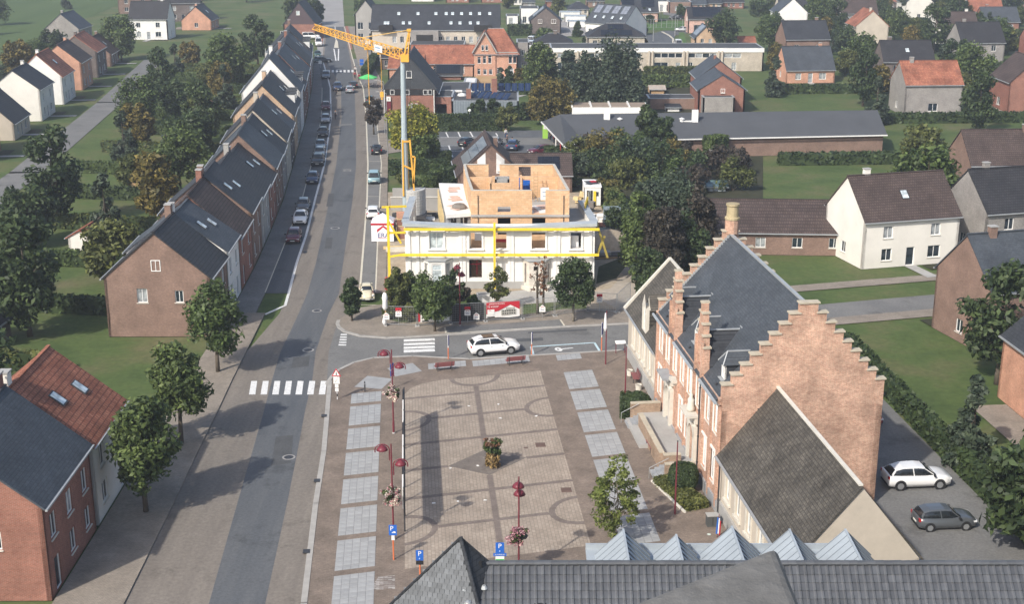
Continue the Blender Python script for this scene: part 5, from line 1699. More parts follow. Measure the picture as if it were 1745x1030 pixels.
while s < Ls:
    t0, t1 = fl(eL) * s, fl(eR) * s
    t = t0 + (.05 if j % 2 else .16)
    while t < t1 - .06:
        p = A_ + dn * s + hh * t + nn * (.012 + rnd.random() * .008)
        w2, l2 = .103, .14
        q = [p - hh * w2 + dn * l2 + nn * .02, p + hh * w2 + dn * l2 + nn * .02, p + hh * w2 - dn * l2, p - hh * w2 - dn * l2]
        if (q[1] - q[0]).cross(q[2] - q[0]).dot(nn) < 0: q = q[::-1]; k4 = (2, 3)
        else: k4 = (0, 1)
        lo2 = [q[k4[0]] - nn * .02, q[k4[1]] - nn * .02]
        sv.add([tuple(v) for v in q] + [tuple(v) for v in lo2], [(0, 1, 2, 3), (k4[0], k4[1], 5, 4)])
        t += .222
    s += .225; j += 1
so = sv.build('slates', SLT, R1); so['kind'] = 'stuff'
MB().bar(A_ + nn * .04, E2 + nn * .04, .09, .07).build('verge', SLATEDK, R1)
MB().tube(A_ + Vector((0, 0, .03)), N2 + Vector((0, 0, .03)), .09, n=10).tube(A_, C2, .05, n=8).build('ridge_roll', SLATEDK, R1)
MB().box((-6.9, 53.4, 2.1), (9.6, 5.6, 4.2)).build('wall', BR_DARK, B1)

# church tower ledge just under the camera
CL = thing('church_ledge', 'broad weathered grey stone ledge of the church tower', 'stone ledge', 0, 0, 0)
p1, p2 = at(1050, 1034, 38.0), at(1259, 951, 38.0)
d = Vector((p2[0] - p1[0], p2[1] - p1[1]))
far = (p2[0] + d.x * .35, p2[1] + d.y * .35)
LEDGE = ground_mat('ledge_stone', [(.3, (.13, .128, .122)), (.55, (.175, .172, .165)), (.75, (.22, .215, .205))], .9, 7, .9, bump=.5)
lm = MB()
ring_ = [(p1[0] - d.x * .5, p1[1] - d.y * .5), far, (far[0], 1.0), (p1[0] - d.x * .5, 1.0)]
lm.prism(ring_ if True else ring_[::-1], 37.4, 38.0)
lo_ = lm.build('coping', LEDGE, CL)
if True:
    a_ = sum(ring_[i][0] * ring_[(i + 1) % 4][1] - ring_[(i + 1) % 4][0] * ring_[i][1] for i in range(4))
    if a_ < 0: lo_.data.flip_normals()
bv = lo_.modifiers.new('rounded_edge', 'BEVEL'); bv.width = .06; bv.segments = 3
MB().box((.6 + far[0] / 2, 2.2, 18.6), (far[0], 2.2, 37.2)).build('tower_wall', BR_BROWN, CL)
# ------------------------------------------------------------------ white facade kept standing in front of the new building
YF = 138.2
def fx(u, Y=YF): return xz(u, 430, Y)[0]
WH = thing('gutted_white_house', 'gutted white two-storey facade propped by yellow steel beams', 'house', -1.3, YF, 0, 0)
X0, X1 = -11.36 + 1.3, 8.78 + 1.3
ZT = 7.05
m = MB()
ups = [(732, 756), (800, 821), (845, 863), (906, 929), (972, 990)]
wins = []
for i, (a, b) in enumerate(ups):
    xa, xb = fx(a) + 1.3, fx(b) + 1.3
    wins.append(((xa + xb) / 2 - X0, 4.4, xb - xa, 1.78, dict(void=(i != 0), gm=PALEGLASS, nx=2)))
for (a, b, z0, z1) in ((799, 821, 1.15, 3.2), (846, 866, .3, 3.1)):
    xa, xb = fx(a) + 1.3, fx(b) + 1.3
    wins.append(((xa + xb) / 2 - X0, z0, xb - xa, z1 - z0, dict(void=True)))
BAYS = ((fx(745) + 1.3, 1), (fx(915) + 1.3, 0))
for xc, ok in BAYS:
    wins.append((xc - X0, .55, 2.0, 2.7, dict(void=True)))
OLDREND = plain('stained_white_render', (.76, .745, .71), .9, .12, .5, bump=.1)
wall_windows(WH, m, (X0, 0), (X1, 0), 0, ZT, wins, th=.38)
m.build('front_wall', OLDREND, WH)
sd = MB()
wall_panel(sd, (X1, .39), (X1 - .9, 10.6), 0, ZT, .38, [(2, 3.1, 4.4, 6.1), (6, 7.1, 4.4, 6.1)])
wall_panel(sd, (X0 - .05, 12.6), (X0, .39), 0, ZT, .38, [(3, 4.1, 4.4, 6.1), (7.5, 8.6, 4.4, 6.1)])
sd.build('side_wall', OLDREND, WH)
MB().box(((X0 + X1) / 2, -.08, .4), (X1 - X0 + .04, .22, .8)).build('plinth', CONCRETE, WH)
tr = MB()
for u in (697, 712, 785, 791, 868, 873, 946, 952, 1006):
    tr.box((fx(u) + 1.3, -.06, 3.9), (.34, .12, 6.2))
tr.box(((X0 + X1) / 2, -.07, 6.85), (X1 - X0 + .1, .16, .3))
tr.build('pilaster', WHITE, WH)
ar = MB()
for i, (a, b) in enumerate(ups):
    xa, xb = fx(a) + 1.3, fx(b) + 1.3
    for xx in (xa - .1, xb + .1): ar.box((xx, -.05, 5.3), (.2, .12, 2.1))
    ar.box(((xa + xb) / 2, -.06, 6.3), (xb - xa + .4, .14, .2)); ar.box(((xa + xb) / 2, -.09, 4.32), (xb - xa + .5, .22, .12))
ar.build('window_surround', WHITE, WH)
for xc, ok in BAYS:
    b = MB()
    pts = [(xc - 1.5, -.01), (xc - .85, -.85), (xc + .85, -.85), (xc + 1.5, -.01)]
    wall_panel(b, pts[0], pts[1], .0, 3.25, .2, [(.22, .85, .75, 2.95)] if ok else [(.3, .6, .75, 2.9)])
    wall_panel(b, pts[1], pts[2], .0, 3.25, .2, [(.3, 1.4, .75, 2.95)] if ok else [(.5, 1.0, 2.2, 2.7)])
    wall_panel(b, pts[2], pts[3], .0, 3.25, .2, [(.22, .85, .75, 2.95)] if ok else [(.5, .8, .75, 2.9)])
    bo = b.build('bay_window', OLDREND if ok else plain('stripped_render', (.60, .55, .48), .95, .3, 1.6), WH)
    MB().prism([(pts[0][0] - .12, .0), (pts[1][0] - .08, -1.0), (pts[2][0] + .08, -1.0), (pts[3][0] + .12, .0)], 3.25, 3.42).build('bay_roof', LEAD, bo)
    if ok:
        window(WH, (xc, -.78, .75), 0, 1.06, 2.15, 1, 2, gm=PALEGLASS, sill=False)
    else:
        MB().prism([(pts[0][0] - .3, -.0), (pts[1][0], -1.3), (pts[2][0] + .3, -1.4), (pts[3][0] + .2, .0)], -.02, .42).build('rubble_ledge', LSTONE, bo)
MB().box((fx(856) + 1.3, .25, 1.7), (1.2, .06, 2.8)).build('door_boarding', WHITE, WH)
MB().box((fx(853) + 1.3, 1.2, 5.0), (1.6, .06, .35)).build('red_beam', RED, WH)
MB().box((fx(810) + 1.3, 1.2, 2.4), (1.7, .08, .12)).box((fx(812) + 1.3, 1.2, 2.0), (.10, .07, 1.6)).build('red_prop', RED, WH)
MB().box((fx(818) + 1.3, 1.9, 5.3), (1.2, .1, .9)).box((fx(980) + 1.3, .8, 5.0), (.8, .1, 1.3)).build('debris_sheet', WFLAG, WH)
# sagging zinc box gutter
gt = MB(); N = 14
for i in range(N):
    xa, xb = X0 - .2 + (X1 - X0 + .4) * i / N, X0 - .2 + (X1 - X0 + .4) * (i + 1) / N
    sag = lambda t: -.38 * math.sin(math.pi * t) ** 1.3 + .22
    za, zb = ZT + sag(i / N), ZT + sag((i + 1) / N)
    q0 = [(xa, -.45, za), (xb, -.45, zb), (xb, .42, zb + .12), (xa, .42, za + .12)]
    gt.slab(q0, .16)
    gt.add([(xa, -.46, za - .30), (xb, -.46, zb - .30), (xb, -.46, zb), (xa, -.46, za)], [(0, 1, 2, 3)])
gt.build('box_gutter', ZINC, WH)
MB().slab([(X0 - .35, .4, ZT + .3), (X0 + .45, .4, ZT + .3), (X0 + .4, 12.4, ZT + .3), (X0 - .4, 12.4, ZT + .3)], .14).build('side_gutter', ZINC, WH)
MB().slab([(X1 - .45, .4, ZT + .3), (X1 + .35, .4, ZT + .3), (X1 - .55, 10.4, ZT + .3), (X1 - 1.35, 10.4, ZT + .3)], .14).build('side_gutter', ZINC, WH)
sg = MB()
for k in range(7): sg.bar((X0 + .45, .8 + 1.7 * k, ZT + .3), (X0 + .5, .8 + 1.7 * k, ZT + .9), .08)
sg.bar((X0 + .47, .7, ZT + .35), (X0 + .47, 11.2, ZT + .35), .05).build('gutter_bracket', LEAD, WH)
# floors
MB().box(((X0 + X1) / 2, 6.4, 3.35), (X1 - X0 - .9, 11.9, .25)).build('floor_slab', CONCRETE, WH)
MB().box((X1 - 2.0, 6.0, 6.35), (2.6, 8.6, .2)).build('roof_deck', CONCRETE, WH)
# yellow bracing
BRC = thing('facade_bracing', 'yellow steel beams and posts bracing the white facade', 'steel bracing', -1.3, YF, 0, 0)
for zz, ua, ub in ((6.72, 690, 1020), (3.93, 682, 1020)):
    MB().bar((fx(ua) + 1.3, -.75, zz), (fx(ub) + 1.3, -.75, zz), .22, .25).build('beam', YELLOW, BRC)
    for k in range(11):
        xx = fx(ua) + 1.9 + (fx(ub) - fx(ua) - 1.2) * k / 10
        MB().bar((xx, -.75, zz - .12), (xx, .1, zz - .12), .12).build('clamp', YELLOW, BRC)
MB().bar((fx(843) + 1.3, -1.05, .1), (fx(843) + 1.3, -1.05, 7.5), .24).build('post', YELLOW, BRC)
MB().box((fx(843) + 1.3, -1.05, .15), (1.2, 1.2, .3)).build('footing', CONCRETE, BRC)
xl = fx(663) + 1.3
MB().bar((xl, -.2, 1.2), (xl, -.2, 9.1), .26).build('post', YELLOW, BRC)
MB().box((xl, -.2, .6), (1.0, 1.0, 1.2)).build('footing', RED, BRC)
for p0, p1 in (((xl - .6, -.2, 9.0), (xl + 1.9, .6, 8.9)), ((xl, -.2, 6.2), (xl + 1.8, 0, 6.2)), ((xl, -.2, 7.6), (xl + 1.3, 0, 5.0)), ((xl, -.2, 3.6), (xl + 1.7, -.4, 3.9))):
    MB().bar(p0, p1, .2).build('strut', YELLOW, BRC)
xr = fx(1022) + 1.3
OLIVEY = plain('dull_yellow_steel', (.42, .33, .07), .6, .15)
for p0, p1 in (((xr - .2, .6, 6.6), (xr + .9, .9, 3.2)), ((xr - .3, .6, 3.4), (xr + .55, .9, 5.6)), ((xr - .2, .6, 6.7), (xr - .2, 2.6, 6.7))):
    MB().bar(p0, p1, .2).build('strut', OLIVEY, BRC)

# ------------------------------------------------------------------ new clay-block building rising behind the facade
NB = thing('clay_block_building', 'unfinished orange clay-block storey open to the sky behind the white facade', 'building site', 0, 0, 0, 0)
ZS, ZW = 6.5, 10.1
def bwall(pts, z0=ZS, z1=ZW, ops=(), th=.24, mat=BLOCK, name='block_wall'):
    w = MB(); wall_panel(w, pts[0], pts[1], z0, z1, th, ops)
    o = w.build(name, mat, NB)
    a, b = Vector((*pts[0], 0)), Vector((*pts[1], 0)); d = (b - a).normalized(); n = Vector((-d.y, d.x, 0)) * th / 2
    return o
Y1 = 141.0
bwall([(-4.4, Y1), (6.15, Y1)], 0, ZW, [(2.86, 4.24, 7.75, 8.35), (6.57, 8.0, 7.55, ZW), (2.86, 4.24, 5.2, 7.1), (6.57, 8.0, 5.2, 7.1)], .3)
MB().box((.87, Y1 - .02, 7.36), (10.62, .34, .22)).build('slab_edge', CONCRETE, NB)
MB().box((.6, 148.2, 7.30), (10.0, 14.0, .2)).build('floor_slab', CONCRETE, NB)
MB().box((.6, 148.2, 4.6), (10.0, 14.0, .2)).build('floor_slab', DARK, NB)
bwall([(6.15, Y1 + .3), (5.0, 155.2)], 0, ZW)
bwall([(5.0, 155.5), (-5.7, 155.5)], 0, ZW, [(2.8, 4.2, 8.7, 9.85), (6.45, 7.75, 8.6, ZW)])
bwall([(-5.7, 155.2), (-5.15, 148.2)], 0, ZW, [(2, 3.2, 7.6, ZW)])
bwall([(-5.1, 148.1), (-4.4, Y1 + .3)], 0, ZW)
bwall([(-4.75, 148), (-2.5, 148)]); bwall([(-2.5, 148.2), (-2.5, 145.8)]); bwall([(-2.4, 145.8), (-.1, 145.8)], ZS, 9.9)
bwall([(.95, 149.8), (5.2, 149.8)], ZS, 9.8, [(.3, 1.1, 7.4, 9.4)]); bwall([(.9, 151.3), (.9, 147.1)], ZS, 9.7); bwall([(-2.3, 151), (.8, 151)], ZS, 9.6, [(1.0, 1.9, 7.4, 9.4)])
for k in range(6): MB().box((2.4 + .5 * (k % 3), 142.2 + 1.5 * (k // 3), 7.48 + .05 * k), (1.1, 1.4, .12), rz=.1 * k).build('insulation_board', plain('pink_insulation', (.62, .44, .36), .85, .18, 1.5) if k % 2 else WHITE, NB)
for a, b in (((-1.9, 146.6), (-.3, 146.6)), ((-.3, 146.6), (-.3, 148.4)), ((-.3, 148.4), (-1.9, 148.4)), ((-1.9, 148.4), (-1.9, 146.6))):
    bwall([a, b], ZS, 10.15, (), .2, GBLOCK, 'lift_shaft')
for xx in (-3.65, 5.55): MB().bar((xx, Y1 - .06, 6.6), (xx, Y1 - .06, 9.6), .07).build('steel_rod', DARKMETAL, NB)
CAPM = plain('mortar_cap', (.47, .45, .40), .9, .15)
for pts in (((-4.4, Y1 + .15), (2.1, Y1 + .15)), ((3.6, Y1 + .15), (6.15, Y1 + .15)), ((-5.6, 155.35), (-3.0, 155.35)), ((-1.4, 155.35), (5.0, 155.35)), ((6.03, Y1 + .3), (4.9, 155.2)), ((-5.55, 155.2), (-5.0, 148.2)), ((-4.98, 148.1), (-4.28, Y1 + .3))):
    MB().bar((*pts[0], ZW + .03), (*pts[1], ZW + .03), .30, .06).build('wall_cap', CAPM, NB)
# white insulated deck of the left annex
AN = thing('flat_annex', 'low block annex with white and pink insulation on its flat roof', 'building', 0, 0, 0, 0)
pa = [at(748, 312, 7.45), at(789, 313, 7.45), at(803, 363, 7.45), at(760, 366, 7.45)]
MB().prism([(p[0], p[1]) for p in pa][::-1], 7.05, 7.45).build('roof_deck', WHITE, AN)
am = MB()
q = [Vector(p) for p in pa]; cc = sum(q, Vector((0, 0))) / 4
q = [cc + (p - cc) * .96 for p in q]
wall_panel(am, q[3], q[2], 0, 7.05, .25, [(.5, 2.4, 5.2, 6.9)]); wall_panel(am, q[0], q[3], 0, 7.05, .25, [(2, 4, 4.5, 6.8), (8, 10, 4.5, 6.8)]); wall_panel(am, q[1], q[0], 0, 7.05, .25)
am.build('block_wall', GBLOCK, AN)
PINK = plain('pink_insulation', (.62, .44, .36), .85, .18, 1.5)
for k in range(9):
    p = q[0].lerp(q[1], .22 + .56 * ((k * 37 % 10) / 10)).lerp(q[3].lerp(q[2], .22 + .56 * ((k * 53 % 10) / 10)), .08 + .1 * k)
    MB().box((p.x, p.y, 7.47 + .03 * (k % 3)), (1.0 + .3 * (k % 2), 1.1, .05 + .05 * (k % 2)), rz=.1 * k).build('insulation_board', PINK if k % 3 else WHITE, AN)
p = (q[2] + q[3]) / 2
MB().lathe([(.8, 0), (.85, .25), (.6, .5), (.2, .55)], (p.x, p.y + 2.2, 7.46), 9).build('rubble_sack', plain('sack_grey', (.20, .18, .16), .9, .25), AN)
st_ = MB()
for k in range(14): st_.box((q[0].lerp(q[3], .05 + .065 * k).x - .22, q[0].lerp(q[3], .05 + .065 * k).y, 5.4), (.12, .3, 3.0))
st_.build('timber_shoring', PALETIMBER, AN)['kind'] = 'stuff'
# small loose things on the site
def at_site(u, v, z): return at(u, v, z)
x, y = at(913, 341, 7.4); y = 148.2
o = thing('ladder', 'wooden ladder leaning on the clay-block wall', 'ladder', x, y - .6, 7.4)
for s in (-1, 1): MB().bar((s * .22, 0, 0), (s * .22, .9, 3.3), .07).build('rail', TIMBER, o)
for k in range(9): MB().bar((-.22, .09 + .09 * k, .3 + .34 * k), (.22, .09 + .09 * k, .3 + .34 * k), .05).build('rung', TIMBER, o)
for lb, u, v, w, h in (('tall white wrapped block pallet in the clay-block storey', 928, 340, .95, 1.25), ('low white wrapped block pallet beside the taller one', 944, 330, .9, .85)):
    x, y = at(u, v, 7.4); y = min(y, 148.3)
    o = thing('block_pallet', lb, 'pallet', x, y, 7.4, 0, 'wrapped pallets of blocks')
    MB().box((0, 0, .07), (w + .05, w + .05, .12)).build('pallet_base', TIMBER, o); MB().box((0, 0, .13 + h / 2), (w, w, h)).build('wrapped_blocks', WHITE, o)
    MB().box((0, -w / 2 - .005, .13 + h * .75), (w * .55, .01, .12)).box((0, -w / 2 - .005, .13 + h * .35), (w * .5, .01, .1)).build('print_band', plain('pale_blue_print', (.25, .35, .5), .6, .05), o)
for lb, u, v in (('blue tarpaulin folded against the back block wall', 897, 303), ('small blue tarpaulin scrap on the block floor', 880, 305)):
    x, y = at(u, 299, 9.3)
    MBx = MB().slab([(-.8, -.3, 0), (.8, -.35, 0), (.9, -.25, 1.75), (-.7, -.2, 1.8)], .05)
    o = MBx.build('tarpaulin', BLUE); o.location = (x, y, 7.4); o.scale = (1, 1, 1) if u > 890 else (.5, .5, .95)
    tag(o, lb, 'tarpaulin', 'blue tarpaulins on the site')
x, y = at(993, 352, 6.6)
o = thing('formwork_panel', 'yellow formwork panel and boards leaning inside the right side wall', 'formwork panel', x + .2, y - 2.5, 6.45, R(82))
MB().box((0, 0, .75), (3.4, .1, 1.5)).build('panel', PALETIMBER, o)
for k in range(5): MB().bar((-1.5 + .75 * k, -.12, 0), (-1.5 + .75 * k, -.10, 1.5), .1).build('stiffener', YELLOW, o)

# ------------------------------------------------------------------ self-erecting crane
CY = 168.0
cx = xz(690, 300, CY)[0]
CR = thing('tower_crane', 'yellow and grey self-erecting tower crane with long lattice jib', 'crane', cx, CY, 0, 0)
mt = MB()
zt = zat(97, CY)
xt = xz(686, 97, CY)[0] - cx
mt.tube((0, 0, 1.2), (xt * .5, 0, 11.0), .40, .40, 10); mt.tube((xt * .5, 0, 11.0), (xt, 0, zt), .36, .28, 10)
mt.build('mast', MAST, CR)
lg = MB()
for (p0, p1) in (((-.2, -.5, 3.6), (-.15, -.4, 10.8)), ((1.15, -.3, 4.3), (.75, -.3, 10.8)), ((-.15, -.4, 10.6), (.75, -.3, 10.6)), ((-.2, -.45, 7.6), (1.0, -.3, 7.0)), ((.4, .5, 4.3), (.3, .3, 10.8)), ((1.1, -.3, 5.2), (1.35, -.3, 8.6)), ((1.35, -.3, 8.6), (.9, -.3, 8.7))):
    lg.bar(p0, p1, .20)
lg.build('lower_frame', CRANEYEL, CR)
sl = plain('ballast_concrete', (.47, .47, .45), .9, .16, 1.2)
bal = []
for i in range(9):
    a0, a1 = R(200), R(345)
    n = 10
    pts = [(1.15 + 1.35 * math.cos(a0 + (a1 - a0) * k / n), .9 + 1.9 * math.sin(a0 + (a1 - a0) * k / n)) for k in range(n + 1)] + [(2.5, 1.4), (-.2, 1.4)]
    MB().prism(pts, 1.15 + .355 * i, 1.15 + .355 * i + .325).build('ballast_slab', sl, CR)
ch_ = MB().box((1.0, .4, .9), (3.2, 3.4, .45))
for s in (-1, 1):
    for t in (-1, 1): ch_.bar((1.0 + s * 1.2, .4 + t * 1.3, .8), (1.0 + s * 2.6, .4 + t * 2.6, .5), .22).box((1.0 + s * 2.6, .4 + t * 2.6, .25), (.8, .8, .5))
ch_.build('chassis', DARKMETAL, CR)
Pj0 = Vector((xt, 0, zt - .2)); tip = at(536, 49, 21.6); Pj1 = Vector((tip[0] - cx, tip[1] - CY, 21.6))
jd = (Pj1 - Pj0).normalized(); js = Vector((-jd.y, jd.x, 0)).normalized()
JL = (Pj1 - Pj0).length
ch2 = MB(); lat = MB()
n = 21
def jp(t, k):
    h = 1.15 - .45 * t; w = .5 - .15 * t
    b = Pj0.lerp(Pj1, t)
    return b + (js * w if k == 0 else -js * w if k == 1 else Vector((0, 0, h)))
for k in (0, 1, 2): ch2.bar(jp(0, k), jp(1, k), .10)
ch2.build('jib_chord', CRANEYEL, CR)
for i in range(n):
    t0, t1 = i / n, (i + 1) / n
    tm_ = (t0 + t1) / 2
    lat.bar(jp(t0, 0), jp(tm_, 2), .055).bar(jp(tm_, 2), jp(t1, 0), .055).bar(jp(t0, 1), jp(tm_, 2), .055).bar(jp(tm_, 2), jp(t1, 1), .055).bar(jp(t0, 0), jp(t0, 1), .05)
lat.build('jib_lattice', CRANEYEL, CR)['kind'] = 'stuff'
ap = Vector(((xz(697, 51, CY)[0]) - cx, 0, zat(51, CY)))
tw = MB()
for s in (-.35, .35):
    tw.bar(Vector((xt + .1, s, zt - .4)), ap + Vector((0, s * .4, 0)), .17)
    tw.bar(Vector((xt + .7, s, zt + .3)), ap + Vector((.1, s * .4, -.2)), .11)
for k in range(4):
    t = (k + 1) / 5; tw.bar(Vector((xt + .1, -.3, zt - .4)).lerp(ap, t), Vector((xt + .7, .3, zt + .3)).lerp(ap, t), .08)
tw.box(Vector((xt + .3, 0, zt - .1)), (1.0, 1.0, .9)).box(ap, (.5, .7, .3))
tw.build('tower_head', CRANEYEL, CR)
MB().tube(ap, jp(.42, 2), .05).tube(ap + Vector((.1, .2, 0)), jp(.42, 2) + Vector((0, .2, 0)), .05).build('tie_bar', plain('tie_bar_yellow', (.70, .45, .15), .5, .1), CR)
MB().tube(ap, Vector((xt + .3, .3, 12.0)), .02).tube(ap, Vector((.9, .3, 5.0)), .02).build('rope', DARKMETAL, CR)
nb = jp(.20, 0) + Vector((0, 0, .45)) - js * 0
jr = math.atan2(-jd.y, -jd.x)
pl_ = MB().box((0, 0, 0), (2.6, .06, .85)).build('name_board', WHITE, CR, loc=tuple(jp(.2, 0) + js * .12 + Vector((0, 0, .45))), rot=(0, math.asin(0), jr))
MB().box((-.1, -.034, .1), (1.9, .01, .22)).box((.2, -.034, -.2), (1.2, .01, .12)).box((-.1, .034, .1), (1.9, .01, .22)).build('print_line', plain('faint_print', (.30, .40, .55), .6, .05), pl_)
for t, zb in ((.36, 13.6), (.22, 15.8)):
    p = Pj0.lerp(Pj1, t)
    MB().box(p + Vector((0, 0, -.2)), (.8, .8, .3)).tube(p, (p.x, p.y, zb), .045 if t > .3 else .03, n=6).build('hoist_rope', CRANEYEL, CR)
    if t < .3: MB().box((p.x, p.y, zb - .3), (.45, .35, .7)).lathe([(.05, -.3), (.18, -.2), (.05, 0)], (p.x, p.y, zb - .7), 8).build('hook_block', CRANEYEL, CR)

# ------------------------------------------------------------------ things round the site
x, y = at(1006, 352)
o = thing('site_cabin', 'small white site cabin with open door behind the building', 'site cabin', x + .3, y + 2.4, 0, R(0))
m = MB(); wall_panel(m, (-1.15, -2.4), (1.15, -2.4), .15, 2.6, .08, [(.35, 1.15, .2, 2.2), (1.45, 1.95, 1.4, 2.0)])
wall_panel(m, (1.15, -2.4), (1.15, 2.4), .15, 2.6, .08); wall_panel(m, (1.15, 2.4), (-1.15, 2.4), .15, 2.6, .08); wall_panel(m, (-1.15, 2.4), (-1.15, -2.4), .15, 2.6, .08, [(2.5, 3.5, 1.3, 2.1)])
m.build('wall', WHITE, o)
MB().box((0, 0, 2.66), (2.4, 4.9, .12)).build('roof', WHITE, o); MB().box((0, .2, 2.75), (1.5, 2.2, .06), rz=.3).box((-.4, -.8, 2.78), (.6, .9, .08), rz=.8).build('roof_dirt', DARKMETAL, o)
MB().box((.2, .5, 2.84), (.7, .8, .08), rz=.4).build('red_sheet', RED, o)
MB().box((-.45, -2.75, 1.2), (.06, .75, 2.0), rz=-.5).build('door', PALEGLASS, o); MB().box((.25, -2.5, 1.15), (.36, .06, 2.0)).build('yellow_board', YELLOW, o)
MB().box((.55, -2.35, 1.7), (.5, .05, .6)).build('pane', GLASS, o)
x, y = at(1042, 420)
hp = MB(); g_ = random.Random(3)
rs_ = [(2.6, 0), (2.2, .5), (1.5, 1.1), (.7, 1.55), (.1, 1.7)]
n = 18
for r_, z_ in rs_:
    for i in range(n):
        a = 2 * math.pi * i / n
        k = 1 + .12 * math.sin(3 * a + z_) + g_.uniform(-.05, .05)
        hp.v.append((r_ * k * math.cos(a) * 1.05, r_ * k * math.sin(a) * 1.2, z_ + g_.uniform(-.05, .05)))
for k in range(4):
    for i in range(n): hp.f.append((k * n + i, k * n + (i + 1) % n, (k + 1) * n + (i + 1) % n, (k + 1) * n + i))
hp.f.append(tuple(4 * n + i for i in range(n)))
o = hp.build('sand_heap', SAND, None, True); o.location = (x, y + 1.5, 0); tag(o, 'pale sand heap beside the drive right of the building', 'sand heap')
for lb, u, v, n, w in (('grey steel stillage stack behind the sand heap', 1046, 404, 3, 2.1), ('low grey steel stillage left of the stack', 1028, 410, 1, 2.0)):
    x, y = at(u, v)
    o = thing('steel_stillage', lb, 'stillage', x, y + 2, 0, .1, 'steel stillages by the drive')
    SB = plain('stillage_blue_grey', (.22, .28, .32), .6, .15, 1)
    for k in range(n):
        f = MB()
        for sx in (-1, 1):
            for sy in (-1, 1): f.box((sx * w / 2, sy * .8, .55 + 1.15 * k), (.08, .08, 1.05))
        f.box((0, 0, .12 + 1.15 * k), (w, 1.6, .08)); f.box((0, -.8, .9 + 1.15 * k), (w, .05, .10)); f.box((0, .8, .6 + 1.15 * k), (w, .05, .7))
        f.build('frame', SB, o)
        MB().box((0, .1, .42 + 1.15 * k), (w * .8, 1.2, .5)).build('load', DARKMETAL if k % 2 else GREYREND, o)
deb = random.Random(5)
for i, (u, v, w, h, mt_, lb) in enumerate(((1000, 362, 2.2, 1.5, 'sack_grey', 'grey heap of rubble bags behind the right side wall'), (1016, 380, 1.8, 1.2, 'stained_white_render', 'pale heap of wrapped material right of the house'),
                                      (1024, 392, 1.6, 1.1, 'red_brick', 'dark red heap of broken bricks beside the drive'), (992, 346, 1.6, 1.6, 'pale_timber', 'leaning boards and tubes by the site cabin'), (1008, 372, 1.5, .9, 'timber', 'heap of timber offcuts beside the right wall'))):
    x, y = at(u, v)
    o = thing('material_heap', lb, 'material heap', x, y, 0, 0, None)
    for k in range(6):
        MB().box((deb.uniform(-w / 2, w / 2), deb.uniform(-.8, .8), h * (.2 + .12 * k)), (w * deb.uniform(.3, .6), deb.uniform(.4, .9), h * deb.uniform(.25, .5)), rz=deb.uniform(0, 3), M=Matrix.Rotation(deb.uniform(-.3, .3), 3, 'X')).build('bundle' if i != 2 else 'brick_lump', MATS[mt_] if k % 3 else GREYREND, o)
# left yard: grey garden wall, brick pallets, timber
x0_, y0_ = at(663, 368); x1_, y1_ = at(750, 368)
o = thing('garden_wall', 'pale grey rendered garden wall behind the construction yard', 'wall', (x0_ + x1_) / 2, y0_ + 3, 0, 0)
MB().box((0, 0, .9), (x1_ - x0_, .3, 1.8)).build('wall', GREYREND, o); MB().box((0, 0, 1.84), (x1_ - x0_ + .1, .42, .1)).build('coping', LSTONE, o); MB().box((0, 3.0, 1.2), (x1_ - x0_, .3, 2.4)).build('rear_wall', GREYREND, o)
for lb, u, v, n in (('tall stack of red brick pallets left of the white house', 684, 408, 4), ('short stack of red brick pallets nearest the pavement', 668, 402, 2)):
    x, y = at(u, v)
    o = thing('brick_pallet', lb, 'pallet', x, y, 0, .2, 'brick pallets in the left yard')
    for k in range(n):
        MB().box((0, 0, .08 + .85 * k), (1.0, 1.0, .12)).build('pallet_base', PALETIMBER, o); MB().box((0, 0, .5 + .85 * k), (.95, .95, .68)).build('brick_stack', BR_ORANGE if k % 2 else BR_RED, o)
for i, (u, v, lb) in enumerate(((672, 426, 'timber boards on the ground left of the white facade'), (706, 372, 'orange crate in the yard behind the left wall'), (728, 376, 'white sheet on blocks behind the left gutter'))):
    x, y = at(u, v, 0 if i == 0 else 0)
    o = thing(('timber_stack', 'crate', 'sheet_stack')[i], lb, ('timber', 'crate', 'sheet')[i], x, y, 0, .1)
    for k in range(4): MB().box((0, .25 * k, .1 + .12 * (k % 2)), ((2.6, 1.2, 2.0)[i], .22, .12), rz=.03 * k).build('board', (PALETIMBER, TIMBER, WHITE)[i], o)
    if i == 0: MB().box((.2, -.9, .25), (2.4, .5, .5)).build('kerb_blocks', LSTONE, o)

# promotional tent by the pavement
x, y = at(652, 413)
o = thing('promotional_tent', 'white pop-up tent with red stripe and house logo at the pavement', 'tent', x, y + 1.3, .1, R(1))
TW_ = 2.75; H1, H2 = 2.05, 3.25
tc = plain('tent_canvas', (.74, .75, .78), .8, .07, 1)
MB().add([(-TW_ / 2, -TW_ / 2, H1 + .25), (TW_ / 2, -TW_ / 2, H1 + .25), (TW_ / 2, TW_ / 2, H1 + .25), (-TW_ / 2, TW_ / 2, H1 + .25), (0, 0, H2)], [(0, 1, 4), (1, 2, 4), (2, 3, 4), (3, 0, 4)]).build('canopy', tc, o)
vl = MB()
for s in (-1, 1): vl.box((0, s * TW_ / 2, H1 + .12), (TW_, .03, .26)).box((s * TW_ / 2, 0, H1 + .12), (.03, TW_ - .06, .26))
vl.build('valance', RED, o)
wl_ = MB().box((0, -TW_ / 2 + .03, H1 / 2), (TW_ - .04, .02, H1)).build('front_wall', tc, o)
MB().box((-TW_ / 2 + .03, 0, H1 / 2), (.02, TW_ - .1, H1)).build('side_wall', tc, o)
for s in (-1, 1):
    for t in (-1, 1): MB().bar((s * (TW_ / 2 - .06), t * (TW_ / 2 - .08), 0), (s * (TW_ / 2 - .06), t * (TW_ / 2 - .08), H1 + .2), .05).build('leg', GALV, o)
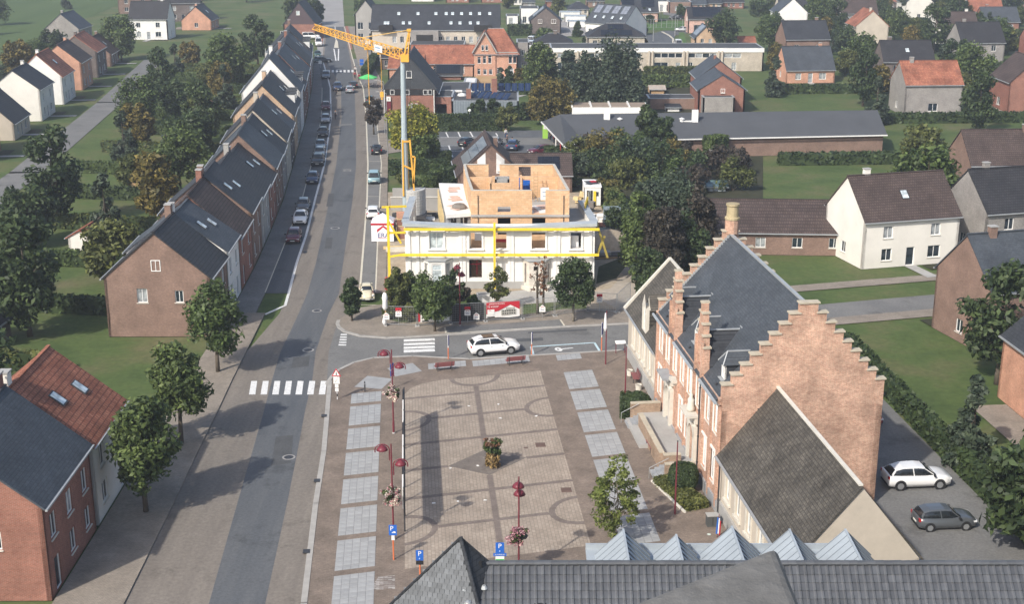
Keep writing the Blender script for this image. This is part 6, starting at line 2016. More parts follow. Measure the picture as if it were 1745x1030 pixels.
def roof_logo(parent, cx_, y_, z_, w, mat=RED):
    h = w * .42; t = w * .26
    MB().add([(cx_ - w / 2, y_, z_), (cx_ - w / 2, y_, z_ + t * .9), (cx_, y_, z_ + h + t * .6), (cx_ + w / 2, y_, z_ + t * .9), (cx_ + w / 2, y_, z_), (cx_, y_, z_ + h)], [(0, 5, 2, 1), (5, 4, 3, 2)]).build('roof_logo', mat, parent)
    for f in parent.children[-1].data.polygons: pass
roof_logo(wl_, .1, -TW_ / 2 + .005, 1.15, 1.5)
textobj('lettering', 'ERA', .80, NAVY, wl_, (.1, -TW_ / 2 + .008, .74), (R(90), 0, 0))
MB().box((.1, -TW_ / 2 + .012, .45), (1.3, .006, .04)).build('underline', RED, wl_)

# temporary fence panels
def fence_panel(label, pa, pb, hgt=2.0, group='temporary mesh fence panels round the site'):
    a, b = Vector(pa), Vector(pb); L = (b - a).length
    o = thing('fence_panel', label, 'fence panel', a.x, a.y, 0.05, math.atan2((b - a).y, (b - a).x), group)
    f = MB()
    for xx in (.06, L - .06): f.tube((xx, 0, .05), (xx, 0, hgt), .03, n=6)
    for z in (.15, hgt - .02): f.tube((.06, 0, z), (L - .06, 0, z), .025, n=6)
    f.build('frame', GALV, o)
    w = MB()
    nn_ = int(L / .16)
    for i in range(1, nn_): w.bar((L * i / nn_, 0, .15), (L * i / nn_, 0, hgt - .02), .012)
    for k in range(1, 8): w.bar((.06, 0, .15 + k * .23), (L - .06, 0, .15 + k * .23), .012)
    w.build('wire_mesh', GALV, o)['kind'] = 'stuff'
    for xx in (.06, L - .06): MB().box((xx, 0, .06), (.24, .7, .13)).build('foot_block', CONCRETE, o)
    return o, L
FP = [(657, 556), (711, 557), (768, 553), (827, 549), (890, 545), (945, 540), (1001, 531), (1051, 534), (1074, 512)]
names = ['mesh fence panel at the street corner with house signs', 'mesh fence panel carrying the half hidden white banner', 'mesh fence panel backed with black sheeting', 'mesh fence panel carrying the red and white sale banner', 'mesh fence panel right of the sale banner',
         'mesh fence panel behind the round street tree', 'mesh fence panel across the drive entrance', 'mesh fence panel turned back along the drive']
fp = []
for nm, a, b in zip(names, FP[:-1], FP[1:]): fp.append(fence_panel(nm, at(*a), at(*b)))
# sheeting and banners hang on the fence: things of their own
def banner(label, i, u0, u1, z0, z1, mat, name='banner', dy=-.06):
    f, L = fp[i]
    o = thing(name, label, name.replace('_', ' '), f.location.x, f.location.y, .05, f.rotation_euler.z)
    wv = MB(); N = 10
    for k in range(N + 1):
        t = k / N; xx = u0 + (u1 - u0) * t
        wv.v += [(xx, dy - .03 * math.sin(t * 9), z0 + .04 * math.sin(t * 7)), (xx, dy - .015 * math.sin(t * 8 + 1), z1)]
    wv.f = [(2 * k, 2 * k + 2, 2 * k + 3, 2 * k + 1) for k in range(N)]
    c = wv.build('cloth', mat, o)
    return o, c
banner('black wind sheeting tied to the fence beside the sale banner', 2, .1, fp[2][1] - .1, .15, 1.9, TRIM, 'wind_sheeting', .06)
o, c = banner('red and white sale banner with a picture of an apartment block', 3, .1, 3.45, .35, 1.95, WHITE, 'sale_banner')
w3 = 3.35
MB().add([(.1, -.10, 1.95), (.1, -.10, .75), (1.3, -.10, 1.05), (2.5, -.10, 1.62), (3.45, -.10, 1.1), (3.45, -.10, 1.95)], [(0, 1, 2, 3, 5), (3, 4, 5)]).build('red_print', RED, o)
textobj('lettering', 'APPARTEMENTEN', .20, WHITE, o, (1.15, -.125, 1.78), (R(90), 0, 0)); textobj('lettering', 'TE KOOP', .27, WHITE, o, (.75, -.125, 1.50), (R(90), 0, 0))
MB().box((.55, -.115, .95), (.7, .01, .55)).build('logo_panel', WHITE, o)
roof_logo(o, .45, -.125, 1.05, .26)
MB().box((2.35, -.115, .85), (1.5, .012, .55)).box((2.5, -.115, 1.2), (.9, .012, .3)).build('printed_building', plain('printed_facade', (.38, .37, .33), .7, .3, 3), o)
pw_ = MB()
for k in range(6):
    for j in range(2): pw_.box((1.78 + .23 * k, -.123, .75 + .25 * j), (.13, .006, .13))
pw_.build('printed_windows', TRIM, o)['kind'] = 'stuff'
MB().box((.55, -.118, .45), (.75, .012, .10)).build('black_strip', TRIM, o)
o, c = banner('white banner with red edge half hidden by the street tree', 1, .15, 3.2, .35, 1.75, WHITE, 'sale_banner')
MB().box((.2, -.11, 1.1), (.18, .012, 1.3)).build('red_print', RED, o); MB().box((.8, -.11, .5), (.7, .012, .12)).build('black_strip', TRIM, o)
def house_sign(label, u, v, vb, red=False, z0=None):
    x, y = at(u, vb)
    zc = zat(v, y)
    o = thing('estate_sign', label, 'house-shaped sign', x, y - .18, 0, 0, 'house-shaped agency signs along the fence')
    MB().prism([(-.30, 0), (.30, 0), (.30, .48), (0, .74), (-.30, .48)], -.015, .015).build('sign_face', WHITE, o, loc=(0, 0, zc - .37), rot=(R(90), 0, 0))
    MB().tube((0, .05, 0), (0, .05, zc + .2), .025, n=6).build('stake', GALV, o)
    roof_logo(o, 0, -.03, zc + .05, .3)
    textobj('lettering', 'ERA', .2, NAVY, o, (0, -.03, zc - .14), (R(90), 0, 0), ext=.002)
    if red:
        pr = MB().box((0, .0, zc + .38), (.58, .03, .3)).build('red_topper', RED, o)
for a in (('house-shaped sign on the fence corner post', 659, 538, 557), ('house-shaped sign with red topper left of the street tree', 680, 533, 556, True), ('house-shaped sign with red topper on the black sheeting', 797, 531, 551, True),
          ('plain house-shaped sign low on the black sheeting', 812, 538, 550), ('house-shaped sign beside the bare twin-stemmed tree', 924, 525, 543), ('house-shaped sign with red topper on the drive fence', 1021, 509, 532, True)):
    house_sign(*a)
x, y = at(659, 556)
o = thing('wrapped_post', 'post wrapped in white plastic at the fence corner', 'post', x - .1, y - .1, .05)
MB().tube((0, 0, 0), (.1, 0, 3.4), .07, n=8).build('post', TIMBER, o); MB().lathe([(.1, 1.6), (.28, 1.9), (.24, 2.6), (.3, 2.9), (.2, 3.3), (.08, 3.4)], n=9).lathe([(.06, 0), (.22, .4), (.1, 1.0)], (-.1, -.1, 0), 8).build('plastic_wrap', WFLAG, o, True)
x, y = at(827, 521)
o = thing('site_generator', 'white box-shaped site generator behind the sale banner', 'generator', x, y, 0, .2)
MB().box((0, 0, .75), (1.7, 1.0, 1.1)).build('housing', WHITE, o); MB().box((0, 0, 1.33), (1.5, .8, .08)).build('lid', GREYREND, o)
for s in (-1, 1): MB().bar((s * .6, -.5, .1), (s * .6, .5, .1), .14).build('skid', DARKMETAL, o)

# house with white gable panels behind the site
gh = house('brick house with white gable panels and solar roof behind the site', -3.5, 185 + 5.8, R(90) + R(5.5), 11.6, 8.8, 2.9, 6.95, BR_BROWN, TILEBR,
      Lw=[(3.1, 3.3, .8, 1.2), (5.7, 3.3, .8, 1.2), (2.2, .8, 1.4, 1.3), (6.4, .8, 1.4, 1.3)], over=.5, chim=[(-1.5, -1.0, .7, 1.2)], solar=[(1, -4.6, 3.2, .15, .9)], solmat=plain('grey_solar_panel', (.17, .19, .21), .3, .12, 1.2, spec=.6))
MB().prism([(-1.9, 2.9), (-.75, 2.9), (-.75, 5.9), (-1.9, 4.9)], 5.80, 5.86).prism([(.75, 2.9), (1.9, 2.9), (1.9, 4.9), (.75, 5.9)], 5.80, 5.86).build('gable_panel', WHITE, gh, rot=(R(90), 0, R(-90)))
wg = house('low brown-roofed wing with two dark skylight panels behind the site', 4.1, 189.2, R(1), 8.6, 7.0, 2.6, 4.9, BR_BROWN, TILEBR, name='house_wing', cat='house wing', solar=[(-1, -.5, 3.6, .2, .82)])

x, y = at(1040, 438)
o = thing('scaffold_stack', 'stack of dark scaffold tubes and planks on the grass right of the white house', 'scaffold stack', x, y, .03, R(8))
for k in range(7): MB().bar((-2.2, -.9 + .3 * k, .12 + .10 * (k % 3)), (2.2, -.9 + .3 * k, .12 + .10 * (k % 3)), .22, .09).build('plank', TIMBER if k % 3 == 0 else DARKMETAL, o)
MB().box((-.8, .2, .45), (1.6, 1.4, .35)).build('crate', GREYREND, o)
# ------------------------------------------------------------------ people and bicycles
SKIN = plain('skin', (.45, .27, .19), .6, .06, bump=0)
CLOTH = {n: plain('cloth_' + n, c, .85, .12, 3) for n, c in (('dark', (.03, .032, .04)), ('blue', (.05, .35, .65)), ('red', (.30, .03, .05)), ('grey', (.16, .16, .17)), ('white', (.6, .6, .58)), ('denim', (.06, .09, .16)))}
def skin_mesh(name, verts, edges, radii, mat, parent):
    me = bpy.data.meshes.new(name)
    me.from_pydata(verts, edges, [])
    me.materials.append(mat)
    o = inst(name, me, parent)
    md = o.modifiers.new('skin', 'SKIN')
    for d, r in zip(me.skin_vertices[0].data, radii): d.radius = (r, r)
    me.skin_vertices[0].data[0].use_root = True
    md.use_smooth_shade = True
    sb = o.modifiers.new('smooth', 'SUBSURF'); sb.levels = 1; sb.render_levels = 1
    return o
def person(label, x, y, rz, top, legs, pose='stand', z=0, hair='dark', group=None):
    o = thing('person', label, 'person', x, y, z, rz, group)
    if pose == 'stand': hip, kn, an, ft = .92, .50, .09, .12; kx = .02; ax = 0; sx = 0; torso = 0
    elif pose == 'walk': hip, kn, an, ft = .92, .50, .10, .12; kx = .12; ax = .22; sx = .05; torso = .03
    else: hip, kn, an, ft = .95, .62, .32, .12; kx = .32; ax = .18; sx = .28; torso = .25
    V = [(0, 0, hip), (sx * .5, 0, hip + .25), (sx, 0, hip + .48), (sx * 1.1, 0, hip + .56), (sx * 1.15 + .02, 0, hip + .66), (sx * 1.15 + .02, 0, hip + .80)]
    E = [(0, 1), (1, 2), (2, 3), (3, 4), (4, 5)]; Rr = [.14, .13, .15, .06, .10, .085]
    cl_t, cl_l = ([], []), ([], [])
    for s in (-1, 1):
        n = len(V); f = s if pose != 'stand' else 0
        V += [(sx, s * .19, hip + .46), (sx + (.22 if pose == 'ride' else .02 + .1 * f), s * .25, hip + .20), (sx + (.42 if pose == 'ride' else .05 + .2 * f), s * .24, hip - .02 + (.12 if pose == 'ride' else 0)), (sx + (.48 if pose == 'ride' else .06 + .22 * f), s * .24, hip - .10 + (.14 if pose == 'ride' else 0))]
        E += [(2, n), (n, n + 1), (n + 1, n + 2), (n + 2, n + 3)]; Rr += [.065, .05, .038, .035]
        m = len(V); g = (s if pose == 'walk' else 1 if pose == 'ride' else 0)
        hi = kn + (.16 * s if pose == 'ride' else 0); an2 = an + (.16 * s if pose == 'ride' else 0)
        V += [(0, s * .09, hip - .05), (kx * g, s * .10, hi), (ax * g - (.06 if g < 0 else 0), s * .10, an2), (ax * g + ft, s * .11, an2 - .05)]
        E += [(0, m), (m, m + 1), (m + 1, m + 2), (m + 2, m + 3)]; Rr += [.095, .07, .048, .04]
    skin_mesh('body', V, E, Rr, SKIN, o)
    T = [0, 1, 2] + [6, 7, 8] + [14, 15, 16]
    idx = {v: i for i, v in enumerate(T)}
    skin_mesh('jacket', [V[i] for i in T], [(idx[a], idx[b]) for a, b in E if a in idx and b in idx], [Rr[i] + .022 for i in T], CLOTH[top], o)
    Tl = [0, 10, 11, 12, 18, 19, 20]
    idx = {v: i for i, v in enumerate(Tl)}
    skin_mesh('trousers', [V[i] for i in Tl], [(idx[a], idx[b]) for a, b in E if a in idx and b in idx], [Rr[i] + .02 for i in Tl], CLOTH[legs], o)
    hx, hz = V[5][0], V[5][2]
    MB().lathe([(.085, -.05), (.112, .02), (.10, .08), (.04, .115)], (hx - .02, 0, hz - .02), 10).build('hair', CLOTH['dark'] if hair == 'dark' else plain('fair_hair', (.35, .24, .12), .8, .1), o, True)
    MB().box((hx + .115, 0, hz - .075), (.04, .03, .04)).build('nose', SKIN, o)
    for s in (-1, 1): MB().box((hx + .10, s * .035, hz - .04), (.012, .022, .014)).build('eye', TRIM, o)
    return o
def bicycle(label, x, y, rz, z=0):
    o = thing('bicycle', label, 'bicycle', x, y, z, rz, 'bicycles ridden on the road')
    for xx in (-.52, .52):
        w = MB(); n = 18
        for i in range(n):
            a, b = 2 * math.pi * i / n, 2 * math.pi * (i + 1) / n
            w.tube((xx + .33 * math.cos(a), 0, .35 + .33 * math.sin(a)), (xx + .33 * math.cos(b), 0, .35 + .33 * math.sin(b)), .022, n=5, cap=False)
        for i in range(8):
            a = 2 * math.pi * i / 8; w.tube((xx, 0, .35), (xx + .32 * math.cos(a), 0, .35 + .32 * math.sin(a)), .005, n=3)
        w.build('wheel', BLACK, o)
    f = MB()
    for a, b in (((-.52, 0, .35), (-.08, 0, .30)), ((-.08, 0, .30), (-.2, 0, .85)), ((-.52, 0, .35), (-.18, 0, .78)), ((-.08, 0, .30), (.38, 0, .75)), ((-.18, 0, .78), (.36, 0, .85)), ((.52, 0, .35), (.34, 0, .98))): f.tube(a, b, .02, n=6)
    f.build('frame', DARKMETAL, o)
    MB().tube((.34, 0, .98), (.30, -.25, 1.04), .015).tube((.34, 0, .98), (.30, .25, 1.04), .015).build('handlebar', DARKMETAL, o)
    MB().box((-.22, 0, .90), (.26, .15, .06)).build('saddle', BLACK, o)
    return o
for lb, bl, u, v, rz, top in (('cyclist in dark clothes just in front of the dark blue car', 'dark bicycle under the cyclist in front of the dark blue car', 573, 163, R(-85), 'dark'), ('cyclist in dark jacket on the tan lane beside the silver car', 'dark bicycle under the cyclist beside the silver car', 572, 203, R(-84), 'grey')):
    x, y = at(u, v)
    bicycle(bl, x, y, rz); person(lb, x - .05 * math.cos(rz), y + .2, rz, top, 'dark', 'ride')
for lb, u, v, rz, top, legs in (('pedestrian in red coat on the pavement beyond the zebra stripes', 605, 135, R(-80), 'red', 'dark'), ('pedestrian in white top behind the red-coated one', 605.5, 126, R(-80), 'white', 'dark')):
    x, y = at(u, v); person(lb, x, y, rz, top, legs, 'walk', .1)
for lb, u, v, rz, top, legs in (('person in bright blue jacket behind the teal car in the car park', 873, 252, R(80), 'blue', 'dark'), ('person in dark clothes beside the teal car in the car park', 864, 246, R(10), 'dark', 'dark'),
                                ('person in white top standing beyond the teal car', 862, 236, R(-60), 'white', 'denim'), ('person in dark coat at the shop entrance', 938, 240, R(120), 'dark', 'dark'), ('person in red jacket at the shop entrance', 944, 245, R(160), 'red', 'dark'),
                                ('person in red coat by the green parasol terrace', 612, 138, R(-70), 'red', 'dark')):
    x, y = at(u, v); person(lb, x, y, rz, top, legs, 'stand', .02)

# ------------------------------------------------------------------ parked and moving cars in the main street
def rdir(v):     # direction of the street towards the camera at photo row v
    a, b = at(np.interp(v, [r[0] for r in ROWS], [r[3] for r in ROWS]), v), at(np.interp(v + 12, [r[0] for r in ROWS], [r[3] for r in ROWS]), v + 12)
    return math.atan2(b[1] - a[1], b[0] - a[0])
GL = 'cars parked along the left kerb'
for lb, u, v, k, p in (('dark red car at the near end of the left kerb row', 501, 410, 'hatch', 'darkred'), ('white saloon second from the near end of the left kerb row', 512.5, 378, 'sedan', 'white'),
                       ('dark grey car right behind the white saloon', 517, 357, 'hatch', 'grey'), ('single dark blue car parked between gaps of the left kerb row', 533, 310, 'hatch', 'blue'),
                       ('black people carrier at the front of the trio', 542, 280, 'suv', 'black'), ('greyish blue car wedged in the middle of the trio', 545, 266, 'hatch', 'greyblue'), ('dark grey estate at the back of the trio', 546.5, 253, 'sedan', 'greyblue'),
                       ('black car with pale roof sheen behind the trio', 551, 231, 'hatch', 'black'), ('silver car near the far cyclist', 555, 208, 'hatch', 'silver'), ('dark red small car beyond the silver one', 555.5, 186, 'hatch', 'darkred'),
                       ('grey car parked at the far zebra stripes', 555, 133, 'suv', 'greyblue')):
    car(lb, u, v, k, p, rdir(v), GL)
for lb, u, v, k, p in (('black car parked alone in the right bay', 642, 261, 'hatch', 'black'), ('pale blue van-like car in the right bay', 638, 310, 'van', 'lightblue'), ('white hatchback in the right bay before the tent', 636, 369, 'hatch', 'white')):
    car(lb, u, v, k, p, rdir(v) + math.pi, 'cars parked in the right hand bays')
car('dark blue car with lights on driving towards the square', 575.5, 153, 'suv', 'blue', rdir(150))
car('silver car driving away past the terrace', 596, 157, 'hatch', 'silver', rdir(150) + math.pi)
car('dark car parked at the kerb beside the silver moving car', 602.5, 149, 'hatch', 'black', rdir(150) + math.pi)
car('dark green car behind the purple street tree', 631, 175, 'hatch', 'green', R(95))
car('black car turning across the left kerb', 550, 106, 'sedan', 'black', R(15))
car('teal car in front of the white van', 541.5, 96, 'hatch', 'green', R(-80)); car('dark teal car behind the black turning car', 540.5, 106, 'hatch', 'green', R(-80))
car('white delivery van far up the left kerb', 543, 78, 'van', 'white', R(-80), cat='van').scale = (1.15, 1.05, 1.25)
car('white van parked in front of the far brick gable', 530, 66, 'van', 'white', R(10), cat='van').scale = (1.2, 1.0, 1.1)

# terrace with green parasol
x, y = at(628, 150)
o = thing('parasol', 'bright green parasol over the pavement terrace', 'parasol', x, y, .1)
PG = plain('parasol_green', (.10, .55, .16), .7, .12)
MB().tube((0, 0, 0), (0, 0, 2.6), .04).build('pole', GALV, o)
cn = MB(); n = 8
cn.v = [(0, 0, 2.95)] + [(2.0 * math.cos(2 * math.pi * i / n), 2.0 * math.sin(2 * math.pi * i / n), 2.25) for i in range(n)] + [(2.0 * math.cos(2 * math.pi * i / n), 2.0 * math.sin(2 * math.pi * i / n), 2.05) for i in range(n)]
cn.f = [(0, 1 + i, 1 + (i + 1) % n) for i in range(n)] + [(1 + i, 9 + i, 9 + (i + 1) % n, 1 + (i + 1) % n) for i in range(n)]
cn.build('canopy', PG, o)
for i in range(4): MB().bar((0, 0, 2.2), (1.9 * math.cos(i * 1.57 + .4), 1.9 * math.sin(i * 1.57 + .4), 2.3), .03).build('rib', GALV, o)
for i, (dx, dy) in enumerate(((-1.5, -.5), (1.3, -.8), (.2, 1.0), (1.4, .9))):
    t = thing('cafe_table', 'dark cafe table on the terrace, %s the green parasol' % ('left under', 'right under', 'behind', 'right behind')[i], 'table', x + dx, y + dy, .1, 0, 'terrace tables')
    MB().lathe([(.36, .70), (.36, .74)], n=12).build('tabletop', TRIM, t); MB().lathe([(.22, 0), (.04, .03), (.03, .70)], n=8).build('pedestal', DARKMETAL, t)
    for s in (-1, 1):
        c = thing('cafe_chair', 'dark cafe chair %s the table %s the parasol' % (('left of', 'right of')[s > 0], ('left under', 'right under', 'behind', 'right behind')[i]), 'chair', x + dx + s * .62, y + dy, .1, R(90) * s, 'terrace chairs')
        MB().box((0, 0, .45), (.42, .42, .04)).build('seat', TRIM, c); MB().box((0, -.2, .70), (.40, .04, .42)).build('backrest', TRIM, c)
        for sx in (-1, 1):
            for sy in (-1, 1): MB().bar((sx * .18, sy * .18, 0), (sx * .18, sy * .18, .43), .03).build('leg', DARKMETAL, c)
x, y = at(617, 124)
o = thing('road_sign', 'blue rectangular road signs on a post before the green parasol', 'road sign', x, y, .1)
MB().tube((0, 0, 0), (0, 0, 3.2), .04).build('post', GALV, o)
for z in (2.75, 2.0): MB().box((0, -.05, z), (.9, .03, .65)).box((0, -.07, z), (.5, .01, .2)).build('sign_plate', BLUE, o)
x, y = at(627, 84)
o = thing('road_sign', 'white direction sign at the far side street corner', 'road sign', x, y, .1)
MB().tube((0, 0, 0), (0, 0, 2.2), .05).build('post', GALV, o); MB().box((0, -.06, 1.8), (1.3, .03, .8)).build('sign_plate', WHITE, o)
x, y = at(546, 116)
o = thing('road_sign', 'small white notice box at the far zebra stripes', 'sign', x, y, .1)
MB().tube((0, 0, 0), (0, 0, 1.0), .05).build('post', GALV, o); MB().box((0, 0, 1.3), (.8, .3, .7)).build('sign_box', WHITE, o)
for lb, u, v, vt in (('thin grey lamp post on the right pavement by the black car', 661, 268, 160), ('grey lamp post on the right pavement beside the brick house', 656, 230, 140)):
    x, y = at(u, v); h = zat(vt, y)
    o = thing('street_lamp', lb, 'street lamp', x, y, .1, R(180), 'plain grey street lamps')
    MB().tube((0, 0, 0), (0, 0, h), .07, .045, 8).tube((0, 0, h), (1.1, 0, h + .25), .04).build('pole', GALV, o); MB().box((1.35, 0, h + .27), (.6, .22, .1)).build('lamp_head', GREYREND, o)

# ------------------------------------------------------------------ terraced houses along the left of the street
WL = [at(r[1], r[0]) for r in NEAR[::-1]] + [at(r[1], r[0]) for r in ROWS[::-1][1:]]
WLy = [p[1] for p in WL]; WLx = [p[0] for p in WL]
def wallx(Y): return float(np.interp(Y, WLy, WLx)) - .15
tw_ = [ # Y start, width, eave, ridge, depth, wall, roof, words
 (72, 9.5, 6.2, 10.2, 10, BR_RED, SLATE, 'red brick, slate roof'), (82, 8.5, 5.8, 9.8, 10, CREAM, TILERED, 'cream rendered, red tile roof'),
 (122, 8, 5.9, 10.2, 10, BR_BROWN, TILEDK, 'brown brick, black tile roof'), (130.2, 7, 6.3, 10.0, 10, WHITE, SLATE, 'white painted, slate roof'), (137.4, 9, 5.8, 10.4, 10, BR_RED, TILEBR, 'red brick, brown tile roof'),
 (146.6, 8.4, 6.4, 10.6, 10, BR_BROWN, SLATEDK, 'dark brown brick, slate roof'), (155.2, 9, 6.0, 10.0, 9, GREYREND, TILEDK, 'grey rendered, black roof'), (164.4, 8.4, 5.6, 9.4, 9, BR_RED, TILEDK, 'red brick with low black roof'),
 (173, 10, 6.2, 10.6, 9, BR_BROWN, SLATE, 'brown brick, blue slate roof'), (183.2, 9, 5.9, 10.2, 9, BR_GREY, SLATEDK, 'grey brick, dark slate roof'), (192.4, 10.5, 6.3, 10.8, 9, BEIGE, TILEDK, 'beige rendered, black tile roof'),
 (203.2, 9.5, 5.7, 10.0, 9, BR_DARK, SLATE, 'dark brick with white gutter'), (213, 10, 6.6, 11.4, 9.5, BR_TAN, TILEDK, 'tan brick with tall black roof'), (223.2, 10.5, 6.2, 11, 9.5, GREYREND, SLATEDK, 'grey rendered, white dormers'),
 (234, 10, 7.4, 13.2, 10, WHITE, SLATE, 'tall white gable wall'), (244.2, 11, 6.2, 11, 9.5, BR_BROWN, SLATEDK, 'brown brick with three dormers'), (255.4, 12, 6.4, 11.4, 9.5, BR_RED, SLATE, 'red brick with chimney stacks'),
 (267.6, 12, 6.0, 10.8, 9.5, BR_GREY, SLATE, 'grey brick with skylights'), (279.8, 13, 6.3, 11, 9.5, BR_RED, TILEDK, 'red brick end house by zebra'), (293, 12, 5.9, 10.6, 9.5, GREYREND, SLATE, 'grey rendered beyond the zebra'),
 (305.2, 14, 6.1, 10.9, 9.5, BR_BROWN, SLATEDK, 'brown brick with white balconies'), (320, 15, 4.2, 4.2, 11, WHITE, BITUMEN, 'white flat-roofed corner block')]
PH = ['row house, %s, along the left pavement', ]
for i, (Ys, w, ze, zr, dep, wl__, rf, words) in enumerate(tw_):
    Ym = Ys + w / 2
    xa, xb = wallx(Ys), wallx(Ys + w)
    rz = math.atan2(w, xb - xa)
    n = Vector((-math.sin(rz), math.cos(rz)))      # local +y (into the house)
    c = Vector(((xa + xb) / 2, Ym)) + n * dep / 2
    nb = 3 if w > 9 else 2
    wd = 1.15
    F_ = [(w * (k + .5) / nb, .9, wd + .2 * (i % 2), 1.5) for k in range(nb) if k != i % nb] + [(w * (i % nb + .5) / nb, .05, 1.05, 2.2, dict(nx=1, nz=1, sill=False, name='door'))] + [(w * (k + .5) / nb, 3.5, wd, 1.6) for k in range(nb)]
    lab = 'row house by the street: ' + words + (', near the square' if Ys < 125 else '')
    h = house(lab, c.x, c.y, rz, w - .04, dep, ze, zr, wl__, rf, F=F_, B=[(w * .3, .9, 1.4, 1.4), (w * .7, 3.4, 1.2, 1.3)], Lw=[(dep * .35, 3.4, 1.0, 1.4), (dep * .7, 3.4, .8, 1.2), (dep * .5, ze + .6, .9, 1.1, dict(sill=False))] if i in (0, 2) else (), over=.25, group='terraced houses along the left pavement',
              chim=[((-1) ** i * (w / 2 - .5), .3, .75, 1.3)], skyl=[(-1, -w * .18, .55), (-1, w * .2, .45)] if i % 2 and zr > ze else [])
    if 'dormer' in words or 'balcon' in words:
        for k in (-1, 0, 1):
            d_ = MB(); kk = (zr - ze) / (dep / 2)
            d_.box((k * w * .28, -dep / 2 + 1.2, ze + 1.3), (1.3, 1.7, 1.5)); dd_ = d_.build('dormer', WHITE, h)
            MB().box((k * w * .28, -dep / 2 + 1.1, ze + 2.1), (1.6, 2.0, .12)).build('dormer_roof', BITUMEN, dd_); MB().box((k * w * .28, -dep / 2 + .33, ze + 1.35), (1.0, .04, .95)).build('pane', GLASS, dd_)
# brick house with dark clad gable at the end of the street
h = house_px('far red brick house with dark clad gable facing the street', 484, 539, 66, 41, 4, 13, BR_RED, SLATEDK, gable=True, chim=[(4, .2, .8, 1.2)])
Yg = at(872.5, 66)[1]
wg_ = at(539, 66)[0] - at(484, 66)[0]
MB().add([(-wg_ / 2 - .1, 0, zat(41, Yg)), (wg_ / 2 + .1, 0, zat(41, Yg)), (0, 0, zat(4, Yg))], [(0, 1, 2)]).build('gable_cladding', plain('brown_cladding', (.085, .06, .065), .7, .12, .8), h, loc=(-6.53, 0, 0), rot=(0, 0, R(-90)))
window(h, (-6.56, .3, zat(25, Yg)), R(-90), 1.0, 1.1, 1, 1, gm=PALEGLASS)
window(h, (-6.52, 3, .6), R(-90), 5.0, 1.6, 3, 1)
# ------------------------------------------------------------------ car park, shop and the town behind the site
def wpx(u0, u1, v, Yc): pass
cp = px([(700, 262), (715, 236), (735, 223), (926, 222), (962, 240), (948, 262), (930, 268), (700, 280)])
poly('car_park', cp, .01, ASPH_DK)
poly('car_park_lane', px([(700, 247), (716, 234.5), (930, 234.5), (950, 247)]), .016, ASPH_OLD)
mk = []
for (ua, va, ub, vb) in ((738.4, 225.6, 741.4, 234.4), (759.8, 225.5, 764, 234), (780.6, 225, 784.5, 233.5), (801, 224.5, 806, 233.5), (822, 224, 828.5, 232.5), (845, 227, 848, 232), (742, 249, 748.5, 268), (764.5, 248, 771.5, 268), (787, 248, 793, 268), (854, 247, 859, 256), (806, 248, 811, 262)):
    line('bay_line', [at(ua, va), at(ub, vb)], .22, .022, MARK)
for (ua, va, ub, vb) in ((732, 234.6, 848, 232.8), (732, 249, 792, 248), (720, 258.5, 800, 257)): line('bay_line', [at(ua, va), at(ub, vb)], .18, .024, MARK)
poly('pavement', px([(700, 232), (735, 219), (735, 223), (716, 234.5)]), .03, CONCRETE)
poly('pavement', px([(661, 262), (700, 256), (702, 232), (661, 238)]), .034, PAVER_TAN)
hedge('long clipped hedge between car park and workshop', at(741, 223), at(856, 222), 1.6, 2.9, LEAF_DARK, .3, 26, 31)
hedge('clipped hedge along the right edge of the car park', at(928, 266), at(1000, 268), 1.2, 1.6, LEAF_DARK, .26, 30, 32)
GC = 'cars in the supermarket car park'
car('silver blue hatchback in the middle of the car park', 845, 248, 'hatch', 'silver', R(80), GC)
car('dark car half hidden by the gable roof in the car park', 797, 248, 'hatch', 'black', R(60), GC)
car('teal car with people loading it in the car park', 874, 254, 'suv', 'blue', R(85), GC)
car('dark red car near the shop entrance', 921, 262, 'hatch', 'darkred', R(205), GC)
x, y = at(801, 222); h = zat(187, y)
o = thing('street_lamp', 'lamp post with white globe at the car park hedge', 'street lamp', x, y - .8, 0)
MB().tube((0, 0, 0), (0, 0, h - .3), .06).build('pole', GALV, o); MB().lathe([(.05, -.3), (.24, -.15), (.28, 0), (.2, .2), (.05, .28)], (0, 0, h), 12).build('globe', plain('globe_white', (.75, .75, .68), .3, .05, bump=0), o, True)
x, y = at(929, 236)
o = thing('advertising_pillar', 'bright green sign pillar at the shop entrance', 'sign', x, y, 0)
MB().box((0, 0, 1.25), (.9, .2, 2.5)).build('panel', plain('lime_green', (.30, .55, .08), .6, .1), o); MB().box((0, -.11, 1.9), (.6, .02, .5)).build('print', WHITE, o)

# low shop with the long dark roof
SH = thing('shop_building', 'long low brick shop with dark grey roof and red entrance sign', 'shop', 0, 0, 0)
A3, B3 = (5.4, 227.6), (8.6, 203.8)
RG = [(5.0, 228.0, 3.0), (8.4, 203.4, 2.9), (11.2, 209.9, 3.25), (7.8, 217.5, 6.05)]
m = MB()
wall_panel(m, (9.6, 209.8), (60, 215.5), 0, 3.2, .3)
wall_panel(m, (60, 215.5), (60, 230), 0, 3.2, .3); wall_panel(m, (60, 230), (7.4, 228), 0, 3.2, .3)
wall_panel(m, (7.4, 228), (9.6, 209.8), 0, 3.2, .3, [(4, 10, .1, 2.5), (11.5, 15, .2, 2.5)])
m.build('wall', BR_BROWN, SH)
r = MB()
r.slab([RG[0], RG[1], RG[2], RG[3]], .16)
r.slab([(11.2, 209.4, 3.15), (60.5, 215.0, 3.15), (60.5, 222, 6.0), (7.8, 217.5, 6.0)], .16)
r.slab([(60.5, 230, 3.0), (5.0, 228.2, 3.0), (7.8, 217.6, 6.0), (60.5, 222, 6.0)], .16)
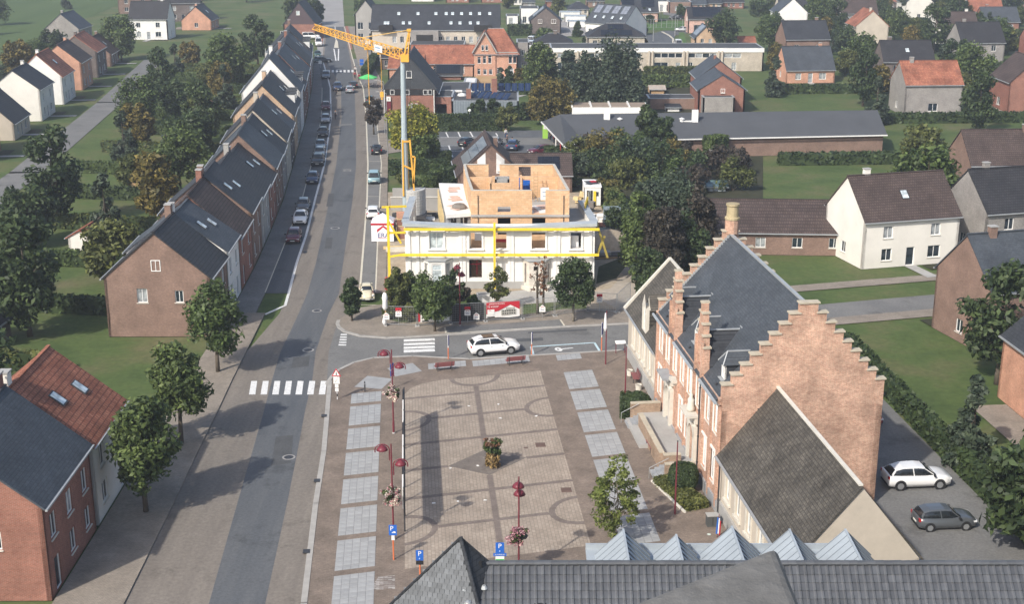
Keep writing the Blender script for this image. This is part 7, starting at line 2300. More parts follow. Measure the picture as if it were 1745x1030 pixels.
SHR = r.build('roof', plain('grey_bitumen_shingle', (.075, .08, .088), .8, .12, .25), SH)
g = MB().bar((11, 209.2, 3.05), (60.5, 214.8, 3.05), .16, .18).bar(RG[0], RG[1], .18, .2).bar(RG[1], RG[2], .18, .2)
g.build('gutter', WHITE, SH)
for xx in (16.5, 26.5, 38): MB().tube((xx, 210.4 + (xx - 9.6) * .113, 0), (xx, 210.4 + (xx - 9.6) * .113, 3.0), .09).build('downpipe', WHITE, SH)
for uu, vv in ((1034, 205), (1184, 205)):
    x, y = at(uu, vv, 5.2)
    sg_ = 1 if uu < 1100 else -1
    f = MB().box((0, 0, .8), (1.0, .55, 2.2)).box((sg_ * 1.0, 0, .0), (2.4, .4, .3)).lathe([(.32, 0), (.32, .5), (.5, .55), (.1, .75)], (sg_ * 2.1, 0, -.1), 10)
    f.build('roof_vent', WHITE, SH, loc=(x, y, 5.0))
sgn = MB().box((7.85, 212.0, 1.6), (.12, 3.2, 1.9), rz=R(-7)).box((8.5, 207.5, 1.4), (.12, 2.4, 1.8), rz=R(-7))
sgn.build('red_sign', RED, SH); MB().box((7.75, 212.0, 1.7), (.06, 1.2, .5), rz=R(-7)).build('sign_print', WHITE, SH)
MB().box((8.7, 214.8, 1.2), (.1, 4.5, 2.4), rz=R(-7)).build('entrance_glazing', GLASS, SH)
for a, b in (((8.3, 204.2, 0), (8.3, 204.2, 2.8)), ((7.0, 213, 0), (7.0, 213, 2.8))): MB().bar(a, b, .15).build('canopy_post', WHITE, SH)
# white saw-tooth rooflights behind the shop
x0, y0 = at(970, 196); x1, _ = at(1094, 196)
o = thing('rooflight_building', 'white low building with a row of slanted brown rooflights behind the shop', 'building', (x0 + x1) / 2, 242, 0)
w = x1 - x0
MB().box((0, 3, 1.66), (w, 6, 3.32)).build('wall', WHITE, o)
for k in range(4):
    xx = -w / 2 + w * (k + .5) / 4
    MB().slab([(xx - w / 8 + .25, .15, 3.5), (xx + w / 8 - .25, .15, 3.5), (xx + w / 8 - .25, 5.5, 3.4), (xx - w / 8 + .25, 5.5, 3.4)], .12).build('rooflight', plain('rooflight_tan', (.30, .24, .19), .7, .12), o)
    MB().bar((xx - w / 8, -.05, 3.4), (xx - w / 8, 5.6, 3.5), .28).build('divider', WHITE, o)

# red brick house with dark slate-clad gable behind the crane
Yb = at(872.5, 198)[1]
hw_ = house_px('red brick house with dark clad gable directly behind the crane mast', 655, 742, 198, 152, 96, 16, BR_RED, SLATEDK, gable=True, over=.7)
ww = at(742, 198)[0] - at(655, 198)[0]; ze_ = zat(152, Yb); zr_ = zat(96, Yb)
CLAD = brick('slate_cladding', (.055, .06, .068), (.07, .075, .082), (.035, .04, .045), .4, .3, .7, .02, .15)
MB().add([(-ww / 2 - .5, -8.06, ze_ + .05), (ww / 2 + .5, -8.06, ze_ + .05), (0, -8.06, zr_ + .1)], [(0, 1, 2)]).build('gable_cladding', CLAD, hw_, rot=(0, 0, R(-90)))
MB().box((0, -8.04, ze_ - .55), (ww + .02, .1, 1.1)).build('dark_band', TRIM, hw_, rot=(0, 0, R(-90)))
for xx, w_ in ((-3.2, .8), (-.4, .8), (3.0, .8), (3.9, .7)):
    window(hw_, (-8.10, -xx, ze_ - 1.02), R(-90), w_, .95, 1, 1, gm=PALEGLASS, sill=False)
window(hw_, (-8.04, 0, (zr_ + ze_) / 2 - .9), R(-90), 1.0, 1.3, 1, 2)
for xx in (.2, 1.1): window(hw_, (-8.04, -xx, 1.1), R(-90), .8, 1.3, 1, 1, gm=CURTAIN, sill=False)
MB().box((-3.9, -8.2, 3.3), (.75, .2, .85)).build('white_sign', WHITE, hw_, rot=(0, 0, R(-90)))
MB().box((-3.9, -8.2, 1.9), (.85, .2, 1.8)).build('dark_sign', MAROON, hw_, rot=(0, 0, R(-90)))
textobj('lettering', 'b', .6, TRIM, hw_, (-8.31, 3.9, 3.32), (R(90), 0, R(-90)))
MB().box((ww / 2 - .2, -8.2, 2.5), (.14, .14, 5)).box((-ww / 2 + .1, -8.2, 2.5), (.2, .1, 5)).build('downpipe', WHITE, hw_, rot=(0, 0, R(-90)))
OW = dict(nx=2, nz=2)
house_px('pink brick house with red tiled roof behind the dark clad gable', 662, 722, 150, 116, 92, 10, BR_ORANGE, TILERED, chim=[(2, .2, .7, 1.0)], F=row(3, 9, 1, 1, 1.4))
house_px('low red roofed annex beside the dark clad gable house', 738, 772, 196, 165, None, 9, BR_RED, BITUMEN, F=[(1.5, .1, 2.2, 2.0, dict(void=True))])
# workshop cluster with solar panels
wk = house_px('flat workshop with grey blue cladding behind the hedge', 770, 884, 200, 172, None, 13, stripes('corrugated_cladding', (.22, .26, .29), (.17, .20, .23), 0, .5, .6), BITUMEN)
wkw = at(884, 200)[0] - at(770, 200)[0]
zw = zat(172, at(872.5, 200)[1])
MB().box((-3.2, -3, zw + .8), (.9, .9, 2.0)).build('chimney', BR_RED, wk)
MB().box((1.6, 3.2, zw + 1.3), (1.1, 1.0, 3.0)).build('chimney', BR_RED, wk)
sp = MB().box((0, 0, 0), (1.08, 2.2, .06)).mesh('solar_panel', SOLAR)
for k in range(9):
    if k != 3: inst('solar_panel', sp, wk, (-1.6 + 1.3 * (k - 3) + 3.2, 5.0, zw + 1.0), (R(34), 0, 0))
for k in range(6): inst('solar_panel', sp, wk, (-1.6 + 1.2 * k - .4, -1.6 - .55 * k, zw + .55), (R(26), 0, R(-28)))
for xx, yy in ((-5.8, 4.8), (-2.2, 4.8)): MB().box((xx, yy, zw + .25), (2.2, 1.0, .3)).build('rooflight', WHITE, wk)
MB().lathe([(.9, 0), (.7, .35), (.1, .5)], (-4.6, .5, zw), 12).build('dome_light', WHITE, wk)
house_px('dark flat roofed sheds behind the workshop', 742, 800, 176, 156, None, 14, BR_DARK, BITUMEN, skyl=[])
house_px('shed with timber side and white roof edge below the villa', 790, 812, 158, 141, None, 8, TIMBER, WHITE)
tf_ = thing('timber_fence', 'tall timber board fence below the orange villa', 'fence', *at(812, 150), 0)
fl_ = at(857, 148)[0] - at(812, 150)[0]
bd = MB().box((0, 0, 1.3), (.28, .05, 2.6)).mesh('board', TIMBER)
for k in range(int(fl_ / .3)): inst('board', bd, tf_, (.3 * k, 0, rnd.uniform(-.04, .04)))
MB().bar((0, .06, 2.2), (fl_, .06, 2.2), .08).bar((0, .06, .5), (fl_, .06, .5), .08).build('rail', TIMBER, tf_)

# orange brick villa with red tiled roofs
AW = dict(nx=1, nz=2)
vl_ = house_px('orange brick villa block with tall red tiled roof', 808, 882, 130, 89, 48, 10, BR_ORANGE, TILERED, hip=3.2, over=.5,
               F=[(5.6, .6, .75, 1.4, AW), (8.3, 3.0, .8, 2.2, AW), (9.3, 3.0, .8, 2.2, AW), (8.6, .4, .9, 1.5, AW)])
Yv = at(872.5, 130)[1]
wv_ = at(882, 130)[0] - at(808, 130)[0]
gx0, gx1 = -wv_ / 2, -wv_ / 2 + 4.9
gb = MB(); zE = zat(89, Yv); zA = zat(56, Yv)
wall_windows(vl_, gb, (gx0, -5.35), (gx1, -5.35), 0, zE, [(1.1, .5, .7, 1.3, AW), (2.5, .5, .8, 1.2, AW), (3.8, .5, .8, 1.2, AW), (1.2, 3.0, .75, 1.5, AW), (2.4, 3.0, .75, 1.7, AW), (3.6, 3.0, .75, 1.9, AW)], th=.35, gable=zA)
gb.build('gable_wall', BR_ORANGE, vl_)
for xx in (-.45, .45): window(vl_, ((gx0 + gx1) / 2 + xx, -5.38, zE + .5), 0, .62, 1.2, 1, 2)
gr = MB(); xm = (gx0 + gx1) / 2
gr.slab([(gx0 - .35, -5.7, zE - .15), (xm, -5.7, zA + .25), (xm, 0, zA + .25), (gx0 - .35, 0, zE - .15)][::-1], .14); gr.slab([(gx1 + .35, -5.7, zE - .15), (gx1 + .35, 0, zE - .15), (xm, 0, zA + .25), (xm, -5.7, zA + .25)][::-1], .14)
for p in gr.f[:0]: pass
go = gr.build('gable_roof', TILERED, vl_)
MB().bar((gx0 - .4, -5.75, zE - .1), (xm, -5.75, zA + .3), .16, .28).bar((gx1 + .4, -5.75, zE - .1), (xm, -5.75, zA + .3), .16, .28).build('bargeboard', GREYREND, go)
MB().box((0, -5.03, zE - .05), (wv_ + .3, .2, .25)).build('cornice', GREYREND, vl_)
house_px('long wing of the orange villa with red tiled roof', 700, 808, 130, 107, 77, 9, BR_ORANGE, TILERED, F=[(10.5 + 1.35 * k, .6, .85, 1.9, AW) for k in range(2)] + [(2 + 1.8 * k, .6, .85, 1.7, AW) for k in range(4)], name='villa_wing', cat='villa wing', over=.4,
         solar=[])
sr2 = house_px('low lean-to with a field of dark solar panels before the villa wing', 742, 788, 136, 127, 111, 4, BR_RED, TILEDK, solar=[(-1, -2.8, 2.8, .05, .95)])
house_px('narrow grey brick tower house right of the orange villa', 880, 902, 120, 72, None, 8, BR_GREY, BITUMEN, F=[(1.6, .8, .9, 1.2), (1.6, 3.6, .9, 1.2)])

# apartment blocks up the street
L_ = at(852, 97)[0] - at(633, 97)[0]
ap = house_px('long apartment block with huge dark roof full of skylights', 633, 852, 97, 50, 8, 14, BEIGE, SLATEDK,
              F=row(14, L_, 3.6, 1.0, 1.6, 5, L_ - .5) + row(12, L_, .7, 1.0, 1.6, 5, L_ - .5),
              skyl=[(-1, -L_ / 2 + L_ * t, .62) for t in (.21, .36, .50, .58, .63, .70, .77, .84, .92)] + [(-1, -L_ / 2 + L_ * t, .24) for t in (.11, .13, .25, .30, .45, .62, .69, .77, .83)])
for t, w_, mt_ in ((.42, 7.0, BR_GREY), (.12, 3.5, DARK), (.87, 4.5, DARK)):
    b = MB().box((-L_ / 2 + L_ * t, -7.6, 3.4 if w_ > 5 else 7.3), (w_, 2.6 if w_ > 5 else 1.4, 6.8 if w_ > 5 else 1.5)).build('projecting_bay' if w_ > 5 else 'recessed_balcony', mt_, ap)
    if w_ > 5: MB().box((-L_ / 2 + L_ * t, -8.93, 5.0), (4.2, .08, 1.6)).build('balcony_opening', DARK, b)
house_px('grey brick extension with solar strips before the apartment block', 698, 792, 106, 76, None, 10, BR_GREY, BITUMEN, F=row(5, 14, .8, 1.3, 1.5))
g2 = house_px('tall grey rendered gable house beside the far street', 606, 643, 76, 24, 0, 12, GREYREND, SLATEDK, gable=True, Lw=row(2, 6, 4.2, 1.5, 1.9, gm=PALEGLASS) + row(2, 6, 1.2, 1.5, 1.9, gm=PALEGLASS), B=[(3, 4, 1.2, 1.5), (8, 4, 1.2, 1.5)])
house_px('low dark brick house at the far street corner', 650, 700, 118, 98, 84, 9, BR_DARK, TILEDK, F=row(3, 8, .8, 1, 1.3))

# long pale terrace with flat roof
Lx0, Lx1 = at(938, 121)[0], at(1300, 121)[0]; LL = Lx1 - Lx0
def lu(u): return at(u, 121)[0] - Lx0
F_ = []
for ua, ub in ((950, 975), (1000, 1040), (1060, 1092), (1114, 1162), (1172, 1220), (1232, 1262)):
    n_ = max(2, int((ub - ua) / 11))
    for k in range(n_):
        xx = lu(ua) + (lu(ub) - lu(ua)) * (k + .5) / n_
        F_.append((xx, 3.1, (lu(ub) - lu(ua)) / n_ - .05, 1.1, dict(nx=1, sill=False)))
for ua, ub in ((950, 965), (1000, 1015), (1114, 1138), (1151, 1159), (1172, 1180), (1196, 1210), (1246, 1254)): F_.append(((lu(ua) + lu(ub)) / 2, .3, lu(ub) - lu(ua), 1.75, dict(nx=2, sill=False)))
tr_ = house_px('long pale brick terrace with flat roof and ribbon windows', 938, 1300, 121, 82, None, 11, BR_BEIGE, BITUMEN, F=F_, name='terrace_block', cat='building')
zt_ = zat(82, at(872.5, 121)[1])
MB().box((0, -5.56, zt_ - .45), (LL + .1, .12, .95)).build('white_fascia', WHITE, tr_)
pf = MB()
for u in (984, 990, 1047, 1053, 1105, 1111, 1164, 1170, 1223, 1229): pf.box((lu(u) - LL / 2, -5.75, 2.4), (.35, .5, 4.7))
pf.build('pilaster', BEIGE, tr_)

# brick duplex with steep slate roofs on the right
d1 = house_px('front brick house of the slate roofed pair with grey garage', 1189, 1268, 193, 153, 128, 11, BR_RED, SLATE, gable=True, Lw=[(4.6, 3.9, .8, .8)])
d2 = house_px('rear brick house of the slate roofed pair', 1187, 1262, 175, 133, 104, 11, BR_RED, SLATE, gable=True, chim=[(0, .3, .6, .8)])
house_px('flat grey brick garage in front of the brick pair', 1197, 1251, 197, 166, None, 5, BR_GREY, BITUMEN, name='garage', cat='garage')
house_px('small dark pitched outbuilding behind the shop roof', 1135, 1160, 190, 183, 178, 5, WHITE, SLATEDK, name='outbuilding', cat='shed')
house_px('low brick garden building left of the brick pair', 1105, 1186, 186, 168, None, 6, BR_BROWN, BITUMEN, name='outbuilding', cat='shed')
house_px('garden shed with pale roof beside the dark water tank', 1107, 1134, 160, 152, 146, 4, TIMBER, plain('pale_shed_roof', (.38, .33, .28), .8, .15), name='garden_shed', cat='shed')
house_px('small greenhouse with glass roof among the shrubs', 1204, 1240, 326, 318, 309, 3.2, PALEGLASS, glass('greenhouse_roof', (.10, .16, .17), .15), name='greenhouse', cat='greenhouse')

# houses and street beyond the pale terrace
house_px('bungalow with black hipped roof and small chimney', 912, 976, 86, 73, 56, 10, BR_DARK, TILEDK, hip=3.5, chim=[(.5, -.2, .9, .7)], F=row(4, 9, .7, 1.2, 1.3))
SB_ = dict(sill=False)
b2 = house_px('pale house with hipped roof covered in dark solar rows', 1001, 1100, 84, 62, 39, 11, BR_BEIGE, TILEDK, hip=5.2, F=[(2, 1.4, 1.2, 1.0), (5, 1.2, 2.8, 1.6, dict(gm=PALEGLASS)), (9.2, 1.4, 1.0, 1.0), (11.5, 1.4, 1.0, 1.0)], solar=[(-1, -4.2, 4.2, .05, .45), (-1, -2.2, 2.2, .5, .85)])
for k, (u0, u1, vb, ve, vr) in enumerate(((1012, 1034, 58, 24, -4), (1030, 1054, 62, 30, 3), (1048, 1074, 66, 37, 11), (1066, 1098, 71, 42, 21))):
    pass
rw = house_px('white terrace of four steep roofs fitted with solar panels', 1012, 1092, 64, 40, 8, 12, WHITE, SLATE, rz=R(-38), F=row(4, 14, .8, 1.2, 1.4), skyl=[(-1, -4.5 + 3 * k, .3) for k in range(4)], solar=[(-1, -6 + 3.1 * k, -3.8 + 3.1 * k, .5, .92) for k in range(4)], solmat=plain('pale_solar_panel', (.20, .22, .26), .25, .1, 1, spec=.6))
house_px('dark brick gable house with lit left roof slope', 903, 956, 57, 35, 13, 12, BR_DARK, SLATEDK, gable=True, Lw=[(3, 3.0, 1.2, 1.2, dict(gm=PALEGLASS)), (7, 3.0, 1.4, 1.2)], solar=[(1, -4, 4, .2, .9)], solmat=MATS['pale_solar_panel'])
house_px('white box-like house wall beside the dark brick gable', 886, 918, 41, 14, None, 10, WHITE, BITUMEN, F=[(1.5, .4, 1.2, 2)])
house_px('white flat garage and garden wall left of the white box house', 862, 884, 42, 27, None, 8, WHITE, BITUMEN, F=[(1.6, .2, 1.4, 2)])
for k, (u0, u1, v) in enumerate(((954, 990, 30), (962, 1000, 37), (968, 1012, 46))):
    house_px('white garage row under pale flat roof, %s' % ('rearmost', 'middle', 'foremost')[k], u0, u1, v, v - 9, None, 7, WHITE, plain('pale_roof_sheet', (.36, .42, .46), .6, .12, .5), group='white garage rows', F=row(3, 7, .1, 1.8, 1.7, gm=WHITE, nx=1, sill=False))
house_px('pink brick house with solar roof at the top of the small street', 1060, 1122, 37, 20, -2, 10, BR_PINK, SLATEDK, F=row(3, 9, .5, .9, 1.7), solar=[(-1, -6, -1, .3, .95), (-1, .5, 5, .35, .95)], skyl=[(-1, 3, .15)])
house_px('pink brick house with dark solar roof on the right', 1172, 1240, 56, 32, 12, 9, BR_PINK, TILEDK, F=row(2, 12, .5, 2.5, 1.9), Lw=[(3, 1, .8, 1.5), (6, 3.4, .8, 1.3)], solar=[(-1, -4.5, 4.5, .15, .95)])
house_px('tan brick gable house with two small shuttered windows', 1184, 1221, 86, 64, 45, 9, BR_TAN, SLATE, gable=True, Lw=[(1.9, 2.0, .9, 1.1), (4.0, 2.0, .9, 1.1)], solar=[(1, -3.5, 3.5, .1, .95)], solmat=MATS['pale_solar_panel'])
house_px('small orange roofed house at the right edge beyond the terrace', 1246, 1290, 86, 80, 62, 9, BR_ORANGE, TILERED)
house_px('white modern house with dark openings at the top', 1110, 1140, 20, 2, None, 9, WHITE, BITUMEN, F=row(3, 7, .3, 1.2, 2.2))
house_px('dark brick modern house with wide window at the top', 1140, 1178, 22, 3, None, 9, BR_BROWN, BITUMEN, F=[(4.5, .8, 5, 1.6)])
for k, (u0, u1, v, wl__, rf) in enumerate(((1178, 1204, 18, BR_PINK, SLATE), (1204, 1230, 16, BR_TAN, SLATEDK), (1230, 1268, 14, BR_RED, TILEDK), (868, 890, 8, WHITE, TILERED), (890, 912, 14, BR_GREY, SLATE), (930, 962, 12, BR_RED, SLATEDK), (1000, 1030, 12, BR_BROWN, SLATEDK), (760, 800, 4, BR_RED, TILERED), (820, 862, 4, BR_RED, TILERED), (968, 1004, 26, BEIGE, SLATEDK), (700, 740, 2, WHITE, TILEDK))):
    house_px('distant house at the top edge: %s' % ('pink with slate roof', 'tan with dark slate', 'red with black tiles', 'white under red tiles', 'grey brick with two slopes', 'red brick under dark slates', 'brown brick under dark slates', 'red brick and red tiles left', 'red brick and red tiles beside it', 'beige with broad dark hip', 'white under black tiles')[k],
             u0, u1, v, v - 11, v - 24, 10, wl__, rf, F=row(3, 5, .6, .9, 1.5), hip=3.0 if k == 9 else 0, group='houses at the far edge of town')
poly('side_street', px([(1100, 81), (1092, 62), (1130, 52), (1172, 52), (1172, 56), (1150, 60), (1147, 81)]), .012, ASPH_DK)
poly('side_street', px([(1130, 12), (1130, 24), (1160, 30), (1185, 29), (1180, 24), (1150, 18)]), .012, ASPH_OLD)
line('kerb', px([(1147, 81), (1147, 66), (1140, 60), (1128, 54)]), .5, 0, MARKC, h=.1)
poly('lawn', px([(1095, 50), (1172, 51), (1172, 36), (1098, 35)]), .01, ground_mat('bright_lawn', [(.3, (.06, .12, .03)), (.7, (.09, .16, .045))], .05, 2))
poly('lawn', px([(1158, 80), (1172, 80), (1166, 55), (1157, 55)]), .013, MATS['bright_lawn'])
poly('garden_path', px([(956, 62), (1005, 60), (990, 38), (955, 32)]), .012, CONCROAD)
vn = car('white van parked on the small street behind the terrace', 1155, 81, 'van', 'white', R(90), cat='van'); vn.scale = (1.2, 1.1, 1.3)
car('pale car parked at the small street lawn', 1161, 53, 'hatch', 'silver', R(170))
car('dark car parked before the pink brick house', 1152, 33, 'suv', 'black', R(175)); car('dark car beside the top white house', 1140, 10, 'suv', 'black', R(80))
car('white camper van beside the villa garden', 905, 84, 'van', 'white', R(80), cat='van').scale = (1.3, 1.1, 1.4); car('white van behind the camper', 906, 74, 'van', 'white', R(80), cat='van').scale = (1.2, 1.1, 1.2)
for lb, u, v, vt in (('tall pale lamp post left of the small street', 1113, 70, 33), ('tall pale lamp post on the corner verge', 1150, 61, 27), ('pale lamp post by the solar terrace', 1091, 34, 8), ('lamp post before the pink brick row', 1126, 34, 10)):
    x, y = at(u, v); hh = zat(vt, y)
    o = thing('street_lamp', lb, 'street lamp', x, y, 0, 0, 'pale lamp posts of the small street')
    MB().tube((0, 0, 0), (0, 0, hh), .12, .07).build('pole', GALV, o); MB().box((.4, 0, hh), (.9, .25, .12)).build('lamp_head', GALV, o)
sf = thing('mesh_fence', 'pale mesh fence round the bright lawn', 'fence', *at(1100, 47), 0)
fl_ = at(1172, 47)[0] - at(1100, 47)[0]
for k in range(9): MB().bar((fl_ * k / 8, 0, 0), (fl_ * k / 8, 0, 2.6), .12).build('post', GALV, sf)
for z in (.2, 1.4, 2.6): MB().bar((0, 0, z), (fl_, 0, z), .05).build('rail', GALV, sf)
# ------------------------------------------------------------------ trees and shrubs in the picture
def tpx(label, u, v, vtop, wpx_, kind, mat, n=44, per=110, leaf=None, rs=1, base=.2, **kw):
    x, y = at(u, v)
    d = math.hypot(y, CAM_H)
    h = zat(vtop, y); w = wpx_ * d / F_PX
    lf = leaf or max(.17, d * .00135)
    return tree(label, x, y, kind, h, w * .92, mat, n, per, lf, rs, base, **kw)
tpx('young upright street tree beside the cream vintage car', 600, 548, 468, 37, 'egg', LEAF_DARK, 46, 130, .2, 31, .2, limbs=9)
tpx('broad round street tree with yellowing leaves at the fence', 741, 566, 470, 84, 'round', LEAF_MID, 64, 110, .19, 32, .26, crad=.78)
tpx('dark leafy tree behind the yellowing street tree', 774, 540, 460, 40, 'round', LEAF_DARK, 34, 80, .18, 33, .34, crad=.8)
tpx('loose small tree behind the red and white sale banner', 846, 530, 458, 44, 'egg', LEAF_OLIVE, 40, 60, .16, 34, .28, bark=PALEBARK, crad=.72)
tpx('dense dark green street tree at the drive entrance', 977, 549, 445, 74, 'round', LEAF_DARK, 66, 120, .19, 35, .32, bark=PALEBARK, crad=.82)
for k, (u, w_) in enumerate(((916, 26), (926, 24))):
    tpx('bare twin-stemmed tree before the stripped bay, %s stem' % ('thinner', 'taller')[k], u, 536, 436 - 4 * k, w_, 'egg', LEAF_DRY, 12, 14, .16, 36 + k, .3, limbs=20, group='bare twin stems')
tpx('tall olive conifer at the corner of the white house', 680, 528, 456, 30, 'column', LEAF_OLIVE, 50, 130, .18, 38, .04, name='conifer')
tpx('second olive conifer nearest the pavement', 667, 545, 470, 24, 'column', LEAF_OLIVE, 36, 110, .18, 39, .04, name='conifer')
tpx('small dark conifer against the white facade corner', 696, 520, 468, 30, 'column', LEAF_MID, 36, 110, .18, 40, .04, name='conifer')
tpx('yellow-green tree wrapping the crane mast', 706, 276, 174, 80, 'round', LEAF_YEL, 70, 150, .30, 41, .22)
tpx('green lower tree under the yellow-green crown', 722, 285, 232, 52, 'round', LEAF_MID, 36, 110, .3, 42, .12)
tpx('purple-leaved street tree on the pavement', 637, 229, 161, 32, 'egg', LEAF_PURP, 40, 80, .25, 43, .28, crad=.8)
tpx('broad tree turning autumn brown behind the car park', 936, 210, 133, 76, 'round', LEAF_AUT, 70, 150, .34, 44, .12)
tpx('full green tree right of the orange villa', 920, 152, 77, 56, 'egg', LEAF_MID, 60, 140, .42, 45, .08)
tpx('grey-blue conifer before the pale terrace', 968, 160, 80, 50, 'cone', LEAF_BLUE, 90, 110, .38, 46, .06, name='conifer')
tpx('huge weeping willow filling the view before the pale terrace', 1052, 196, 72, 100, 'weep', LEAF_BLUE, 110, 190, .38, 47, .08, name='willow_tree')
tpx('smaller willow merging into the huge one', 998, 192, 92, 64, 'weep', LEAF_BLUE, 70, 150, .38, 48, .08, name='willow_tree')
tpx('tall dark tree directly before the shop wall', 1099, 284, 178, 42, 'egg', LEAF_DARK, 60, 150, .3, 49, .06)
tpx('second tall dark tree nearest the shop downpipe', 1124, 284, 190, 48, 'egg', LEAF_DARK, 60, 150, .3, 50, .06)
for k, (u, vt, w_) in enumerate(((805, 176, 18), (817, 168, 24), (842, 167, 27), (872, 170, 22), (889, 176, 22))):
    tpx(('low clipped evergreen at the cladding end', 'broad clipped evergreen cone before the cladding', 'largest clipped evergreen cone', 'clipped evergreen right of the largest cone', 'rounded evergreen by the autumn tree')[k], u, 204, vt, w_, 'egg', LEAF_DARK, 30, 110, .3, 51 + k, .02, name='evergreen', group='clipped evergreens behind the hedge')
tpx('light green bush at the end of the car park hedge', 864, 224, 184, 34, 'round', LEAF_OLIVE, 34, 110, .3, 57, .03, name='tall_shrub')
for k, (u, vt, w_, m_) in enumerate(((853, 112, 24, LEAF_BLUE), (868, 109, 22, LEAF_DARK), (886, 116, 24, LEAF_AUT), (984, 33, 16, LEAF_DARK))):
    tpx(('blue-green conifer at the villa garden', 'pointed dark conifer before the villa', 'brownish tree at the villa corner', 'dark cone conifer by the white garages')[k], u, 152 if k < 3 else 62, vt, w_, 'cone' if k != 2 else 'round', m_, 50, 90, .38 if k < 3 else .5, 60 + k, .04, name='conifer' if k != 2 else 'broadleaf_tree')
# dark grove behind the town hall
tpx('tall dark green tree at the drive edge of the grove', 1092, 476, 322, 84, 'egg', LEAF_MID, 80, 170, .24, 65, .05)
tpx('big purple-brown tree amid the grove', 1130, 492, 356, 74, 'round', LEAF_PURP, 76, 150, .24, 66, .06)
tpx('broad blue-green tree at the back of the grove', 1142, 442, 303, 132, 'round', LEAF_BLUE, 100, 180, .28, 67, .05)
tpx('near black purple tree before the brown pantiles', 1188, 460, 318, 72, 'egg', LEAF_PURP, 80, 160, .26, 68, .04)
tpx('low green tree behind the beige wing gable', 1106, 505, 424, 58, 'round', LEAF_DARK, 60, 150, .22, 69, .03)
tpx('dark evergreen behind the stepped gable', 1165, 480, 372, 70, 'round', LEAF_DARK, 60, 150, .24, 70, .04)
# overgrown gardens between the site and the shop
gm = [LEAF_DARK, LEAF_MID, LEAF_OLIVE, LEAF_BLUE, LEAF_PURP, LEAF_DARK, LEAF_AUT, LEAF_MID]
nm = {'leaf_dark_green': 'dark green', 'leaf_mid_green': 'fresh green', 'leaf_olive': 'olive green', 'leaf_blue_green': 'blue-green', 'leaf_purple': 'purple', 'leaf_autumn': 'brownish', 'leaf_yellow_green': 'yellow-green'}
spots = [(960, 300, 3), (975, 318, 2), (985, 288, 4), (1005, 300, 4), (1010, 280, 5), (1025, 318, 3), (1030, 292, 5), (1050, 275, 4), (1052, 305, 5), (1070, 290, 5), (1075, 322, 4), (1090, 305, 5), (1110, 285, 4), (1120, 318, 5), (1140, 296, 5),
         (1158, 280, 3), (1165, 312, 4), (1180, 295, 3), (1195, 315, 2), (1205, 290, 2), (1222, 300, 3), (1245, 300, 4), (1035, 345, 3), (1050, 370, 3), (1062, 400, 4), (1150, 330, 4), (1248, 325, 4), (1175, 330, 4), (1258, 285, 3), (945, 292, 2)]
for i, (u, v, h_) in enumerate(spots):
    x, y = at(u, v)
    m_ = gm[i % len(gm)] if u < 1090 or i % 3 else LEAF_PURP
    shrub('%s %s garden shrub %s' % ('tall' if h_ > 4 else 'low' if h_ < 4 else 'middling', nm[m_.name], ('behind the site cabin', 'beside the drive hedge', 'below the shop wall', 'amid the overgrown gardens', 'near the small greenhouse')[0 if u < 1000 else 1 if v > 335 else 2 if v < 290 else 4 if u > 1190 else 3]),
          x, y, h_ + .6, h_ * 1.25, m_, 26, 90, .27, 80 + (i % 6), group='shrubs of the overgrown gardens', scale=rnd.uniform(.85, 1.15))
hedge('tall light hedge by the garden fence at the shop', at(1204, 272), at(1232, 268), 2.2, 3.6, LEAF_MID, .3, 26, 90)
hedge('dark tall hedge behind the garden fence', at(1234, 262), at(1300, 258), 2.2, 3.4, LEAF_DARK, .3, 26, 91)
hedge('clipped drive hedge right of the site cabin', at(1036, 338), at(1060, 395), 1.8, 2.4, LEAF_OLIVE, .26, 30, 92)
gf = thing('garden_fence', 'grey panel fence running between the garden shrubs', 'fence', *at(1198, 262), 0)
pa, pb = Vector(at(1198, 262)), Vector(at(1246, 312))
gf.rotation_euler.z = math.atan2((pb - pa).y, (pb - pa).x)
pn = MB().box((0, 0, .95), (1.7, .05, 1.7)).mesh('panel', GREYREND)
for k in range(int((pb - pa).length / 1.8)):
    inst('panel', pn, gf, (.9 + 1.8 * k, 0, 0)); MB().box((1.8 * k, 0, 1.0), (.1, .1, 2.0)).build('post', CONCRETE, gf)
# gardens by the crane
for i, (u, v, h_, m_) in enumerate(((732, 324, 2.6, LEAF_MID), (764, 318, 2.8, LEAF_DARK), (686, 312, 1.6, LEAF_OLIVE), (712, 322, 1.4, LEAF_DARK), (748, 306, 2.2, LEAF_MID), (786, 512, 1.3, LEAF_PURP), (810, 522, 1.1, LEAF_MID), (700, 545, 1.6, LEAF_OLIVE), (720, 540, 1.3, LEAF_MID), (765, 535, 1.4, LEAF_OLIVE))):
    x, y = at(u, v)
    shrub(('round green garden shrub behind the ballast', 'dark garden shrub beside the gable house', 'small olive shrub on the crane lawn', 'low dark shrub behind the ballast', 'green shrub at the hedge of the gable house', 'purple shrub before the white facade', 'low green weeds before the white facade', 'olive bush at the fence corner', 'green bush behind the half hidden banner', 'olive weeds under the dark leafy tree')[i], x, y, h_, h_ * 1.3, m_, 26, 110, .2, 100 + i % 4)
hedge('clipped dark hedge block beside the crane lawn', at(664, 296), at(760, 294), 2.2, 1.9, LEAF_DARK, .26, 30, 93)
hedge('second hedge at the car park side of the crane lawn', at(700, 284), at(768, 282), 1.6, 2.2, LEAF_DARK, .26, 30, 94)
hedge('clipped hedge along the gardens of the pale terrace', at(1098, 134), at(1186, 134), 2.0, 2.6, LEAF_OLIVE, .45, 14, 95)
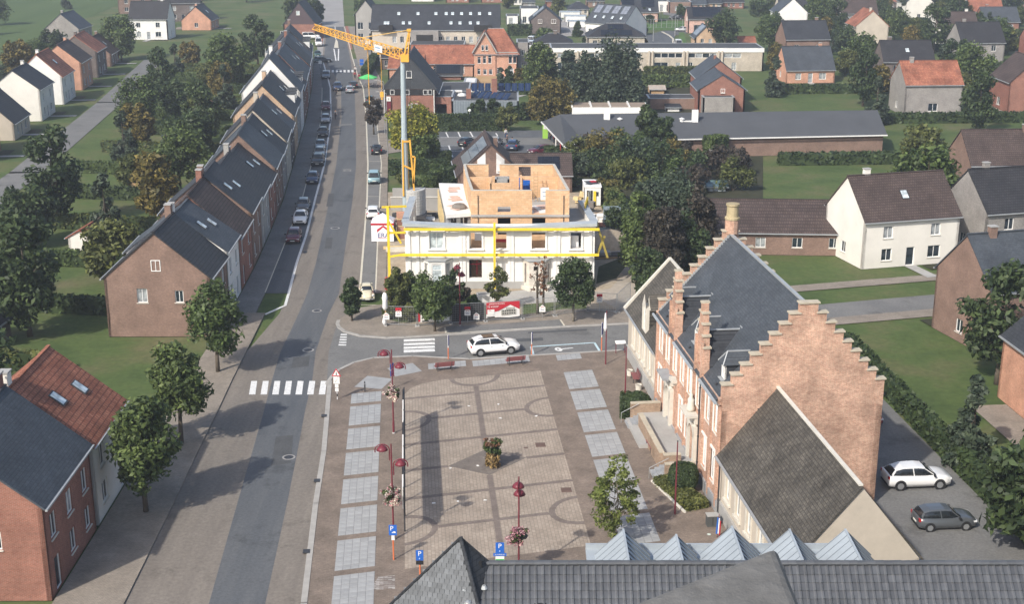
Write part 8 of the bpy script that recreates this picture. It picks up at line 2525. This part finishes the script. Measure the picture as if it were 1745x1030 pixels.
hedge('lower hedge row before the pale terrace gardens', at(1098, 148), at(1190, 148), 2.0, 2.4, LEAF_MID, .45, 14, 96)
hedge('hedge below the green tree and villa garden', at(880, 160), at(916, 160), 3.0, 2.4, LEAF_MID, .42, 14, 97)
hedge('dark hedge under the white box house', at(866, 60), at(905, 60), 3.0, 3.0, LEAF_DARK, .5, 10, 98)
hedge('tall terrace hedge behind the green parasol', at(622, 134), at(640, 106), 1.6, 2.2, LEAF_DARK, .4, 18, 99)
for lb, u, v, vt, w_, k_, m_ in (('large dark tree at the upper right edge', 1236, 88, 14, 56, 'round', LEAF_DARK), ('ball-crowned street tree before the pink house', 1160, 33, 7, 14, 'round', LEAF_MID), ('small tree at the solar terrace corner', 1097, 36, 12, 10, 'egg', LEAF_DARK),
                           ('bushy tree below the solar terrace', 1096, 58, 38, 12, 'egg', LEAF_DARK), ('bushy tree before the dark brick gable', 930, 66, 50, 30, 'round', LEAF_MID), ('ball tree on the bright lawn', 1109, 40, 26, 12, 'round', LEAF_DARK), ('slim conifer in the beige hipped garden', 995, 86, 62, 10, 'cone', LEAF_DARK),
                           ('olive tree at the top edge', 866, 14, -16, 22, 'round', LEAF_OLIVE), ('green tree beyond the garages', 950, 24, -4, 20, 'round', LEAF_OLIVE), ('tree behind the far brick gable', 510, 44, -12, 52, 'round', LEAF_DARK), ('second tree behind the far brick gable', 540, 40, -2, 26, 'round', LEAF_DARK),
                           ('tree beside the far verge', 612, 22, -6, 16, 'round', LEAF_MID), ('bush on the far verge corner', 650, 92, 76, 18, 'round', LEAF_MID), ('reddish bush by the small street', 1090, 80, 66, 24, 'round', LEAF_AUT)):
    tpx(lb, u, v, vt, w_, k_, m_, 40, 90, None, 110 + len(lb) % 7, .08)
# dark undergrowth of the garden belt
poly('soil', px([(945, 275), (1300, 262), (1300, 345), (1210, 345), (1090, 480), (1068, 440), (1030, 350), (950, 330)]), .012, ground_mat('garden_soil', [(.3, (.03, .035, .018)), (.7, (.06, .058, .034))], .3, 2))
poly('garden_ground', px([(742, 205), (930, 205), (930, 148), (1190, 140), (1190, 195), (1100, 196), (970, 200)]), .011, MATS['garden_soil'])
poly('yard', px([(662, 150), (800, 150), (905, 70), (905, 160), (742, 203), (742, 160)]), .009, CONCRETE)
poly('yard', px([(600, 60), (640, 40), (700, 40), (700, 112), (640, 112)]), .012, ASPH_OLD)
poly('pavement', px([(614, 128), (640, 128), (655, 200), (642, 200)]), .113, PAVE_DK)
# ------------------------------------------------------------------ the town carries on to both sides
WALLS = [('red brick', BR_RED), ('white', WHITE), ('brown brick', BR_BROWN), ('beige', BEIGE), ('orange brick', BR_ORANGE), ('grey brick', BR_GREY), ('cream', CREAM), ('dark brick', BR_DARK)]
ROOFS = [('slate', SLATE), ('red tile', TILERED), ('black tile', TILEDK), ('brown tile', TILEBR), ('dark slate', SLATEDK)]
LASTH = ['']
def side_house(x, y, rz, w, d, where, ze=None, i=[0]):
    k = i[0]; i[0] += 1
    (wn_, wm), (rn, rm_) = WALLS[(k * 3 + k // 8) % 8], ROOFS[(k * 2 + k // 5) % 5]
    lab = '%s house under a %s roof %s' % (wn_, rn, where)
    LASTH[0] = 'the %s %s-roofed house' % (wn_, rn)
    cp_, sp_ = math.cos(rz), math.sin(rz)
    rect = lambda a0, a1, b0, b1: [(x + a * cp_ - b * sp_, y + a * sp_ + b * cp_) for a, b in ((a0, b0), (a1, b0), (a1, b1), (a0, b1))]
    poly('patio', rect(-w * .3, w * .35, d / 2 + .1, d / 2 + 3.2), .055, PAVER_TAN); poly('garden_path', rect(-.7, .7, -d / 2 - 5, -d / 2 - .1), .056, CONCRETE)
    poly('flower_bed', rect(w * .12, w * .5, -d / 2 - 2.2, -d / 2 - .3), .057, MATS['garden_soil'])
    ze = ze or rnd.choice([3.0, 5.6, 5.9, 6.2])
    fl = [(w * .25, .8, 1.3, 1.4), (w * .75, .8, 1.6, 1.4), (w * .5, .05, 1.05, 2.15, dict(nx=1, name='door', sill=False))]
    if ze > 5: fl += [(w * .25, 3.4, 1.2, 1.4), (w * .75, 3.4, 1.2, 1.4)]
    return house(lab, x, y, rz, w, d, ze, ze + d * rnd.uniform(.38, .5), wm, rm_, F=fl, B=[(w * .5, .8, 1.8, 1.5)], Lw=[(d * .5, .9, 1.1, 1.3)], Rw=[(d * .5, .9, 1.1, 1.3)], chim=[(w * .3 * (-1) ** k, .2, .7, .9)],
                 skyl=[(-1, 0, .5)] if k % 3 == 0 else [], group='houses ' + where)
TPROTO = [('round', 9, 7.5, LEAF_MID), ('round', 7, 6, LEAF_DARK), ('egg', 11, 6, LEAF_DARK), ('round', 6, 5, LEAF_OLIVE), ('cone', 9, 4, LEAF_BLUE), ('egg', 8, 5, LEAF_AUT)]
def side_tree(x, y, k, where):
    kd, h, w, m_ = TPROTO[k % 6]
    return tree('%s %s %s' % (nm[m_.name], {'round': 'round tree', 'egg': 'tall tree', 'cone': 'conifer'}[kd], where), x, y, kd, h, w, m_, 48, 90, .36, 200 + k % 6, .14 if kd != 'cone' else .04, scale=rnd.uniform(.75, 1.2), group='trees of the surrounding gardens')
gr_ = random.Random(11)
def px_of(x, y):
    f = y * _c + CAM_H * _s
    return 872.5 + F_PX * x / f
# left: back gardens, lane and a second row of houses
for k in range(15):
    Y = 78 + 17 * k; xb = wallx(Y)
    hn_ = 'the ' + min(tw_, key=lambda q: abs(q[0] + q[1] / 2 - Y))[7] + ' row house'
    hedge('garden boundary hedge behind ' + hn_, (xb - 12, Y), (xb - 32, Y + 3), .9, 1.8, [LEAF_DARK, LEAF_MID, LEAF_OLIVE][k % 3], .3, 12, 300 + k, group='hedges behind the terraced row')
    side_tree(xb - gr_.uniform(14, 20), Y + gr_.uniform(4, 12), k, 'close behind ' + hn_)
    side_tree(xb - gr_.uniform(22, 32), Y + gr_.uniform(2, 14), k + 3, 'far behind ' + hn_)
    if k % 2 == 0:
        s_ = house('%s garden shed behind the terraced row' % ('timber', 'pale', 'dark')[k % 3], xb - 21, Y + 8, 1.5, 4, 3, 2.1, 2.9, (TIMBER, CREAM, BR_DARK)[k % 3], (BITUMEN, TILERED, SLATE)[k % 3], name='garden_shed', cat='shed', F=[(2, .1, .9, 1.8, dict(nx=1, sill=False, name='door'))], group='sheds behind the terraced row')
lane = [(wallx(Y) - 40, Y) for Y in (60, 130, 200, 270, 340)]
line('lane', lane, 5.0, .01, ASPH_OLD)
for k in range(13):
    Y = 92 + 20 * k; xb = wallx(Y) - 50
    if px_of(xb, Y) > -60: side_house(xb - 3, Y, R(90) + .1, 11, 9, 'along the lane behind the terraced row')
    side_tree(xb - 16, Y + 8, k + 1, 'beyond the lane behind ' + LASTH[0])
    if k % 2 == 0: hedge('field hedge far behind %s' % LASTH[0], (xb - 22, Y), (xb - 24, Y + 26), 1.4, 2.2, LEAF_DARK, .34, 9, 330 + k, group='field hedges')
FIELD = ground_mat('stubble_field', [(.3, (.17, .145, .075)), (.7, (.24, .205, .11))], .04, 1.2, streak=(.3, 1, .12))
FIELD2 = ground_mat('green_crop', [(.3, (.05, .085, .025)), (.7, (.085, .125, .04))], .05, 1.5, streak=(.3, 1, .12))
poly('field', [(-330, 150), (-112, 120), (-128, 300), (-360, 330)], .01, FIELD)
poly('field', [(-360, 338), (-130, 308), (-150, 560), (-420, 600)], .01, FIELD2)
for k in range(16):
    side_house(-95 - gr_.uniform(0, 70), 350 + 14 * k, gr_.choice([0, 1.57, .2]), 11, 9, 'in the far left quarter') if k % 2 else side_tree(-90 - gr_.uniform(0, 90), 340 + 15 * k, k, 'in the far left quarter')
# right: along the side street and behind the town hall
def ss(x): return 126.4 + (x - 11.5) * .27
for k in range(6):
    x = 44 + 15 * k
    side_house(x, ss(x) + 16.5, R(15), 12, 9, 'north of the side street')
    if x > 40: side_house(x + 4, ss(x) - 13, R(195), 12, 9, 'south of the side street')
    side_tree(x + 7, ss(x) + 27, k, 'behind side street garden %s' % ('one', 'two', 'three', 'four', 'five', 'six')[k]); side_tree(x - 2, ss(x) - 26, k + 2, 'south of side street garden %s' % ('one', 'two', 'three', 'four', 'five', 'six')[k])
line('pavement', [(22, ss(22) + 6.6), (125, ss(125) + 6.6)], 2.2, .03, PAVER_TAN)
line('pavement', [(27, ss(27) - 5.2), (125, ss(125) - 5.2)], 2.2, .03, PAVER_TAN)
for k in range(6):
    x, y = 34 + 9 * (k % 3), 78 + 14 * (k // 3)
    side_tree(x, y, k + 1, 'in the yard behind the town hall')
poly('yard', [(25.5, 75), (34, 75), (30, 118), (23.5, 116)], .012, ASPH_OLD)
for k_, (x_, y_, kd_, pt_) in enumerate(((29, 82, 'hatch', 'grey'), (29, 88.5, 'suv', 'white'), (27.5, 100, 'hatch', 'red'), (27, 108, 'van', 'silver'))):
    car('%s car parked in the yard behind the town hall' % pt_, 0, 0, kd_, pt_, R(5), 'cars in the town hall yard', loc=(x_, y_))
hedge('hedge behind the town hall yard', (34.5, 72), (31, 118), 1.0, 1.8, LEAF_DARK, .26, 16, 350)
side_house(46, 100, R(95), 13, 9, 'behind the town hall yard'); side_house(44, 84, R(95), 11, 9, 'behind the town hall yard')
for r_ in range(9):
    Y = 185 + 38 * r_
    for k in range(5):
        x = .176 * (Y + 16) + 9 + 21 * k + gr_.uniform(-2, 2)
        if px_of(x, Y) > 1800 or (Y < 240 and x < 66) or (300 < Y < 340 and x < 66): continue
        if (k + r_) % 3 != 2: side_house(x, Y + gr_.uniform(-4, 4), gr_.choice([0, .1, 1.57, 3.2]), 11, 9, 'in the right hand quarter, row %s' % ('one', 'two', 'three', 'four', 'five', 'six', 'seven', 'eight', 'nine')[r_])
        rw_ = 'garden row %s' % ('one', 'two', 'three', 'four', 'five', 'six', 'seven', 'eight', 'nine')[r_]
        side_tree(x + 11, Y + 8 + gr_.uniform(-4, 6), k + r_, 'beside %s, %s' % (LASTH[0], rw_)); side_tree(x - 4, Y + 18 + gr_.uniform(-3, 3), k + r_ + 2, 'behind %s, %s' % (LASTH[0], rw_))
    if r_ % 2 == 0: line('lane', [(.176 * (Y + 16) + 2, Y - 14), (.40 * Y + 40, Y - 10)], 5, .014 + .002 * r_, ASPH_OLD)
    hedge('garden hedge behind row %s of the right quarter' % ('one', 'two', 'three', 'four', 'five', 'six', 'seven', 'eight', 'nine')[r_], (.176 * (Y + 16) + 6, Y + 21), (.38 * Y + 10, Y + 23), 1.2, 1.8, LEAF_DARK, .45, 7, 370 + r_, group='hedges of the right hand quarter')
# trees on the left pavement whose shade falls on the road
for k, Y in enumerate((84, 96, 112)):
    xk = float(np.interp(Y, [at(r[2], r[0])[1] for r in NEAR[::-1]], [at(r[2], r[0])[0] for r in NEAR[::-1]]))
    tree('street tree on the left pavement %s' % ('nearest the church', 'opposite the long screen', 'near the big crossing')[k], xk - 1.6, Y, 'egg', 8.2, 4.6, LEAF_MID, 50, 110, .24, 390 + k, .28, group='street trees on the left pavement')
# ------------------------------------------------------------------ thin air between the tower and the far end of town
hz = MB().box((0, 3460, 24.4), (8600, 7200, 52.8))
hm = bpy.data.materials.new('haze'); hm.use_nodes = True
ht_ = hm.node_tree; ht_.nodes.clear()
pv = ht_.nodes.new('ShaderNodeVolumePrincipled'); mo = ht_.nodes.new('ShaderNodeOutputMaterial')
pv.inputs['Color'].default_value = (.86, .91, 1.0, 1)
pv.inputs['Density'].default_value = HAZE_D
pv.inputs['Anisotropy'].default_value = .3
ht_.links.new(pv.outputs[0], mo.inputs['Volume'])
ho = hz.build('haze', hm); ho['kind'] = 'stuff'
